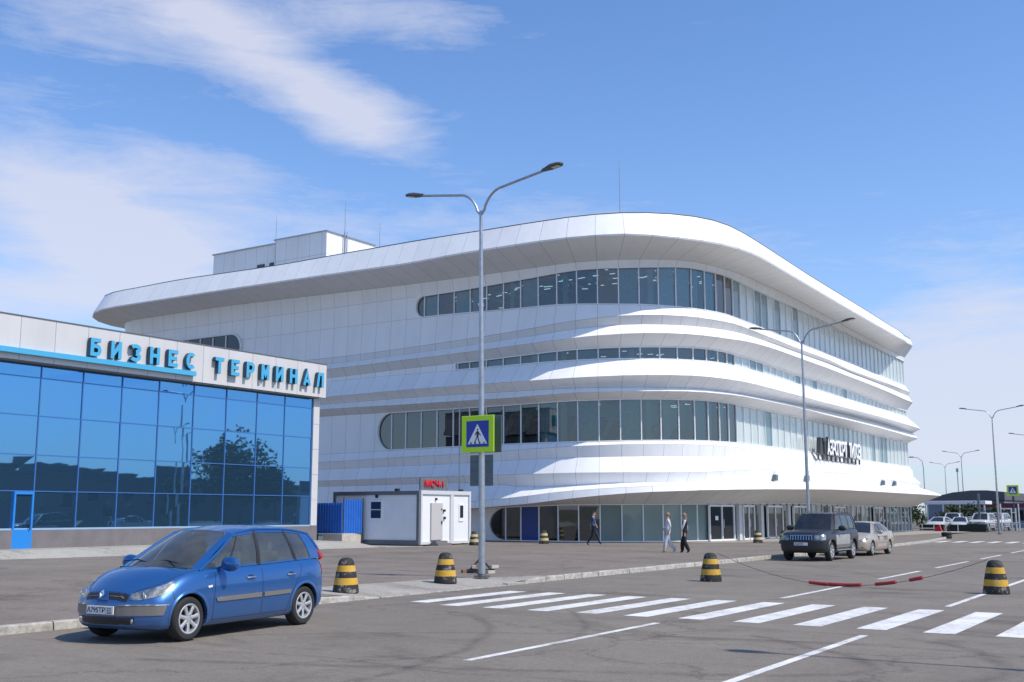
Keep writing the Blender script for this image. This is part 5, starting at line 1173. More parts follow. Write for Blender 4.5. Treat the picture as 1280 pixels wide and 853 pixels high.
bn = MB(); bn.lathe([(0, 0), (.42, 0), (.45, .2), (.45, 2.35), (.40, 2.55), (.2, 2.68), (0, 2.7)], 20, 0, 'z', (-43.2, 48.2, PZ)); tag(bn.build('water_tank', M['black'], smooth=True), 'dark round-topped tank behind the blue corrugated screen', 'tank')
# small leftover block and grey electric box at the glass building's corner
ob = MB(); ob.box(-40.6, 43.05, PZ, -40.35, 43.4, .72); ob.box(-40.68, 43.0, .72, -40.28, 43.45, .78); tag(ob.build('utility_box', M['sign_back'], bevel=.02), 'small grey utility box by the corner of the blue glass building', 'utility box')

# ------------------------------------------------------------------ street lamps
def make_lamp(H=10.12):
    r = empty('street_lamp')
    p = MB(); p.tube([(0, 0, -.05), (0, 0, H * .5), (0, 0, H)], [.095, .075, .045], 14); p.build('pole', M['steel'], r, smooth=True)
    b = MB(); b.lathe([(0, .015), (.22, .015), (.22, .04), (.12, .05), (.105, .1), (.1, .1)], 16); b.build('base', M['dark_steel'], r, smooth=True)
    for s in (-1, 1):
        a = MB(); pts = [(0, 0, H - .12)]
        for k in range(9):
            t = k / 8; pts.append((s * (.12 + .62 * t ** 1.35), 0, H + .02 + .56 * (1 - (1 - t) ** 1.8)))
        pts += [(s * 1.35, 0, H + .68), (s * 2.12, 0, H + .80)]
        a.tube(pts, [.04] * 3 + [.036] * (len(pts) - 3), 10); ao = a.build('arm', M['steel'], r, smooth=True)
        h = MB(); z0 = H + .79; x0 = 2.04
        prof = [(0, .045, .05), (.12, .075, .06), (.3, .15, .075), (.48, .155, .06), (.60, .12, .035), (.65, .05, .02)]
        rows = []
        for dx, w, t in prof:
            zc = z0 + dx * .16
            rows.append([(s * (x0 + dx), y, zc + z) for y, z in ((-w, 0), (-w * .7, t), (0, t * 1.25), (w * .7, t), (w, 0), (w * .9, -.02), (0, -.025), (-w * .9, -.02))])
        h.grid(rows, 0, close=True); h.poly(rows[0]); h.poly(rows[-1]); ho = h.build('lamp_head', M['dark_steel'], r, smooth=True)
        g_ = MB(); 
        g_.quad((s * (x0 + .34), -.11, z0 + .02), (s * (x0 + .34), .11, z0 + .02), (s * (x0 + .56), .09, z0 + .056), (s * (x0 + .56), -.09, z0 + .056)); g_.build('diffuser', mat('lamp_diffuser' + str(s), (.55, .52, .45), .3), ho, fix=False)
    return r


lamp0 = make_lamp(10.12)
LG = 'double-armed street lamps'
def place_lamp(o, x, y, z, label, rz=0, tilt=0.0):
    o.location = (x, y, z); o.rotation_euler = (0, R_(tilt), R_(rz)); return tag(o, label, 'street lamp', LG)
place_lamp(lamp0, -17.25, 24.75, PZ, 'tall double-armed grey street lamp at the near crossing corner beside the square pedestrian sign', 0, -.5)
for x, y, z, lb in [(-17.75, 53.1, PZ, 'double-armed street lamp rising behind the dark off-road car'),
                    (-18.0, 103.9, 0.03, 'double-armed street lamp right of the terminal, tallest of the far group'),
                    (-34.9, 174.7, 0, 'distant double-armed street lamp above the white canopy, left of the grey post'),
                    (-45.3, 212.2, 0, 'distant double-armed street lamp nearest the terminal canopy, smaller of the far pair'),
                    (-19.8, 139.4, 0, 'far street lamp cut by the right edge, only its left arm in view'),
                    (5.2, 15.4, 0, 'lamp beyond the right edge that throws a thin shadow on the asphalt'),
                    (13.0, 78.0, 0, 'street lamp across the square, mirrored in the blue glass')]:
    place_lamp(copy_tree(lamp0), x, y, z, lb)
for x, y, h, lb in [(-44.0, 190.3, 10.3, 'distant single-armed lamp post just right of the terminal canopy tip'), ]:
    r = empty('street_lamp', (x, y, 0), 0, lb, 'street lamp')
    p = MB(); p.tube([(0, 0, 0), (0, 0, h * .9), (-.15, 0, h), (-.8, 0, h + .55), (-1.6, 0, h + .7)], [.1, .07, .06, .05, .05], 8); p.build('pole', M['steel'], r, smooth=True)
    p = MB(); p.box(-2.2, -.15, h + .62, -1.5, .15, h + .78); p.build('lamp_head', M['dark_steel'], r)
m = MB(); m.tube([(-45.8, 225, 0), (-45.8, 225, 10.2)], .09, 6); m.box(-46.0, 224.8, 9.6, -45.6, 225.2, 10.3); tag(m.build('mast', M['steel']), 'thin distant mast between the two farthest double-armed lamps', 'mast')

# ------------------------------------------------------------------ signs
def walker(mb, ox, oz, s, y, mi):
    """walking figure, flat, facing left"""
    P = lambda pts: mb.prism([(ox + a * s, y, oz + b * s) for a, b in pts], (0, -.004, 0), mi)
    P([(.02 + .055 * math.cos(k * math.pi / 6), .86 + .06 * math.sin(k * math.pi / 6)) for k in range(12)])
    P([(-.04, .77), (.07, .78), (.10, .55), (.07, .40), (-.05, .40), (-.07, .60)])
    P([(-.04, .76), (-.17, .62), (-.20, .48), (-.165, .48), (-.12, .60), (-.03, .68)])
    P([(.07, .77), (.17, .62), (.27, .52), (.24, .48), (.13, .57), (.06, .66)])
    P([(-.05, .42), (.02, .42), (-.08, .22), (-.19, .02), (-.26, .02), (-.15, .23)])
    P([(.0, .44), (.07, .42), (.12, .24), (.22, .03), (.15, .0), (.05, .22)])


def ped_sign(root, w, h, zc, y0=0.0, mi=None):
    b = MB(); b.box(-w / 2, y0, zc - h / 2, w / 2, y0 + .03, zc + h / 2); bo = b.build('sign_plate', M['sign_yellow'], root, bevel=.012)
    i = MB(); i.box(-w * .345, y0 - .004, zc - h * .355, w * .345, y0 + .001, zc + h * .355, 0)
    i.prism([(-w * .30, y0 - .004, zc - h * .27), (w * .30, y0 - .004, zc - h * .27), (0, y0 - .004, zc + h * .27)], (0, -.004, 0), 1)
    walker(i, 0, zc - h * .265, h * .44, y0 - .008, 2)
    for k in range(4): x = -w * .2 + k * w * .135; i.box(x - w * .02, y0 - .0125, zc - h * .265, x + w * .025, y0 - .0085, zc - h * .225, 2)
    i.build('pictogram', [M['sign_blue'], M['sign_white'], M['black']], bo)


sg = empty('pedestrian_sign', (-17.25, 24.55, PZ), 0, 'large fluorescent yellow-green framed pedestrian crossing sign on the near lamp pole', 'road sign')
ped_sign(sg, 1.07, 1.0, 3.82, -.04)
k_ = MB(); k_.box(-.09, .0, 4.02, .09, .28, 4.06); k_.box(-.09, .0, 3.55, .09, .28, 3.59); k_.build('bracket', M['steel'], sg)
b = MB(); b.box(-.53, .34, 3.33, .53, .365, 4.34); b.build('rear_plate', M['sign_back'], sg, bevel=.01)

# temporary sign on a weighted stand behind the lamp, its grey back to the camera
ts = empty('portable_sign', (-18.55, 26.55, PZ), 0, 'temporary sign on a thin pole weighted with bricks, showing its grey back behind the lamp', 'road sign')
p = MB(); p.tube([(0, 0, .05), (0, 0, 3.4)], .035, 10); p.build('pole', M['steel'], ts)
p = MB(); p.box(-.42, .03, 2.48, .40, .055, 3.38); p.box(-.42, .02, 2.92, .40, .03, 2.95); p.box(-.3, .0, 2.62, .3, .03, 2.66); p.box(-.3, .0, 3.2, .3, .03, 3.24); p.build('sign_plate', M['sign_back'], ts, bevel=.01)
p = MB(); p.lathe([(.04, .03), (.04, .34), (.1, .34), (.1, .28)], 10)
for a in range(4):
    c, s = math.cos(a * math.pi / 2 + .5), math.sin(a * math.pi / 2 + .5); p.bar((0, 0, .42), (c * .34, s * .34, .05), .07, .06); p.bar((0, 0, .07), (c * .40, s * .40, .07), .10, .08)
p.build('stand', M['dark_steel'], ts)
tag(ts, None)
for k in range(9):
    a = k / 9 * 2 * math.pi + .3; rr = random.uniform(.30, .48); z = .0 if k % 3 else .09
    bb = MB(); bb.box(-.125, -.06, .0, .125, .06, .085); o = bb.build('brick', M['brick' if k % 2 else 'concrete'], None, bevel=.006)
    o.location = (-18.55 + rr * math.cos(a), 26.55 + rr * .7 * math.sin(a), PZ + z + .05 * (z > 0)); o.rotation_euler = (0, 0, random.uniform(0, 3))
    tag(o, '%s %s brick around the foot of the portable sign stand' % (['front', 'right front', 'right', 'right rear', 'rear', 'left rear', 'left', 'left front', 'innermost'][k], 'brown' if k % 2 else 'pale'), 'brick', 'bricks on the sign stand')

# far pedestrian sign with frame posts
sg2 = empty('pedestrian_sign', (-20.2, 125.5, 0), 0, 'small distant pedestrian sign with yellow-green border above the white post frames at the right', 'road sign')
ped_sign(sg2, 1.15, 1.1, 4.15); p = MB(); p.tube([(0, .08, 0), (0, .08, 4.6)], .05, 8); p.box(-.12, -.02, 3.0, .12, .06, 3.55); p.build('pole', M['dark_steel'], sg2)

# ------------------------------------------------------------------ striped barrier cones (painted concrete)
def cone_mat(name, a, b):
    t = NT(name); s = t.new('ShaderNodeSeparateXYZ'); t.link(t.coord(), s.inputs[0]); z = t.math('ADD', s.outputs[2], t.math('MULTIPLY', t.math('SUBTRACT', t.noise(9, 5, .7), .5), .035))
    r = t.new('ShaderNodeValToRGB'); r.color_ramp.interpolation = 'CONSTANT'; e = r.color_ramp.elements
    stops = [(0, a), (.235, b), (.43, a), (.61, b), (.79, a)]
    while len(e) < len(stops): e.new(.5)
    for i, (p_, c) in enumerate(stops): e[i].position = p_; e[i].color = (*c, 1)
    t.link(t.math('DIVIDE', z, .78), r.inputs[0])
    n = t.noise(5, 8, .75); chips = t.ramp(n, [(.55, (0, 0, 0)), (.62, (1, 1, 1))])
    low = t.math('MULTIPLY', chips, t.math('SUBTRACT', 1.0, t.math('MULTIPLY', z, .6)), clamp=True)
    c = t.mix(t.math('MULTIPLY', low, .75), r.outputs[0], (.36, .34, .30))
    c = t.mix(.5, c, t.ramp(t.noise(2.5, 6, .7), [(.3, (.6, .6, .6)), (.6, (1, 1, 1))]), 'MULTIPLY')
    t.link(c, t.p.inputs['Base Color']); t.p.inputs['Roughness'].default_value = .75; t.bump(t.noise(25, 4, .6), .3, .01); return t.m
M['cone'] = cone_mat('black_yellow_paint', (.022, .022, .024), (.62, .36, .035))
M['cone_pale'] = cone_mat('black_cream_paint', (.03, .027, .026), (.56, .46, .20))


def make_cone(m, name='barrier_cone'):
    c = MB(); n = 28; prof = [(0.0, 0), (.295, 0), (.30, .02), (.293, .1), (.262, .3), (.222, .5), (.185, .66), (.165, .72), (.13, .765), (.07, .785), (0, .79)]
    c.lathe(prof[1:-1], n); c.poly([(prof[-2][0] * math.cos(2 * math.pi * j / n), prof[-2][0] * math.sin(2 * math.pi * j / n), prof[-2][1] + .001) for j in range(n)])
    return c.build(name, m, smooth=True)


cones = [(-16.9, 18.95, PZ - .05, 'cone', 'black and yellow striped cone right behind the blue car on the kerb corner'),
         (-17.05, 22.85, PZ - .05, 'cone', 'black and yellow striped cone left of the near lamp post with chipped black foot'),
         (-12.3, 28.5, 0, 'cone', 'black and yellow striped cone standing on the road at the left end of the rope'),
         (-4.95, 27.7, 0, 'cone', 'black and yellow striped cone on the lane line at the right end of the rope'),
         (-23.7, 61.8, PZ, 'cone_pale', 'faded black and cream cone by the glass entrance, left one of the pair'),
         (-22.0, 61.4, PZ, 'cone_pale', 'faded black and cream cone half hidden by the dark off-road car'),
         (-34.6, 48.9, PZ, 'cone_pale', 'faded black and cream cone at the right corner of the white cabin'),
         (-33.0, 53.4, PZ, 'cone_pale', 'dull striped cone added before the shaded ground-floor glass for a cone reflection near its rounded end')]  # last cone is added, standing in for a dim reflection in the glass
cp = {k: make_cone(M[k]) for k in ('cone', 'cone_pale')}; seen = set()
for i, (x, y, z, k, lb) in enumerate(cones):
    o = cp[k] if k not in seen else cp[k].copy()
    if k in seen: col.objects.link(o)
    seen.add(k); s_ = .97 if k == 'cone' else .94
    o.location = (x, y, z); o.rotation_euler = (0, 0, i * 1.3); o.scale = (s_, s_, s_); tag(o, lb, 'cone', 'striped barrier cones')

# sagging rope with faded red sleeves between two cones
def rope_pt(t):
    a, b = Vector((-12.1, 28.5, .76)), Vector((-5.05, 27.7, .78)); p = a.lerp(b, t); sag = .74 * (1 - ((t - .46) / .54) ** 2 if t > .46 else 1 - ((t - .46) / .46) ** 2)
    p.z -= max(0, sag) * 1.0; p.z = max(p.z, .035); p.y += .25 * math.sin(t * 5); return p
rp_m = MB(); rp_m.tube([rope_pt(k / 60) for k in range(61)], .006, 6)
rope = tag(rp_m.build('rope', M['black']), 'thin sagging dark rope strung between two striped cones', 'rope')
for (t0, t1, lb) in ((.36, .43, 'short faded red sleeve on the rope, leftmost and kinked'), (.435, .56, 'longest faded red sleeve on the rope lying on the asphalt'), (.615, .69, 'medium dark red sleeve on the rope across the lane line'), (.74, .785, 'short red sleeve on the rope nearest the right cone')):
    m = MB(); m.tube([rope_pt(lerp(t0, t1, k / 6)) + Vector((0, 0, .012)) for k in range(7)], .045, 10); tag(m.build('rope_sleeve', M['red_tube'], smooth=True), lb, 'sleeve', 'red sleeves on the rope')

# ------------------------------------------------------------------ far right background
M['dark_trough'] = mat('dark_green_trough', (.012, .028, .02), .6)
for x0, x1, lb in ((-27.5, -25.2, 'low dark green wall in front of the far white cars, section nearest the terminal'), (-24.6, -21.3, 'low dark green wall in front of the far white cars, right-hand section by the grey post')):
    m = MB(); m.box(x0, 115.9, 0, x1, 116.1, .70)
    for k in range(int((x1 - x0) / .3) + 1): m.box(x0 + k * .3, 115.86, .02, x0 + k * .3 + .03, 115.9, .72)
    tag(m.build('low_wall', M['dark_trough']), lb, 'low wall')
hz = empty('hangar', (-31, 165, 0), 0, 'low distant hangar with curved dark grey roof right of the terminal', 'building')
m = MB()
pts = [(-37, 3.6), (-35.5, 4.1), (-33.4, 4.6), (-31, 4.85), (-29, 4.85), (-26.8, 4.6)]
m.prism([(x, 160, z) for x, z in pts] + [(-26.8, 160, 3.55), (-37, 160, 3.45)], (0, 22, 0)); o = m.build('roof', M['dark_roof'], hz); o.data.transform(Matrix.Translation((31, -165, 0)))
m = MB(); m.box(-36.8, 160.6, 0, -27, 181, 3.5); o = m.build('wall', M['slate'], hz); o.data.transform(Matrix.Translation((31, -165, 0)))
ca = empty('canopy_shelter', (-29, 141, 0), 0, 'long flat white shelter roof on slim white posts before the distant hangar', 'shelter')
m = MB(); m.box(-32.3, 139, 2.85, -25.4, 143, 3.25); o = m.build('roof', M['trim'], ca, bevel=.03); o.data.transform(Matrix.Translation((29, -141, 0)))
for x in (-32.0, -30.2, -28.3, -26.6, -25.6):
    m = MB(); m.box(x - .07, 139.2, 0, x + .07, 139.34, 2.86); o = m.build('post', M['trim'], ca); o.data.transform(Matrix.Translation((29, -141, 0)))
mr = empty('maroon_building', (-22, 152, 0), 0, 'low building with maroon band and slate blue wall behind the white post frames', 'building')
for nm, (a, b_, z0, z1, y), mm in (('wall', (-28.1, -14, 0, 2.55, 150.2), 'slate'), ('roof', (-28.3, -13.8, 2.55, 3.05, 150), 'maroon')):
    m = MB(); m.box(a, y, z0, b_, 158, z1); o = m.build(nm, M[mm], mr); o.data.transform(Matrix.Translation((22, -152, 0)))
for k in range(5):
    x = -27.4 + k * 1.15
    m = MB(); m.box(x, 150.12, .9, x + .85, 150.22, 2.2); o = m.build('window', M['g_dark'], mr); o.data.transform(Matrix.Translation((22, -152, 0)))
m = MB(); m.box(-20.4, 150.05, 0, -14, 150.25, 1.75); o = m.build('gate', M['maroon'], mr); o.data.transform(Matrix.Translation((22, -152, 0)))
m = MB(); 
for k in range(7): m.box(-20.2 + k * .8, 150.04, 1.95, -19.7 + k * .8, 150.2, 2.45)
o = m.build('glazing', M['g_curtain2'], mr); o.data.transform(Matrix.Translation((22, -152, 0)))
dm = MB(); dm.prism([(x, 170, z) for x, z in ((-20.5, 3), (-20.3, 4.3), (-19.3, 4.75), (-18, 4.95), (-14, 5.1), (-10, 4.6), (-8, 3))], (0, 14, 0)); tag(dm.build('dome_roofed_shed', M['dark_roof']), 'dark rounded shed roof at the right edge behind the maroon building', 'building')
def frame_gate(x0, x1, y, h, lb, extra=True):
    r = empty('tubular_frame', ((x0 + x1) / 2, y, 0), 0, lb, 'frame', 'white tubular frames by the far crossing')
    w = (x1 - x0) / 2
    for x in (-w, w): m = MB(); m.box(x - .05, -.05, 0, x + .05, .05, h); m.build('post', M['trim'], r)
    m = MB(); m.box(-w, -.03, h * .8, w * (.2 if extra else 1), .03, h * .84); m.box(-w, -.03, h * .3, w, .03, h * .33); m.build('rail', M['trim'], r)
frame_gate(-20.55, -18.9, 120, 2.75, 'tall white tubular frame directly beneath the far pedestrian sign')
frame_gate(-19.9, -19.5, 122, 2.3, 'narrow white tubular frame inside the taller one by the far sign', False)
m = MB()
for x in (-22.2, ): m.box(x - .1, 117.9, 0, x + .1, 118.1, 3.75)
tag(m.build('post', M['sign_back']), 'thick plain grey post right of the far white cars', 'post')
r = empty('shelf_rack', (-21.6, 121, 0), 0, 'white slatted rack between the grey post and the far lamp', 'rack')
for x in (-.5, .5): m = MB(); m.box(x - .03, -.03, 0, x + .03, .03, 1.8); m.build('post', M['dark_steel'], r)
m = MB()
for k in range(6): m.box(-.5, -.2, .25 + k * .27, .5, .2, .3 + k * .27)
m.build('shelf', M['trim'], r)
m = MB()
for k in range(34): x = -22.0 + k * .13; m.box(x - .012, 116.2, .05, x + .012, 116.23, .85)
m.box(-22.1, 116.19, .82, -17.6, 116.24, .87); m.box(-22.1, 116.19, .1, -17.6, 116.24, .15); tag(m.build('barrier_fence', M['steel']), 'low grey railing running left and right of the far lamp foot', 'fence')
m = MB()
for x in (-26.6, -25.5, -24.4, -23.3): m.box(x, 113.0, 0, x + .06, 113.06, .8)
m.box(-27.8, 112.98, .30, -25.2, 113.08, .42); tag(m.build('barrier_rail', M['trim']), 'low white rail at the foot of the terminal end', 'barrier')
rb = MB(); rb.prism([(-25.3, 112, 0), (-24.5, 112, 0), (-24.6, 112, .25), (-24.75, 112, .75), (-24.95, 112, .6), (-25.2, 112, .3)], (0, .4, 0)); tag(rb.build('road_barrier', M['red']), 'small red plastic road barrier between the two low dark green walls', 'barrier')
ty = MB(); ty.lathe([(.14, .0), (.33, 0), (.36, .05), (.36, .2), (.33, .24), (.16, .24), (.14, .2), (.14, 0)], 22, 0); ty.lathe([(.14, .24), (.33, .24), (.36, .29), (.36, .42), (.33, .46), (.16, .46), (.14, .42), (.14, .24)], 22, 0); tag(ty.build('tyre_stack', M['rubber'], smooth=True), 'dark old tyres lying on the road before the far crossing', 'tyre').location = (-18.3, 85.0, .0)


def tree(x, y, h, w, lb, grp, seed, n=900, leaf=.32):
    rg = random.Random(seed); r = empty('tree', (x, y, 0), 0, lb, 'tree', grp)
    t_ = MB(); t_.tube([(0, 0, 0), (.1, 0, h * .3), (0, .1, h * .55), (.1, 0, h * .85)], [h * .022, h * .017, h * .011, h * .003], 8)
    lobes = []
    for k in range(11):
        a = rg.uniform(0, 6.28); rr = w * rg.uniform(.1, .75); z = h * rg.uniform(.35, .88); c = Vector((rr * math.cos(a), rr * math.sin(a), z)); lobes.append((c, w * rg.uniform(.28, .5)))
        t_.tube([(0, 0, h * .3 + z * .1), tuple(c * .5 + Vector((0, 0, h * .1))), tuple(c)], [h * .009, h * .005, h * .002], 5)
    t_.build('trunk', M['bark'], r)
    m = MB()
    for k in range(n):
        c, q = rg.choice(lobes); d = Vector((rg.gauss(0, 1), rg.gauss(0, 1), rg.gauss(0, 1))).normalized() * q * rg.random() ** .45; p = c + d
        a = Vector((rg.gauss(0, 1), rg.gauss(0, 1), rg.gauss(0, 1))).normalized(); b_ = a.cross(Vector((rg.gauss(0, 1), rg.gauss(0, 1), 1))).normalized(); s = leaf * rg.uniform(.5, 1.2)
        m.quad(p - a * s, p - b_ * s * .6, p + a * s, p + b_ * s * .6)
    m.build('crown', M['leaf'], r, fix=False); return r


for i, (x, y, h, w) in enumerate([(-36, 134, 3.4, 2.2), (-33.2, 136, 3.1, 2), (-30.4, 147, 3.0, 2), (-28.4, 134, 2.6, 1.6), (-23.2, 136, 2.6, 1.6), (-26.0, 134, 2.8, 2.0)]):
    tree(x, y, h, w, ['small dark tree behind the far white cars nearest the terminal', 'dark bushy tree just left of the white shelter posts', 'dark tree seen under the white shelter roof', 'low dark bush right of the terminal corner glass', 'low dark bush between the grey post and the shelter', 'dark bush behind the middle of the far white cars'][i], 'small dark trees beyond the terminal', 50 + i, 500, .22)

# ------------------------------------------------------------------ across the square: only seen mirrored in the glass
rbld = empty('brick_building', (46, 112, 0), 0, 'long low dark building across the square, visible only mirrored in the blue glass', 'building')
m = MB(); m.box(-6, -46, 0, 6, 46, 6.2); m.build('wall', M['bronze_dark'], rbld)
m = MB(); m.box(-6.3, -46.3, 6.2, 6.3, 46.3, 6.5); m.box(-2, -30, 6.5, 2, -6, 7.6); m.build('roof', M['dark_roof'], rbld)
for k in range(22): 
    m = MB(); m.box(-6.06, -44 + k * 4, 2.4, -5.98, -42.6 + k * 4, 4.2); m.build('window', M['g_dark'], rbld)
for i, (x, y, h, w) in enumerate([(30, 99, 10, 4), (33, 103, 12.5, 5), (36, 109, 12, 4.5), (33, 113, 10.5, 4), (30, 94, 6.5, 3)]):
    tree(x, y, h, w, ['second tree across the square, mirrored broad in the blue glass', 'tallest tree across the square mirrored in the blue glass', 'rear tree across the square mirrored right of the tallest', 'farthest tree across the square, last mirrored before the white terminal', 'lowest tree across the square, first mirrored at the left'][i], 'trees mirrored in the blue glass', 80 + i, 1700, .34)

# ------------------------------------------------------------------ cars
SEC = [(0, 0), (.30, 0), (.55, 0), (.78, 0.0), (.88, .012), (.94, .045), (.970, .10), (.982, .17), (.990, .26), (.997, .36), (1.0, .46), (1.0, .56), (.997, .66), (.988, .755), (.972, .84), (.945, .91), (.905, .962), (.85, .99), (.77, 1.0), (.6, 1.0), (.4, 1.0), (.2, 1.0), (0, 1.0)]


def car_paint(name, c, metal=.35, rough=.38, dust=.0, dustc=(.33, .29, .24)):
    t = NT(name); s = t.new('ShaderNodeSeparateXYZ'); t.link(t.coord(), s.inputs[0])
    n = t.noise(2.2, 6, .65)
    f = t.math('MULTIPLY', t.math('SUBTRACT', 1.05, t.math('MULTIPLY', s.outputs[2], 1.0), clamp=True), t.math('ADD', n, .35), clamp=True)
    f = t.math('MULTIPLY', f, dust, clamp=True)
    t.link(t.mix(f, c, dustc), t.p.inputs['Base Color']); t.p.inputs['Metallic'].default_value = metal
    t.link(t.math('ADD', rough, t.math('MULTIPLY', f, .5)), t.p.inputs['Roughness'])
    t.p.inputs['Coat Weight'].default_value = 1 - dust * .6; t.p.inputs['Coat Roughness'].default_value = .04 + dust * .1
    return t.m


def surf_patch(bvh, rows, n, m, off):
    """strip of skin following the bodywork: rows are 3-D polylines, n x m cells, lifted by off"""
    def pl(r, t):
        t *= len(r) - 1; i = min(int(t), len(r) - 2); return Vector(r[i]).lerp(Vector(r[i + 1]), t - i)
    out = []
    for a in range(m + 1):
        ta = a / m * (len(rows) - 1); i = min(int(ta), len(rows) - 2); line = []
        for b in range(n + 1):
            p = pl(rows[i], b / n).lerp(pl(rows[i + 1], b / n), ta - i)
            loc, nrm, _, _ = bvh.find_nearest(p); line.append(loc + nrm * off)
        out.append(line)
    return out


def patch_part(bvh, name, material, parent, rows, n=10, m=4, off=.006, mirror=True, skirt=.012):
    for sg in ((1, -1) if mirror else (1,)):
        mb = MB()
        rr = [[(p[0], p[1] * sg, p[2]) for p in r] for r in rows]
        g_ = surf_patch(bvh, rr, n, m, off); mb.grid(g_)
        rim = g_[0] + [r[-1] for r in g_[1:]] + g_[-1][::-1][1:] + [r[0] for r in g_[::-1]][1:]
        low = []
        for p in rim:
            loc, nrm, _, _ = bvh.find_nearest(p); low.append(loc - nrm * skirt)
        mb.grid([rim, low])
        o = mb.build(name, material, parent, smooth=True)
    return o


def make_wheel(root, x, y, r, wd, spokes, rim_mat, rr, name='wheel'):
    """wheel on the side sign(y); outer face towards +-y"""
    s = 1 if y > 0 else -1
    t = MB(); h = wd / 2
    t.lathe([(rr, -h * .9), (rr + .02, -h), (r - .035, -h * .98), (r - .008, -h * .75), (r, -h * .4), (r, h * .4), (r - .008, h * .75), (r - .035, h * .98), (rr + .02, h), (rr, h * .9), (rr - .01, h * .3)], 40, 0, 'y')
    w = t.build(name, M['rubber'], root, smooth=True); w.location = (x, y, r)
    m = MB(); f = s * h
    m.lathe([(rr + .004, f * .96), (rr - .004, f * 1.0), (rr - .022, f * .96), (rr - .03, f * .55), (rr - .035, -f * .5)], 40, 0, 'y')
    m.lathe([(.0, f * .84), (.035, f * .86), (.058, f * .82), (.07, f * .66), (.075, f * .3)], 20, 0, 'y')
    for k in range(spokes):
        a = 2 * math.pi * k / spokes + .2; c, q = math.cos(a), math.sin(a); tw = .034 if spokes > 6 else .045
        pts = []
        for rad, wid, yy in ((.05, tw * .95, f * .80), (rr * .55, tw * .72, f * .86), (rr - .02, tw * 1.0, f * .88)):
            pts.append([(rad * c - wid * q, yy, rad * q + wid * c), (rad * c - wid * .5 * q, yy + s * .008, rad * q + wid * .5 * c), (rad * c + wid * .5 * q, yy + s * .008, rad * q - wid * .5 * c), (rad * c + wid * q, yy, rad * q - wid * c), (rad * c + wid * .8 * q, yy - s * .03, rad * q - wid * .8 * c), (rad * c - wid * .8 * q, yy - s * .03, rad * q + wid * .8 * c)])
        m.grid(pts, 0, close=True)
    m.build('rim', rim_mat, w, smooth=True)
    d = MB(); d.lathe([(.0, f * .35), (rr - .03, f * .35)], 30, 0, 'y'); d.build('brake_disc', M['black'], w)
    return w


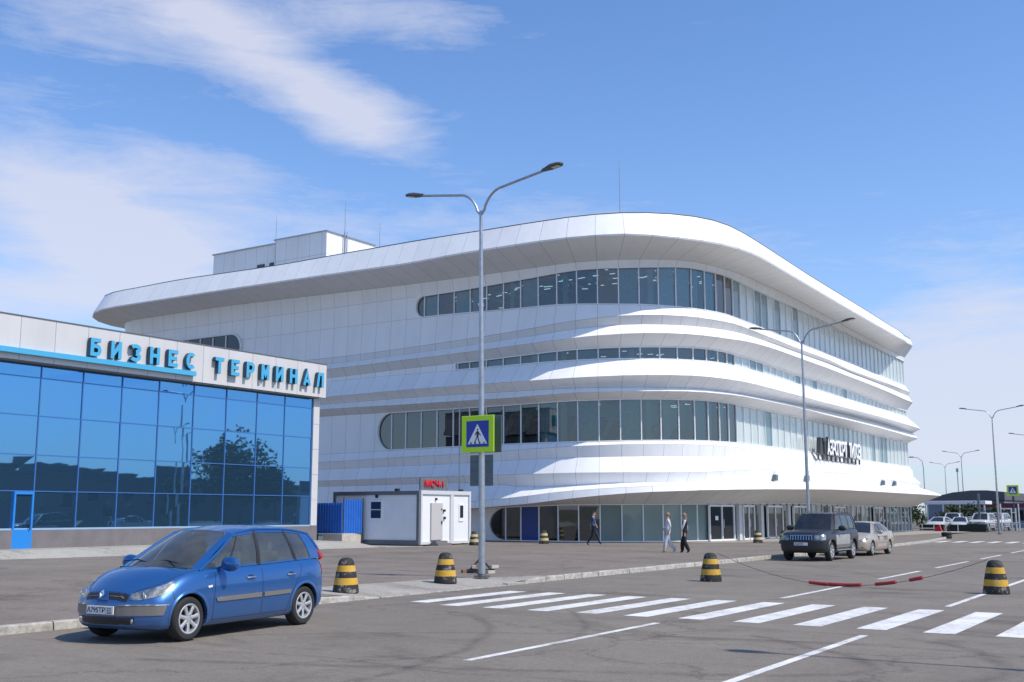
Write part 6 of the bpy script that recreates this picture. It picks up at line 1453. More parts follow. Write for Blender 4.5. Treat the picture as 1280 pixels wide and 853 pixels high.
def build_car(sp, root):
    L, W = sp['L'], sp['W']; xs = [r_[0] for r_ in sp['st']]
    col_ = lambda k: [r_[k] for r_ in sp['st']]
    w_, b_, t_, c_ = col_(1), col_(2), col_(3), col_(4)
    X = sorted(set([round(L * k / 70, 4) for k in range(71)] + [.015, .03, .05, L - .015, L - .03, L - .05]))
    def warp(x, y, z):
        f = max(0, 1 - x / 1.0) ** 1.6; a = abs(y) / W
        x2 = x + sp['nose'] * a ** sp.get('np', 2.6) * f
        x2 += f * (sp['lean'] * max(0, z - sp['lz']) + .25 * max(0, sp['lo'] - z))
        g = max(0, 1 - (L - x) / .8) ** 1.6
        x2 -= sp['tail'] * a ** 2.6 * g + g * sp.get('rlean', .1) * max(0, z - .7) + g * .3 * max(0, .4 - z)
        return (x2, y, z)
    def section(x, k=1.0):
        w, b, t, c = (smooth_interp(x, xs, q) for q in (w_, b_, t_, c_)); out = []
        for fy, fz in SEC:
            y = fy * w; z = b + fz * (t - b)
            if fz > .9: z += c * (1 - fy ** 2) * (1 if fz >= 1 else (fz - .9) / .1)
            out.append((y, z))
        return out, (b + t) / 2
    body = MB(); rows = []
    def full(sec, x, k, zc):
        pts = [warp(x, y * k, zc + (z - zc) * k) for y, z in sec] + [warp(x, -y * k, zc + (z - zc) * k) for y, z in sec[::-1][1:-1]]
        return pts
    s0, zc0 = section(0)
    for k in (.12, .3, .5, .68, .82, .92): rows.append(full(s0, 0, k, zc0))
    for x in X:
        s_, zc = section(x); kk = 1.0
        if x < .05: kk = .955 + .045 * math.sin(x / .05 * math.pi / 2)
        if x > L - .05: kk = .955 + .045 * math.sin((L - x) / .05 * math.pi / 2)
        rows.append(full(s_, x, kk, zc))
    s1, zc1 = section(L)
    for k in (.92, .82, .68, .5, .3, .12): rows.append(full(s1, L, k, zc1))
    ids = body.grid(rows, 0, close=True)
    body.face(ids[0][::-1]); body.face(ids[-1])
    bo = body.build('body', [sp['paint'], M['black']], root)
    cut = MB()
    for ax in (sp['fa'], sp['ra']):
        for s in (-1, 1):
            rg = cut.lathe([(0, s * (W - .30)), (sp['wa'], s * (W - .30)), (sp['wa'], s * (W + .12)), (0, s * (W + .12))], 48, 1, 'y', (ax, 0, sp['wr'] + .01))
    co = cut.build('cutter', [sp['paint'], M['black']], root)
    bpy.context.view_layer.update()
    md = bo.modifiers.new('b', 'BOOLEAN'); md.object = co; md.operation = 'DIFFERENCE'; md.solver = 'EXACT'
    dg = bpy.context.evaluated_depsgraph_get(); me = bpy.data.meshes.new_from_object(bo.evaluated_get(dg)); me.name = 'body'
    bo.modifiers.clear(); bo.data = me
    bpy.data.objects.remove(co)
    me.polygons.foreach_set('use_smooth', [True] * len(me.polygons))
    try: me.set_sharp_from_angle(angle=R_(34))
    except Exception: pass
    bm = bmesh.new(); bm.from_mesh(me); bvh = BVHTree.FromBMesh(bm); bm.free()
    # ---- greenhouse
    gh = sp['gh']; lines = gh['lines']; yt = gh['yt']
    top = lambda x: smooth_interp(x, [q[0] for q in gh['rail']], [q[1] for q in gh['rail']])
    ytop = lambda x: smooth_interp(x, [q[0] for q in gh['rail']], [q[2] for q in gh['rail']])
    belt = lambda x: smooth_interp(x, xs, t_) - .012
    yb = lambda x: smooth_interp(x, xs, w_) * .875
    fr = MB(); gl = MB(); blk = MB()
    def side(s, xb, xt, v):
        a = Vector((xb, yb(xb) * s, belt(xb))); b = Vector((xt, ytop(xt) * s, top(xt))); p = a.lerp(b, v)
        p.y += s * gh.get('bulge', .03) * math.sin(math.pi * v); p.z += 0
        return p
    for s in (-1, 1):
        for i, (l0, l1) in enumerate(zip(lines, lines[1:])):
            A = [0, l0[2], .35, .65, 1 - l1[2], 1]; V = [0, gh['vb'], .3, .55, .8, gh['vt'], 1]
            P = [[side(s, lerp(l0[0], l1[0], a), lerp(l0[1], l1[1], a), v) for a in A] for v in V]
            glass = l0[3]
            for r_ in range(len(V) - 1):
                for c in range(len(A) - 1):
                    q = (P[r_][c], P[r_][c + 1], P[r_ + 1][c + 1], P[r_ + 1][c])
                    inner = 1 <= c <= 3 and 1 <= r_ <= 4
                    if inner and glass: 
                        n_ = Vector((0, s * .008, 0)); gl.quad(*[k - n_ for k in q], 0)
                    elif (c == 0 and l0[4]) or (c == 4 and l1[4]): blk.quad(*q)
                    elif inner: fr.quad(*q)
                    elif r_ in (0,) and glass: fr.quad(*q)
                    else: fr.quad(*q)
    def cross(xc_b, xe_b, zoff, xc_t, xe_t, name_lo, lift):
        """windscreen or rear window between its base curve and top curve"""
        n = 14; m = 8; yB = yb(xe_b); yT = ytop(xe_t); P = []
        for a in range(m + 1):
            v = a / m; row = []
            for b in range(n + 1):
                u = -1 + 2 * b / n
                # base follows bonnet
                xb_ = lerp(xc_b, xe_b, abs(u) ** 2); xt_ = lerp(xc_t, xe_t, abs(u) ** 2.2)
                pb = Vector((xb_, u * yB, belt(xe_b) + lift * (1 - u * u))); pt = Vector((xt_, u * yT, top(xe_t) + gh['crown'] * (1 - u * u)))
                p = pb.lerp(pt, v); p.z += .02 * math.sin(math.pi * v) ; row.append(p)
            P.append(row)
        for a in range(m):
            for b in range(n):
                q = (P[a][b], P[a][b + 1], P[a + 1][b + 1], P[a + 1][b])
                if 1 <= b < n - 1 and 0 <= a < m - 0: gl.quad(*q, 0)
                else: (fr if (b == 0 or b == n - 1) else blk).quad(*q)
    f0, r0 = lines[0], lines[-1]
    cross(gh['wb'], f0[0], 0, gh['wt'], f0[1], 'w', gh['wl'])
    cross(gh['rb'], r0[0], 0, gh['rt'], r0[1], 'r', gh.get('rl', .0))
    # roof skin
    n = 16; m = 16; P = []
    for a in range(m + 1):
        v = a / m; row = []
        for b in range(n + 1):
            u = -1 + 2 * b / n
            x = lerp(lerp(gh['wt'], f0[1], abs(u) ** 2.2), lerp(gh['rt'], r0[1], abs(u) ** 2.2), v)
            xr = lerp(f0[1], r0[1], v); w = ytop(xr); z = top(xr) + gh['crown'] * (1 - u * u) + gh.get('arch', .0) * math.sin(math.pi * v) * (1 - u ** 4)
            row.append((x, u * w, z))
        P.append(row)
    fr.grid(P)
    for s in (-1, 1):                       # rolled roof edge and pillar edge
        pts = [side(s, f0[0], f0[1], v / 6) for v in range(7)] + [Vector((lerp(f0[1], r0[1], k / 12), ytop(lerp(f0[1], r0[1], k / 12)) * s, top(lerp(f0[1], r0[1], k / 12)))) for k in range(1, 13)] + [side(s, r0[0], r0[1], 1 - v / 6) for v in range(1, 7)]
        fr.tube(pts, sp.get('edge', .022), 8)
    fo = fr.build('roof', sp['paint'], root, smooth=True)
    gl.build_each('window', sp['glass'], root, smooth=True, fix=True)
    if blk.f: blk.build_each('pillar', M['black'], root)
    # ---- cabin interior
    it = MB(); zb = belt(2.2) - .05; x0, x1 = f0[0] - .05, r0[0] - .02
    it.grid([[(x, y, zb - .0 if x > f0[0] + .4 else zb + .0) for y in (-.72 * W / .9, 0, .72 * W / .9)] for x in (gh['wb'] + .05, f0[0] + .4, 2.5, x1)])
    fx = f0[0]
    it.box(gh['wb'] + .15, -.68, zb - .1, fx + .45, .68, zb + .06)
    sx = sp['seat']
    for y in (-.37, .37):
        it.bar((sx, y, zb - .1), (sx + .16, y, zb + .30), .46, .12, 0, (0, 1, 0)); it.bar((sx + .15, y, zb + .33), (sx + .19, y, zb + .5), .25, .09, 0, (0, 1, 0))
    it.box(sx + .85, -.62, zb - .1, sx + 1.0, .62, zb + .24)
    for y in (-.4, 0, .4): it.box(sx + .88, y - .12, zb + .26, sx + .96, y + .12, zb + .42)
    it.tube([(sx - .52, -.37 + .17 * math.cos(a * math.pi / 8), zb + .06 + .17 * math.sin(a * math.pi / 8)) for a in range(17)], .015, 6)
    it.build('interior', M['seat_dark'], root, bevel=.02)
    # underbody
    ub = MB(); ub.box(.5, -W * .8, sp['ub'], L - .4, W * .8, sp['ub'] + .18); ub.build('underbody', M['black'], root)
    # wheels
    for ax in (sp['fa'], sp['ra']):
        for s in (-1, 1): make_wheel(root, ax, s * (W - .125), sp['wr'], .21, sp['spokes'], sp['rim'], sp['rr'])
        for s in (-1, 1):
            rows = [[(ax + rr_ * math.cos(R_(a)), s * W, sp['wr'] + .01 + rr_ * math.sin(R_(a))) for a in range(-22, 203, 9)] for rr_ in (sp['wa'] - .0, sp['wa'] + sp.get('lip', .045))]
            g_ = surf_patch(bvh, rows, 25, 2, .004)
            for k in range(len(g_[0])): g_[1][k] = g_[1][k] + Vector((0, s * sp.get('flare', .012), 0)); g_[0][k] = g_[0][k] + Vector((0, s * sp.get('flare', .012) * .7, 0))
            lo = [p + Vector((0, -s * .06, 0)) for p in g_[0]]
            a_ = MB(); a_.grid([lo] + g_); a_.build('arch_lip', sp.get('lipmat', sp['paint']), root, smooth=True)
    return bvh, belt, yb


def mirror_part(root, x, y, z, m, sc=1.0):
    for s in (-1, 1):
        mb = MB(); rows = []
        for k in range(9):
            a = math.pi * k / 8; yy = -math.cos(a) * .115 * sc; r = math.sin(a) ** .55 * .085 * sc + .001
            rows.append([(x + r * .75 * math.cos(b * math.pi / 6), s * (y + .115 * sc + yy), z + r * math.sin(b * math.pi / 6)) for b in range(12)])
        mb.grid(rows, 0, close=True); mb.bar((x, s * (y - .06), z - .06), (x, s * (y + .08), z - .02), .06, .03)
        mb.build('wing_mirror', m, root, smooth=True)


M['paint_blue'] = car_paint('blue_car_paint', (.013, .105, .33), .45, .32, .30, (.16, .18, .21))
M['paint_navy'] = car_paint('navy_car_paint', (.012, .013, .02), .0, .5, .30, (.15, .14, .125))
M['paint_navy'].node_tree.nodes['Principled BSDF'].inputs['Coat Weight'].default_value = .35
M['paint_silver'] = car_paint('champagne_car_paint', (.42, .365, .29), .35, .45, .35, (.38, .33, .27))
M['rim'] = mat('alloy_silver', (.58, .58, .58), .38, .6)
M['seat_dark'] = mat('dark_upholstery', (.035, .035, .037), .8)
M['moulding'] = mat('taupe_moulding', (.17, .155, .145), .45)
M['plate'] = mat('plate_white', (.72, .73, .74), .4)
M['plate_ink'] = mat('plate_ink', (.02, .02, .05), .5)
t = NT('headlamp'); t.link(t.ramp(t.noise(9, 3, .6), [(.3, (.10, .11, .10)), (.5, (.26, .27, .25)), (.72, (.60, .60, .56))]), t.p.inputs['Base Color']); t.p.inputs['Metallic'].default_value = .55; t.p.inputs['Roughness'].default_value = .28; t.p.inputs['Coat Weight'].default_value = 1; t.p.inputs['Coat Roughness'].default_value = .02; M['headlamp'] = t.m
M['tail'] = mat('red_tail_lens', (.45, .01, .015), .25, coat=1)


def seam(bvh, root, pts, wd=.008, name='door_seam'):
    for s in (-1, 1):
        rows = [[(p[0] - wd / 2, p[1] * s, p[2]) for p in pts], [(p[0] + wd / 2, p[1] * s, p[2]) for p in pts]]
        g_ = surf_patch(bvh, rows, 14, 1, .0025); mb = MB(); mb.grid(g_); mb.build(name, M['black'], root, smooth=True, fix=False)


# --- blue compact MPV
blue = empty('parked_car', (-13.70, 10.22, 0), R_(96.5), 'dusty blue compact family car parked by the kerb in the foreground', 'car')
W = .905
spb = dict(L=4.26, W=W, nose=.42, np=2.4, lean=.55, lz=.56, lo=.35, tail=.22, rlean=.15, paint=M['paint_blue'], glass=M['car_glass'],
    st=[(0, .80, .25, .67, .05), (.10, .83, .20, .73, .07), (.3, .865, .18, .82, .09), (.6, .885, .17, .905, .10), (.9, .895, .17, .965, .09), (1.15, .90, .17, 1.0, .05), (1.5, .905, .17, 1.015, .0), (2.5, .905, .17, 1.035, 0), (3.5, .90, .18, 1.07, 0), (3.9, .885, .2, 1.08, 0), (4.1, .86, .23, 1.08, 0), (4.2, .84, .27, 1.06, 0), (4.26, .80, .32, 1.02, 0)],
    fa=.82, ra=3.505, wr=.318, wa=.352, rr=.212, spokes=7, rim=M['rim'], ub=.19, seat=2.1,
    gh=dict(lines=[(1.08, 2.02, .05, 1, 0), (1.66, 2.09, .04, 1, 1), (2.42, 2.44, .05, 1, 1), (3.38, 3.20, .05, 1, 1), (3.80, 3.62, .04, 0, 0), (4.14, 3.90, .05, 0, 0)],
            rail=[(1.9, 1.495, .60), (2.1, 1.53, .615), (2.5, 1.575, .625), (3.2, 1.565, .615), (3.7, 1.515, .60), (3.95, 1.47, .585)],
            yt=.6, vb=.05, vt=.90, bulge=.035, wb=.80, wt=1.86, wl=.055, rb=4.2, rt=4.0, crown=.055, arch=.012))
bvh, belt, yb_ = build_car(spb, blue)
patch_part(bvh, 'headlight', M['headlamp'], blue, [[(.08, -.44, .765), (.20, -.60, .825), (.38, -.74, .885), (.56, -.82, .93)], [(.06, -.44, .70), (.18, -.62, .74), (.38, -.79, .80), (.55, -.86, .88)], [(.04, -.45, .64), (.14, -.66, .65), (.34, -.84, .72), (.48, -.87, .81)]], 14, 8, .007)
for s in (-1, 1):
    m = MB(); m.lathe([(0, -.03), (.04, -.035), (.062, -.02), (.066, 0), (.0, .01)], 18, 0, 'x'); o = m.build('lamp_unit', M['chrome'], blue, smooth=True); loc, nrm, _, _ = bvh.find_nearest(Vector((.16, s * .62, .71))); o.location = loc + nrm * .0; o.rotation_euler = (0, 0, s * .6); o.scale = (.7, .9, .9)
patch_part(bvh, 'grille', M['black'], blue, [[(0, -.43, .755), (0, .43, .755)], [(0, -.42, .635), (0, .42, .635)]], 24, 3, .004, False)
patch_part(bvh, 'grille_slat', M['moulding'], blue, [[(0, -.41, .700), (0, -.10, .700)], [(0, -.41, .690), (0, -.10, .690)]], 12, 1, .010)
patch_part(bvh, 'emblem_mount', M['paint_blue'], blue, [[(0, -.04, .775), (0, .04, .775)], [(-.02, -.075, .69), (-.02, .075, .69)], [(0, -.11, .61), (0, .11, .61)]], 8, 6, .03, False, .03)
m = MB(); ring = lambda a, b, x: [(x, 0, a), (x, -b, 0), (x, 0, -a), (x, b, 0)]
m.grid([ring(.062, .045, 0), ring(.062, .045, -.014), ring(.034, .02, -.014), ring(.034, .02, 0)], 0, close=True)
o = m.build('emblem', M['chrome'], blue); o.location = (bvh.find_nearest(Vector((-.1, 0, .69)))[0].x - .035, 0, .69); o.rotation_euler = (.25, R_(15), 0)
patch_part(bvh, 'bumper_strip', M['moulding'], blue, [[(0, -.70, .535), (0, .70, .535)], [(0, -.64, .405), (0, .64, .405)]] if False else [[(.40, -.87, .54), (.06, -.68, .54), (-.05, -.3, .54), (-.05, .3, .54), (.06, .68, .54), (.40, .87, .54)], [(.34, -.87, .40), (.06, -.68, .40), (-.05, -.3, .40), (-.05, .3, .40), (.06, .68, .40), (.34, .87, .40)]], 44, 4, .012, False)
patch_part(bvh, 'chrome_trim', M['chrome'], blue, [[(.42, -.88, .552), (.10, -.70, .552), (0, -.30, .552)], [(.42, -.88, .538), (.10, -.70, .538), (0, -.3, .538)]], 24, 1, .017)
patch_part(bvh, 'air_intake', M['black'], blue, [[(.02, -.56, .375), (-.02, -.25, .38), (-.02, .25, .38), (.02, .56, .375)], [(.03, -.54, .27), (0, -.25, .265), (0, .25, .265), (.03, .54, .27)]], 30, 4, .006, False)
for s in (-1, 1):
    m = MB(); m.lathe([(0, -.012), (.035, -.008), (.04, .01)], 14, 0, 'x'); o = m.build('fog_lamp', M['chrome'], blue, smooth=True); loc, nrm, _, _ = bvh.find_nearest(Vector((.05, s * .50, .325))); o.location = loc + nrm * .01; o.rotation_euler = (0, 0, s * .35)
fx = min(bvh.find_nearest(Vector((-.2, y, .47)))[0].x for y in (-.2, 0, .2))
m = MB(); m.box(fx - .035, -.26, .415, fx - .018, .26, .53); pl_o = m.build('number_plate', M['plate'], blue, bevel=.004)
text_part('А795ТР', .345, .076, .003, (fx - .0355, .245, .435), (0, -1, 0), (0, 0, 1), M['plate_ink'], pl_o, bold=.01)
text_part('22', .085, .05, .003, (fx - .0355, -.135, .46), (0, -1, 0), (0, 0, 1), M['plate_ink'], pl_o, bold=.01)
m = MB(); m.box(fx - .037, -.115, .42, fx - .035, -.112, .525); m.box(fx - .037, -.23, .43, fx - .035, -.14, .445); m.build('plate_marking', M['plate_ink'], pl_o)
z_m = .545
patch_part(bvh, 'side_moulding', M['moulding'], blue, [[(1.42, -W, z_m + .045), (2.38, -W, z_m + .055)], [(1.40, -W, z_m - .02), (2.38, -W, z_m - .012)]], 16, 2, .016)
patch_part(bvh, 'side_moulding', M['moulding'], blue, [[(2.44, -W, z_m + .055), (3.12, -W, z_m + .06)], [(2.44, -W, z_m - .012), (3.10, -W, z_m + .0)]], 16, 2, .016)
patch_part(bvh, 'moulding_tip', M['chrome'], blue, [[(1.34, -W, z_m + .035), (1.47, -W, z_m + .045)], [(1.36, -W, z_m - .012), (1.47, -W, z_m - .02)]], 4, 2, .018)
for x in (2.14, 3.14):
    for s in (-1, 1):
        loc, nrm, _, _ = bvh.find_nearest(Vector((x, s * 1.0, .86)))
        m = MB(); m.tube([loc + nrm * .005 + Vector((-.10, 0, 0)), loc + nrm * .035 + Vector((-.06, 0, 0)), loc + nrm * .04 + Vector((.05, 0, 0)), loc + nrm * .01 + Vector((.10, 0, 0))], .013, 8); ho = m.build('door_handle', M['chrome'], blue, smooth=True)
    patch_part(bvh, 'handle_recess', M['black'], blue, [[(x - .06, -W, .885), (x + .05, -W, .885)], [(x - .06, -W, .825), (x + .05, -W, .825)]], 5, 4, .003)
seam(bvh, blue, [(1.36, -W, 1.0), (1.33, -W, .8), (1.30, -W, .5), (1.30, -W, .24)])
seam(bvh, blue, [(2.42, -W, 1.02), (2.41, -W, .7), (2.40, -W, .24)])
seam(bvh, blue, [(3.42, -W, 1.03), (3.40, -W, .85), (3.26, -W, .70), (3.10, -W, .45), (3.02, -W, .26)])
patch_part(bvh, 'sill_line', M['black'], blue, [[(1.28, -W, .262), (3.02, -W, .275)], [(1.28, -W, .255), (3.02, -W, .268)]], 14, 1, .002)
patch_part(bvh, 'side_repeater', M['plate'], blue, [[(1.17, -W, .765), (1.26, -W, .775)], [(1.18, -W, .735), (1.26, -W, .745)]], 4, 2, .008)
patch_part(bvh, 'tail_light', M['tail'], blue, [[(4.02, -.85, 1.04), (4.2, -.75, 1.04)], [(4.08, -.86, .80), (4.24, -.76, .80)]], 6, 6, .01)
m = MB()
for s in (-1, 1): m.tube([(3.93, s * .60, 1.45), (4.03, s * .68, 1.25), (4.12, s * .75, 1.06)], [.02, .04, .05], 8)
m.build_each('tail_light', M['tail'], blue, smooth=True)
patch_part(bvh, 'bonnet_gap', M['black'], blue, [[(.10, -.46, .80), (.40, -.70, .915), (.62, -.755, .955), (1.02, -.79, 1.02)], [(.10, -.452, .808), (.40, -.692, .92), (.62, -.747, .96), (1.02, -.782, 1.025)]], 26, 1, .002, True, .004)
patch_part(bvh, 'bonnet_gap', M['black'], blue, [[(.05, -.46, .795), (.03, 0, .81), (.05, .46, .795)], [(.05, -.46, .786), (.03, 0, .801), (.05, .46, .786)]], 26, 1, .002, False, .004)
patch_part(bvh, 'bumper_gap', M['black'], blue, [[(.46, -.88, .80), (.50, -.9, .70), (.515, -.9, .60)], [(.468, -.88, .80), (.508, -.9, .70), (.523, -.9, .60)]], 8, 1, .002, True, .004)
patch_part(bvh, 'scuttle', M['black'], blue, [[(.93, -.66, 1.03), (.80, 0, 1.08), (.93, .66, 1.03)], [(1.03, -.70, 1.03), (.90, 0, 1.08), (1.03, .70, 1.03)]], 22, 2, .004, False, .004)
mirror_part(blue, 1.50, W - .04, 1.07, M['paint_blue'], 1.3)
m = MB(); zz = lambda x: 1.0 + (x - .80) / 1.06 * .56
for y0, y1 in ((-.5, .05), (.1, .6)):
    m.tube([(.93, y0, zz(.93) + .03), (1.0, (y0 + y1) / 2, zz(1.0) + .025), (.95, y1, zz(.95) + .03)], .011, 6)
m.build_each('wiper', M['black'], blue)
m = MB(); m.tube([(2.1, .1, 1.62), (2.45, .1, 1.80)] , .004, 5); 

# --- dark off-road car
suv = empty('parked_car', (-14.42, 42.1, 0), R_(90), 'dark navy off-road car with chrome slatted grille parked in front of the terminal', 'car')
W = .94
sps = dict(L=4.72, W=W, nose=.26, np=3.2, lean=.30, lz=.75, lo=.45, tail=.14, rlean=.08, paint=M['paint_navy'], glass=M['car_glass_dark'],
    st=[(0, .86, .40, .98, .03), (.12, .89, .34, 1.05, .05), (.35, .915, .32, 1.10, .05), (.8, .93, .32, 1.145, .05), (1.3, .94, .32, 1.17, .03), (1.7, .94, .32, 1.175, 0), (3.0, .94, .32, 1.19, 0), (4.3, .93, .34, 1.22, 0), (4.6, .90, .40, 1.20, 0), (4.72, .86, .46, 1.15, 0)],
    fa=.90, ra=3.69, wr=.375, wa=.43, rr=.235, spokes=6, rim=M['rim'], ub=.3, seat=2.2, lip=.06, flare=.035, edge=.025,
    gh=dict(lines=[(1.55, 2.12, .06, 1, 0), (2.62, 2.66, .05, 1, 0), (3.50, 3.46, .05, 1, 0), (4.30, 4.14, .06, 0, 0), (4.60, 4.42, .05, 0, 0)],
            rail=[(2.0, 1.76, .67), (2.6, 1.81, .69), (3.6, 1.80, .69), (4.2, 1.78, .67), (4.5, 1.74, .65)],
            yt=.68, vb=.06, vt=.90, bulge=.03, wb=1.32, wt=2.02, wl=.035, rb=4.66, rt=4.50, crown=.04, arch=.01))
bvh, belt, yb_ = build_car(sps, suv)
patch_part(bvh, 'grille', M['black'], suv, [[(0, -.46, 1.0), (0, .46, 1.0)], [(0, -.42, .80), (0, .42, .80)]], 20, 3, .006, False)
for k in range(9):
    y = -.42 + k * .105; patch_part(bvh, 'grille_slat', M['chrome'], suv, [[(0, y - .016, .99), (0, y + .016, .99)], [(0, y - .016, .81), (0, y + .016, .81)]], 2, 3, .03, False)
patch_part(bvh, 'grille_frame', M['chrome'], suv, [[(0, -.47, 1.005), (0, .47, 1.005)], [(0, -.47, .985), (0, .47, .985)]], 20, 1, .032, False)
patch_part(bvh, 'headlight', M['headlamp'], suv, [[(.04, -.52, 1.0), (.12, -.76, 1.02), (.38, -.88, 1.02)], [(.04, -.50, .80), (.12, -.78, .80), (.30, -.90, .82)]], 12, 6, .008)
patch_part(bvh, 'bumper', M['black'], suv, [[(.42, -.92, .76), (.1, -.8, .77), (0, -.3, .77), (0, .3, .77), (.1, .8, .77), (.42, .92, .76)], [(.42, -.92, .40), (.1, -.8, .38), (0, -.3, .38), (0, .3, .38), (.1, .8, .38), (.42, .92, .40)]], 40, 6, .02, False)
m = MB(); m.box(-.06, -.26, .60, -.03, .26, .71); pl_o = m.build('number_plate', M['plate'], suv)
text_part('Н354ММ', .34, .07, .003, (-.062, .245, .62), (0, -1, 0), (0, 0, 1), M['plate_ink'], pl_o, bold=.01)
M['silver_low'] = mat('silver_lower_panel', (.36, .36, .35), .5, .2, .1, 3)
patch_part(bvh, 'lower_cladding', M['silver_low'], suv, [[(1.40, -W, .98), (3.20, -W, 1.0)], [(1.40, -W, .50), (3.20, -W, .50)]], 20, 6, .010)
patch_part(bvh, 'side_moulding', M['moulding'], suv, [[(1.42, -W, .62), (3.22, -W, .62)], [(1.42, -W, .54), (3.22, -W, .54)]], 20, 2, .025)
m = MB()
for s in (-1, 1): m.bar((1.4, s * .93, .40), (3.15, s * .93, .40), .12, .04)
m.build_each('side_step', M['steel'], suv, bevel=.01)
m = MB()
for s in (-1, 1):
    m.tube([(2.3, s * .60, 1.80), (2.45, s * .60, 1.88), (4.1, s * .60, 1.87), (4.25, s * .60, 1.79)], .02, 8)
m.build_each('roof_rail', M['dark_steel'], suv, smooth=True)
mirror_part(suv, 1.85, W - .03, 1.24, M['black'], 1.25)
for x in (2.42, 3.3):
    for s in (-1, 1):
        loc, nrm, _, _ = bvh.find_nearest(Vector((x, s * 1.1, 1.04))); m = MB(); m.tube([loc + Vector((-.1, 0, 0)), loc + nrm * .035, loc + Vector((.1, 0, 0))], .014, 6); m.build('door_handle', M['paint_navy'], suv, smooth=True)
seam(bvh, suv, [(1.62, -W, 1.15), (1.58, -W, .8), (1.55, -W, .42)]); seam(bvh, suv, [(2.62, -W, 1.16), (2.62, -W, .42)]); seam(bvh, suv, [(3.52, -W, 1.17), (3.45, -W, .9), (3.22, -W, .65), (3.18, -W, .42)])
patch_part(bvh, 'tail_light', M['tail'], suv, [[(4.5, -.9, 1.15), (4.7, -.8, 1.15)], [(4.5, -.9, .85), (4.7, -.8, .85)]], 4, 4, .01)

# --- champagne saloon
sed = empty('parked_car', (-14.55, 48.25, 0), R_(90), 'dusty champagne saloon car with dull red lettering on its doors, parked behind the off-road car', 'car')
W = .90
spc = dict(L=4.80, W=W, nose=.36, np=2.6, lean=.45, lz=.58, lo=.35, tail=.2, rlean=.12, paint=M['paint_silver'], glass=M['car_glass_dark'],
    st=[(0, .80, .28, .66, .04), (.12, .83, .22, .72, .06), (.35, .865, .20, .79, .08), (.8, .885, .19, .88, .09), (1.3, .895, .19, .94, .06), (1.8, .90, .19, .955, .0), (3.0, .90, .19, .985, 0), (3.9, .895, .21, 1.02, .02), (4.3, .88, .24, 1.035, .05), (4.65, .85, .30, 1.02, .04), (4.80, .80, .38, .96, .03)],
    fa=.95, ra=3.67, wr=.32, wa=.355, rr=.215, spokes=5, rim=M['rim'], ub=.2, seat=2.35,
    gh=dict(lines=[(1.50, 2.20, .06, 1, 0), (2.58, 2.62, .05, 1, 1), (3.45, 3.25, .08, 1, 0), (3.80, 3.50, .06, 0, 0), (4.05, 3.62, .05, 0, 0)],
            rail=[(2.1, 1.36, .56), (2.5, 1.41, .575), (3.1, 1.405, .57), (3.5, 1.355, .555), (3.7, 1.32, .54)],
            yt=.56, vb=.06, vt=.90, bulge=.03, wb=1.22, wt=2.08, wl=.05, rb=4.18, rt=3.7, crown=.045, arch=.01, rl=.02))
bvh, belt, yb_ = build_car(spc, sed)
patch_part(bvh, 'headlight', M['headlamp'], sed, [[(.05, -.42, .72), (.20, -.68, .77), (.55, -.82, .84)], [(.03, -.44, .60), (.14, -.70, .62), (.48, -.86, .72)]], 12, 6, .008)
patch_part(bvh, 'grille', M['black'], sed, [[(0, -.38, .76), (0, .38, .76)], [(0, -.34, .60), (0, .34, .60)]], 16, 3, .008, False)
patch_part(bvh, 'air_intake', M['black'], sed, [[(0, -.55, .38), (0, .55, .38)], [(0, -.5, .28), (0, .5, .28)]], 16, 3, .008, False)
patch_part(bvh, 'fog_lamp', M['black'], sed, [[(.05, -.75, .40), (.1, -.66, .40)], [(.05, -.75, .32), (.1, -.66, .32)]], 3, 3, .01)
m = MB(); m.box(-.05, -.26, .42, -.02, .26, .53); m.build('number_plate', M['plate'], sed)
patch_part(bvh, 'side_moulding', M['silver_low'], sed, [[(1.5, -W, .60), (3.1, -W, .62)], [(1.5, -W, .55), (3.1, -W, .57)]], 16, 2, .016)
mirror_part(sed, 1.88, W - .05, 1.0, M['paint_silver'], 1.0)
seam(bvh, sed, [(1.60, -W, .93), (1.55, -W, .6), (1.55, -W, .25)]); seam(bvh, sed, [(2.60, -W, .95), (2.60, -W, .25)]); seam(bvh, sed, [(3.52, -W, .97), (3.40, -W, .8), (3.22, -W, .6), (3.18, -W, .27)])
M['dull_red'] = mat('dull_red_film', (.30, .07, .06), .6)
for tx, x0, wd in (('Т', 1.75, .34), ('ТТТ', 2.68, .62)):
    o = text_part(tx, wd, .17, .006, (x0, -W - .004, .66), (1, 0, 0), (0, 0, 1), M['dull_red'], sed, bold=.03)
patch_part(bvh, 'door_film', mat('dusty_rose_film', (.42, .33, .30), .6), sed, [[(1.68, -W, .50), (3.05, -W, .50)], [(1.68, -W, .36), (3.05, -W, .38)]], 14, 2, .004)
for x in (2.42, 3.3):
    for s in (-1, 1):
        loc, nrm, _, _ = bvh.find_nearest(Vector((x, s * 1.1, .87))); m = MB(); m.tube([loc + Vector((-.1, 0, 0)), loc + nrm * .035, loc + Vector((.1, 0, 0))], .014, 6); m.build('door_handle', M['paint_silver'], sed, smooth=True)
patch_part(bvh, 'tail_light', M['tail'], sed, [[(4.45, -.88, .98), (4.7, -.8, .98)], [(4.5, -.88, .80), (4.75, -.8, .80)]], 5, 4, .01)

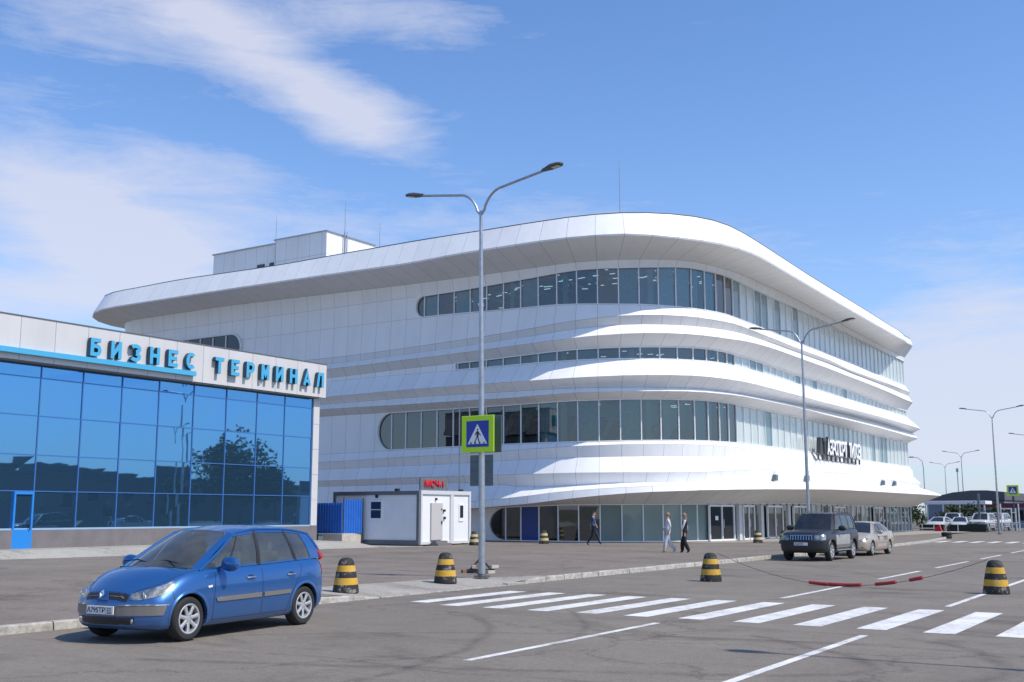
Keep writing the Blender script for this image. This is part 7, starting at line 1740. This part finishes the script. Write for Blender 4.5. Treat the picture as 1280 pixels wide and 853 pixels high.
# white cars crowded behind the low dark wall far down the road
M['paint_white'] = car_paint('white_car_paint', (.50, .51, .52), .0, .5, .4, (.20, .20, .19))
def white_copy(src, x, y, rz, lab):
    r = src.copy(); col.objects.link(r); r.location = (x, y, 0); r.rotation_euler = (0, 0, R_(rz)); r['label'] = lab; r['group'] = 'white cars parked far down the road'
    for ch in kids(src):
        n = ch.name.split('.')[0]
        if n in ('lettering', 'door_film', 'number_plate', 'lower_cladding', 'interior', 'underbody'): continue
        c = ch.copy(); col.objects.link(c); c.parent = r
        if n in ('body', 'roof', 'arch_lip', 'wing_mirror', 'door_handle'):
            c.material_slots[0].link = 'OBJECT'; c.material_slots[0].material = M['paint_white']
        for g_ in kids(ch):
            q = g_.copy(); col.objects.link(q); q.parent = c
for src, x, y, rz, lab in ((sed, -26.6, 117.2, 84, 'white saloon behind the low dark wall, nearest the terminal'), (suv, -26.0, 123.0, 95, 'white off-road car in the second row behind the white saloon nearest the terminal'),
                           (sed, -24.0, 117.0, 97, 'white saloon behind the low dark wall, just right of the red barrier'), (suv, -22.3, 117.0, 88, 'white off-road car behind the low dark wall, nearest the grey post'),
                           (sed, -23.9, 123.0, 100, 'white saloon in the second row between two front-row cars'), (suv, -22.2, 124.0, 86, 'white off-road car in the second row, nearest the grey post')):
    white_copy(src, x, y, rz, lab)

# ------------------------------------------------------------------ people
def skinned(name, V, E, R, root=0, sub=2):
    me = bpy.data.meshes.new(name); me.from_pydata([tuple(v) for v in V], E, []); o = bpy.data.objects.new(name, me); col.objects.link(o)
    md = o.modifiers.new('s', 'SKIN'); md.use_smooth_shade = True
    for i, r_ in enumerate(R):
        d = me.skin_vertices[0].data[i]; d.radius = r_ if isinstance(r_, tuple) else (r_, r_)
    me.skin_vertices[0].data[root].use_root = True
    sb = o.modifiers.new('d', 'SUBSURF'); sb.levels = sub; sb.render_levels = sub
    bpy.context.view_layer.update()
    m2 = bpy.data.meshes.new_from_object(o.evaluated_get(bpy.context.evaluated_depsgraph_get())); bpy.data.objects.remove(o)
    return m2


def person(loc, rz, h, pose, mats, classify, label, hair, flare=1.0, female=True, bag=False):
    """body as one skinned surface; x = forward, y = left; pose gives joint offsets in metres for 1.7 m"""
    k = h / 1.7; V = []; E = []; R = []
    def v(x, y, z, r, par=None):
        V.append((x * k, y * k, z * k)); R.append(r * k if not isinstance(r, tuple) else (r[0] * k, r[1] * k)); i = len(V) - 1
        if par is not None: E.append((par, i))
        return i
    sw = .155 if female else .185
    pel = v(0, 0, .92, (.135, .115))
    wa = v(0, 0, 1.08, (.115 if female else .14, .09 if female else .115), pel); ch = v(.01, 0, 1.26, (.145 if female else .17, .105), wa); nb = v(0, 0, 1.41, (.07, .065), ch)
    nk = v(.015, 0, 1.47, .05, nb); hd = v(.03, 0, 1.54, (.062, .07), nk); hd2 = v(.035, 0, 1.62, (.078, .092), hd); hd3 = v(.025, 0, 1.685, (.055, .065), hd2)
    for s, pa in ((1, pose['armL']), (-1, pose['armR'])):
        sh = v(.0, s * sw, 1.375, .058, nb); el = v(pa[0][0], s * (sw + .03) + pa[0][1], pa[0][2], .043, sh); wr = v(pa[1][0], s * (sw + .02) + pa[1][1], pa[1][2], .029, el)
        pm = v(pa[1][0] + .02, s * (sw + .02) + pa[1][1], pa[1][2] - .07, (.036, .02), wr)
        for q, (dx, ln) in enumerate(((.026, .055), (.009, .065), (-.009, .062), (-.026, .05))):
            f1 = v(pa[1][0] + .02 + dx, s * (sw + .02) + pa[1][1], pa[1][2] - .07 - ln * .55, .009, pm); v(pa[1][0] + .03 + dx, s * (sw + .012) + pa[1][1], pa[1][2] - .07 - ln, .008, f1)
        v(pa[1][0] + .062, s * (sw + .01) + pa[1][1], pa[1][2] - .075, .010, pm)
    for s, lg in ((1, pose['legL']), (-1, pose['legR'])):
        hp = v(0, s * .085, .86, .088, pel); kn = v(lg[0][0], s * .09, lg[0][1], .062 * (1 + (flare - 1) * .5), hp)
        cf = v(lerp(lg[0][0], lg[1][0], .35), s * .09, lerp(lg[0][1], lg[1][1], .35), .056 * (1 + (flare - 1) * .8), kn); an = v(lg[1][0], s * .09, lg[1][1], .042 * flare, cf)
        ft = v(lg[1][0] + .0, s * .092, lg[1][1] - .055, .036, an); v(lg[1][0] + .10 * math.cos(lg[2]), s * .10, lg[1][1] - .055 - .10 * math.sin(lg[2]), (.03, .04), ft)
    me = skinned('person', V, E, R)
    for m_ in mats: me.materials.append(m_)
    for p in me.polygons:
        c = p.center / k; p.material_index = classify(c)
    zmin = min(v_.co.z for v_ in me.vertices)
    for v_ in me.vertices: v_.co.z -= zmin
    o = bpy.data.objects.new('person', me); col.objects.link(o); o.location = loc; o.rotation_euler = (0, 0, R_(rz)); tag(o, label, 'person')
    # face and hair
    dz = -zmin
    f = MB()
    for s in (-1, 1):
        f.lathe([(0, -.004), (.010, 0), (.0, .006)], 8, 0, 'x', (.118 * k, s * .03 * k, 1.615 * k + dz))
    f.build('eye', M['black'], o)
    f = MB(); f.prism([(.12 * k, -.012 * k, 1.575 * k + dz), (.12 * k, .012 * k, 1.575 * k + dz), (.12 * k, 0, 1.62 * k + dz)], (.025 * k, 0, -.004)); f.build('nose', mats[0], o)
    f = MB(); f.box(.115 * k, -.022 * k, 1.545 * k + dz, .123 * k, .022 * k, 1.553 * k + dz); f.build('mouth', M['lip'], o)
    f = MB(); rows = []
    for a in range(9):
        th = math.pi * .5 * a / 8 * (1.25 if hair != 'short' else 1.05); row = []
        for b in range(16):
            ph = 2 * math.pi * b / 16; rr = .098 if hair != 'short' else .092
            lim = th * (.62 if abs(ph) < 1.0 or ph > 5.28 else 1.0)
            row.append(((.022 + (rr + .012) * math.sin(lim) * math.cos(ph)) * k, (rr * .95) * math.sin(lim) * math.sin(ph) * k, (1.635 + rr * 1.05 * math.cos(lim)) * k + dz))
        rows.append(row)
    if hair == 'long':
        last = rows[-1]
        rows.append([(x - .02 * k, y * 1.05, z - .10 * k) if x < .05 * k else (x, y, z) for x, y, z in last]); rows.append([(x - .0 * k, y * .95, z - .09 * k) if x < .05 * k else (x, y, z) for x, y, z in rows[-1]])
    f.grid(rows, 0, close=True); f.build('hair', M['hair_' + ('blond' if hair != 'short' else 'dark')], o, smooth=True)
    return o


M['skin'] = mat('skin', (.50, .30, .21), .55); M['lip'] = mat('lips', (.40, .14, .12), .5)
M['hair_blond'] = mat('light_brown_hair', (.26, .16, .09), .7, var=.3, vscale=30); M['hair_dark'] = mat('dark_hair', (.03, .022, .018), .7)
M['cloth_white'] = mat('greyish_white_cloth', (.55, .55, .60), .85, var=.12, vscale=12, bump=.4, bscale=18); M['cloth_black'] = mat('black_cloth', (.013, .013, .016), .85, bump=.3, bscale=18)
M['cloth_navy'] = mat('navy_cloth', (.022, .032, .055), .85, var=.2, vscale=8); M['cloth_blue'] = mat('blue_shirt_cloth', (.05, .085, .19), .8, var=.2, vscale=8); M['shoe'] = mat('dark_shoe', (.02, .02, .02), .5)
walkA = dict(armL=((-.10, .02, 1.14), (-.02, .0, .92)), armR=((.10, -.02, 1.16), (.24, -.02, .98)), legL=((.12, .50), (.20, .09), .0), legR=((-.02, .47), (-.26, .13), .5))
walkB = dict(armL=((.08, .0, 1.14), (.16, -.0, .93)), armR=((-.10, -.0, 1.14), (-.10, -.0, .90)), legL=((.03, .48), (-.14, .10), .3), legR=((.12, .50), (.14, .085), .0))
walkM = dict(armL=((-.12, .0, 1.14), (-.10, -.0, .90)), armR=((.05, .0, 1.14), (.16, .02, 1.0)), legL=((-.05, .48), (-.30, .11), .5), legR=((.20, .52), (.34, .12), -.25))
M['sandal'] = mat('beige_sandal', (.4, .3, .22), .6)
person((-21.25, 44.75, PZ), 205, 1.70, walkA, [M['skin'], M['cloth_white'], M['sandal']], lambda c: 2 if c.z < .075 else (0 if c.z > 1.43 or (abs(c.y) > .15 and c.z < 1.0 and c.z > .75) or (c.z < 1.02 and abs(c.y) > .15 and c.x > .15) else 1), 'woman in a loose greyish white trouser suit walking left past the entrance', 'bun', 1.75)
person((-20.55, 44.95, PZ), 205, 1.67, walkB, [M['skin'], M['cloth_white'], M['cloth_black'], M['shoe']], lambda c: 3 if c.z < .07 else (0 if c.z > 1.43 or (abs(c.y) > .155 and .7 < c.z < 1.0) else (1 if abs(c.y) > .15 and c.z > .95 or (c.z > 1.405) else 2)), 'woman in a long black sleeveless outfit over a white shirt beside the woman in white', 'long', 2.0)
person((-29.4, 52.6, PZ), 35, 1.74, walkM, [M['skin'], M['cloth_blue'], M['cloth_navy'], M['shoe']], lambda c: 3 if c.z < .08 else (0 if c.z > 1.44 or (abs(c.y) > .17 and c.z < 1.1 and c.z > .7) else (1 if c.z > .98 else 2)), 'man in a dark blue shirt and trousers striding right in front of the ground-floor glass', 'short', 1.15, False)

# ------------------------------------------------------------------ tyre marks and sky-lit details
tyre_mark([(-12.67, 17.08), (-12.0, 16.9), (-11.27, 16.12), (-10.5, 15.3), (-10.02, 14.6), (-9.5, 13.5), (-9.0, 12.58), (-8.75, 11.46), (-8.46, 10.54), (-8.3, 9.0)], .3)
tyre_mark([(-6.5, 16.4), (-5.8, 15.9), (-5.2, 15.3), (-4.5, 14.8), (-4.13, 14.23), (-3.8, 13.6), (-4.0, 13.0), (-4.6, 12.5), (-5.6, 12.0), (-7, 11.4), (-9.5, 10.3), (-12, 9.4)], .34)
tyre_mark([(-4.4, 17.2), (-3.74, 16.8), (-3.2, 16.2), (-2.85, 15.34), (-2.5, 14.6), (-2.47, 13.9), (-2.8, 12.6), (-3.4, 11.4)], .4)
tyre_mark([(-10.9, 18.6), (-10.2, 17.6), (-9.3, 16.4), (-8.6, 15.0), (-8.3, 13.6)], .22)
tyre_mark(arc(-4, 4, 12, 70, 150, 30), .2)
tyre_mark([(-15, 10.0), (-10, 10.9), (-7.8, 10.6), (-6.5, 10.9), (-3, 11.3)], .10)
tyre_mark([(-14.5, 40), (-11, 36), (-9, 33), (-5, 30), (-2, 29)], .25)
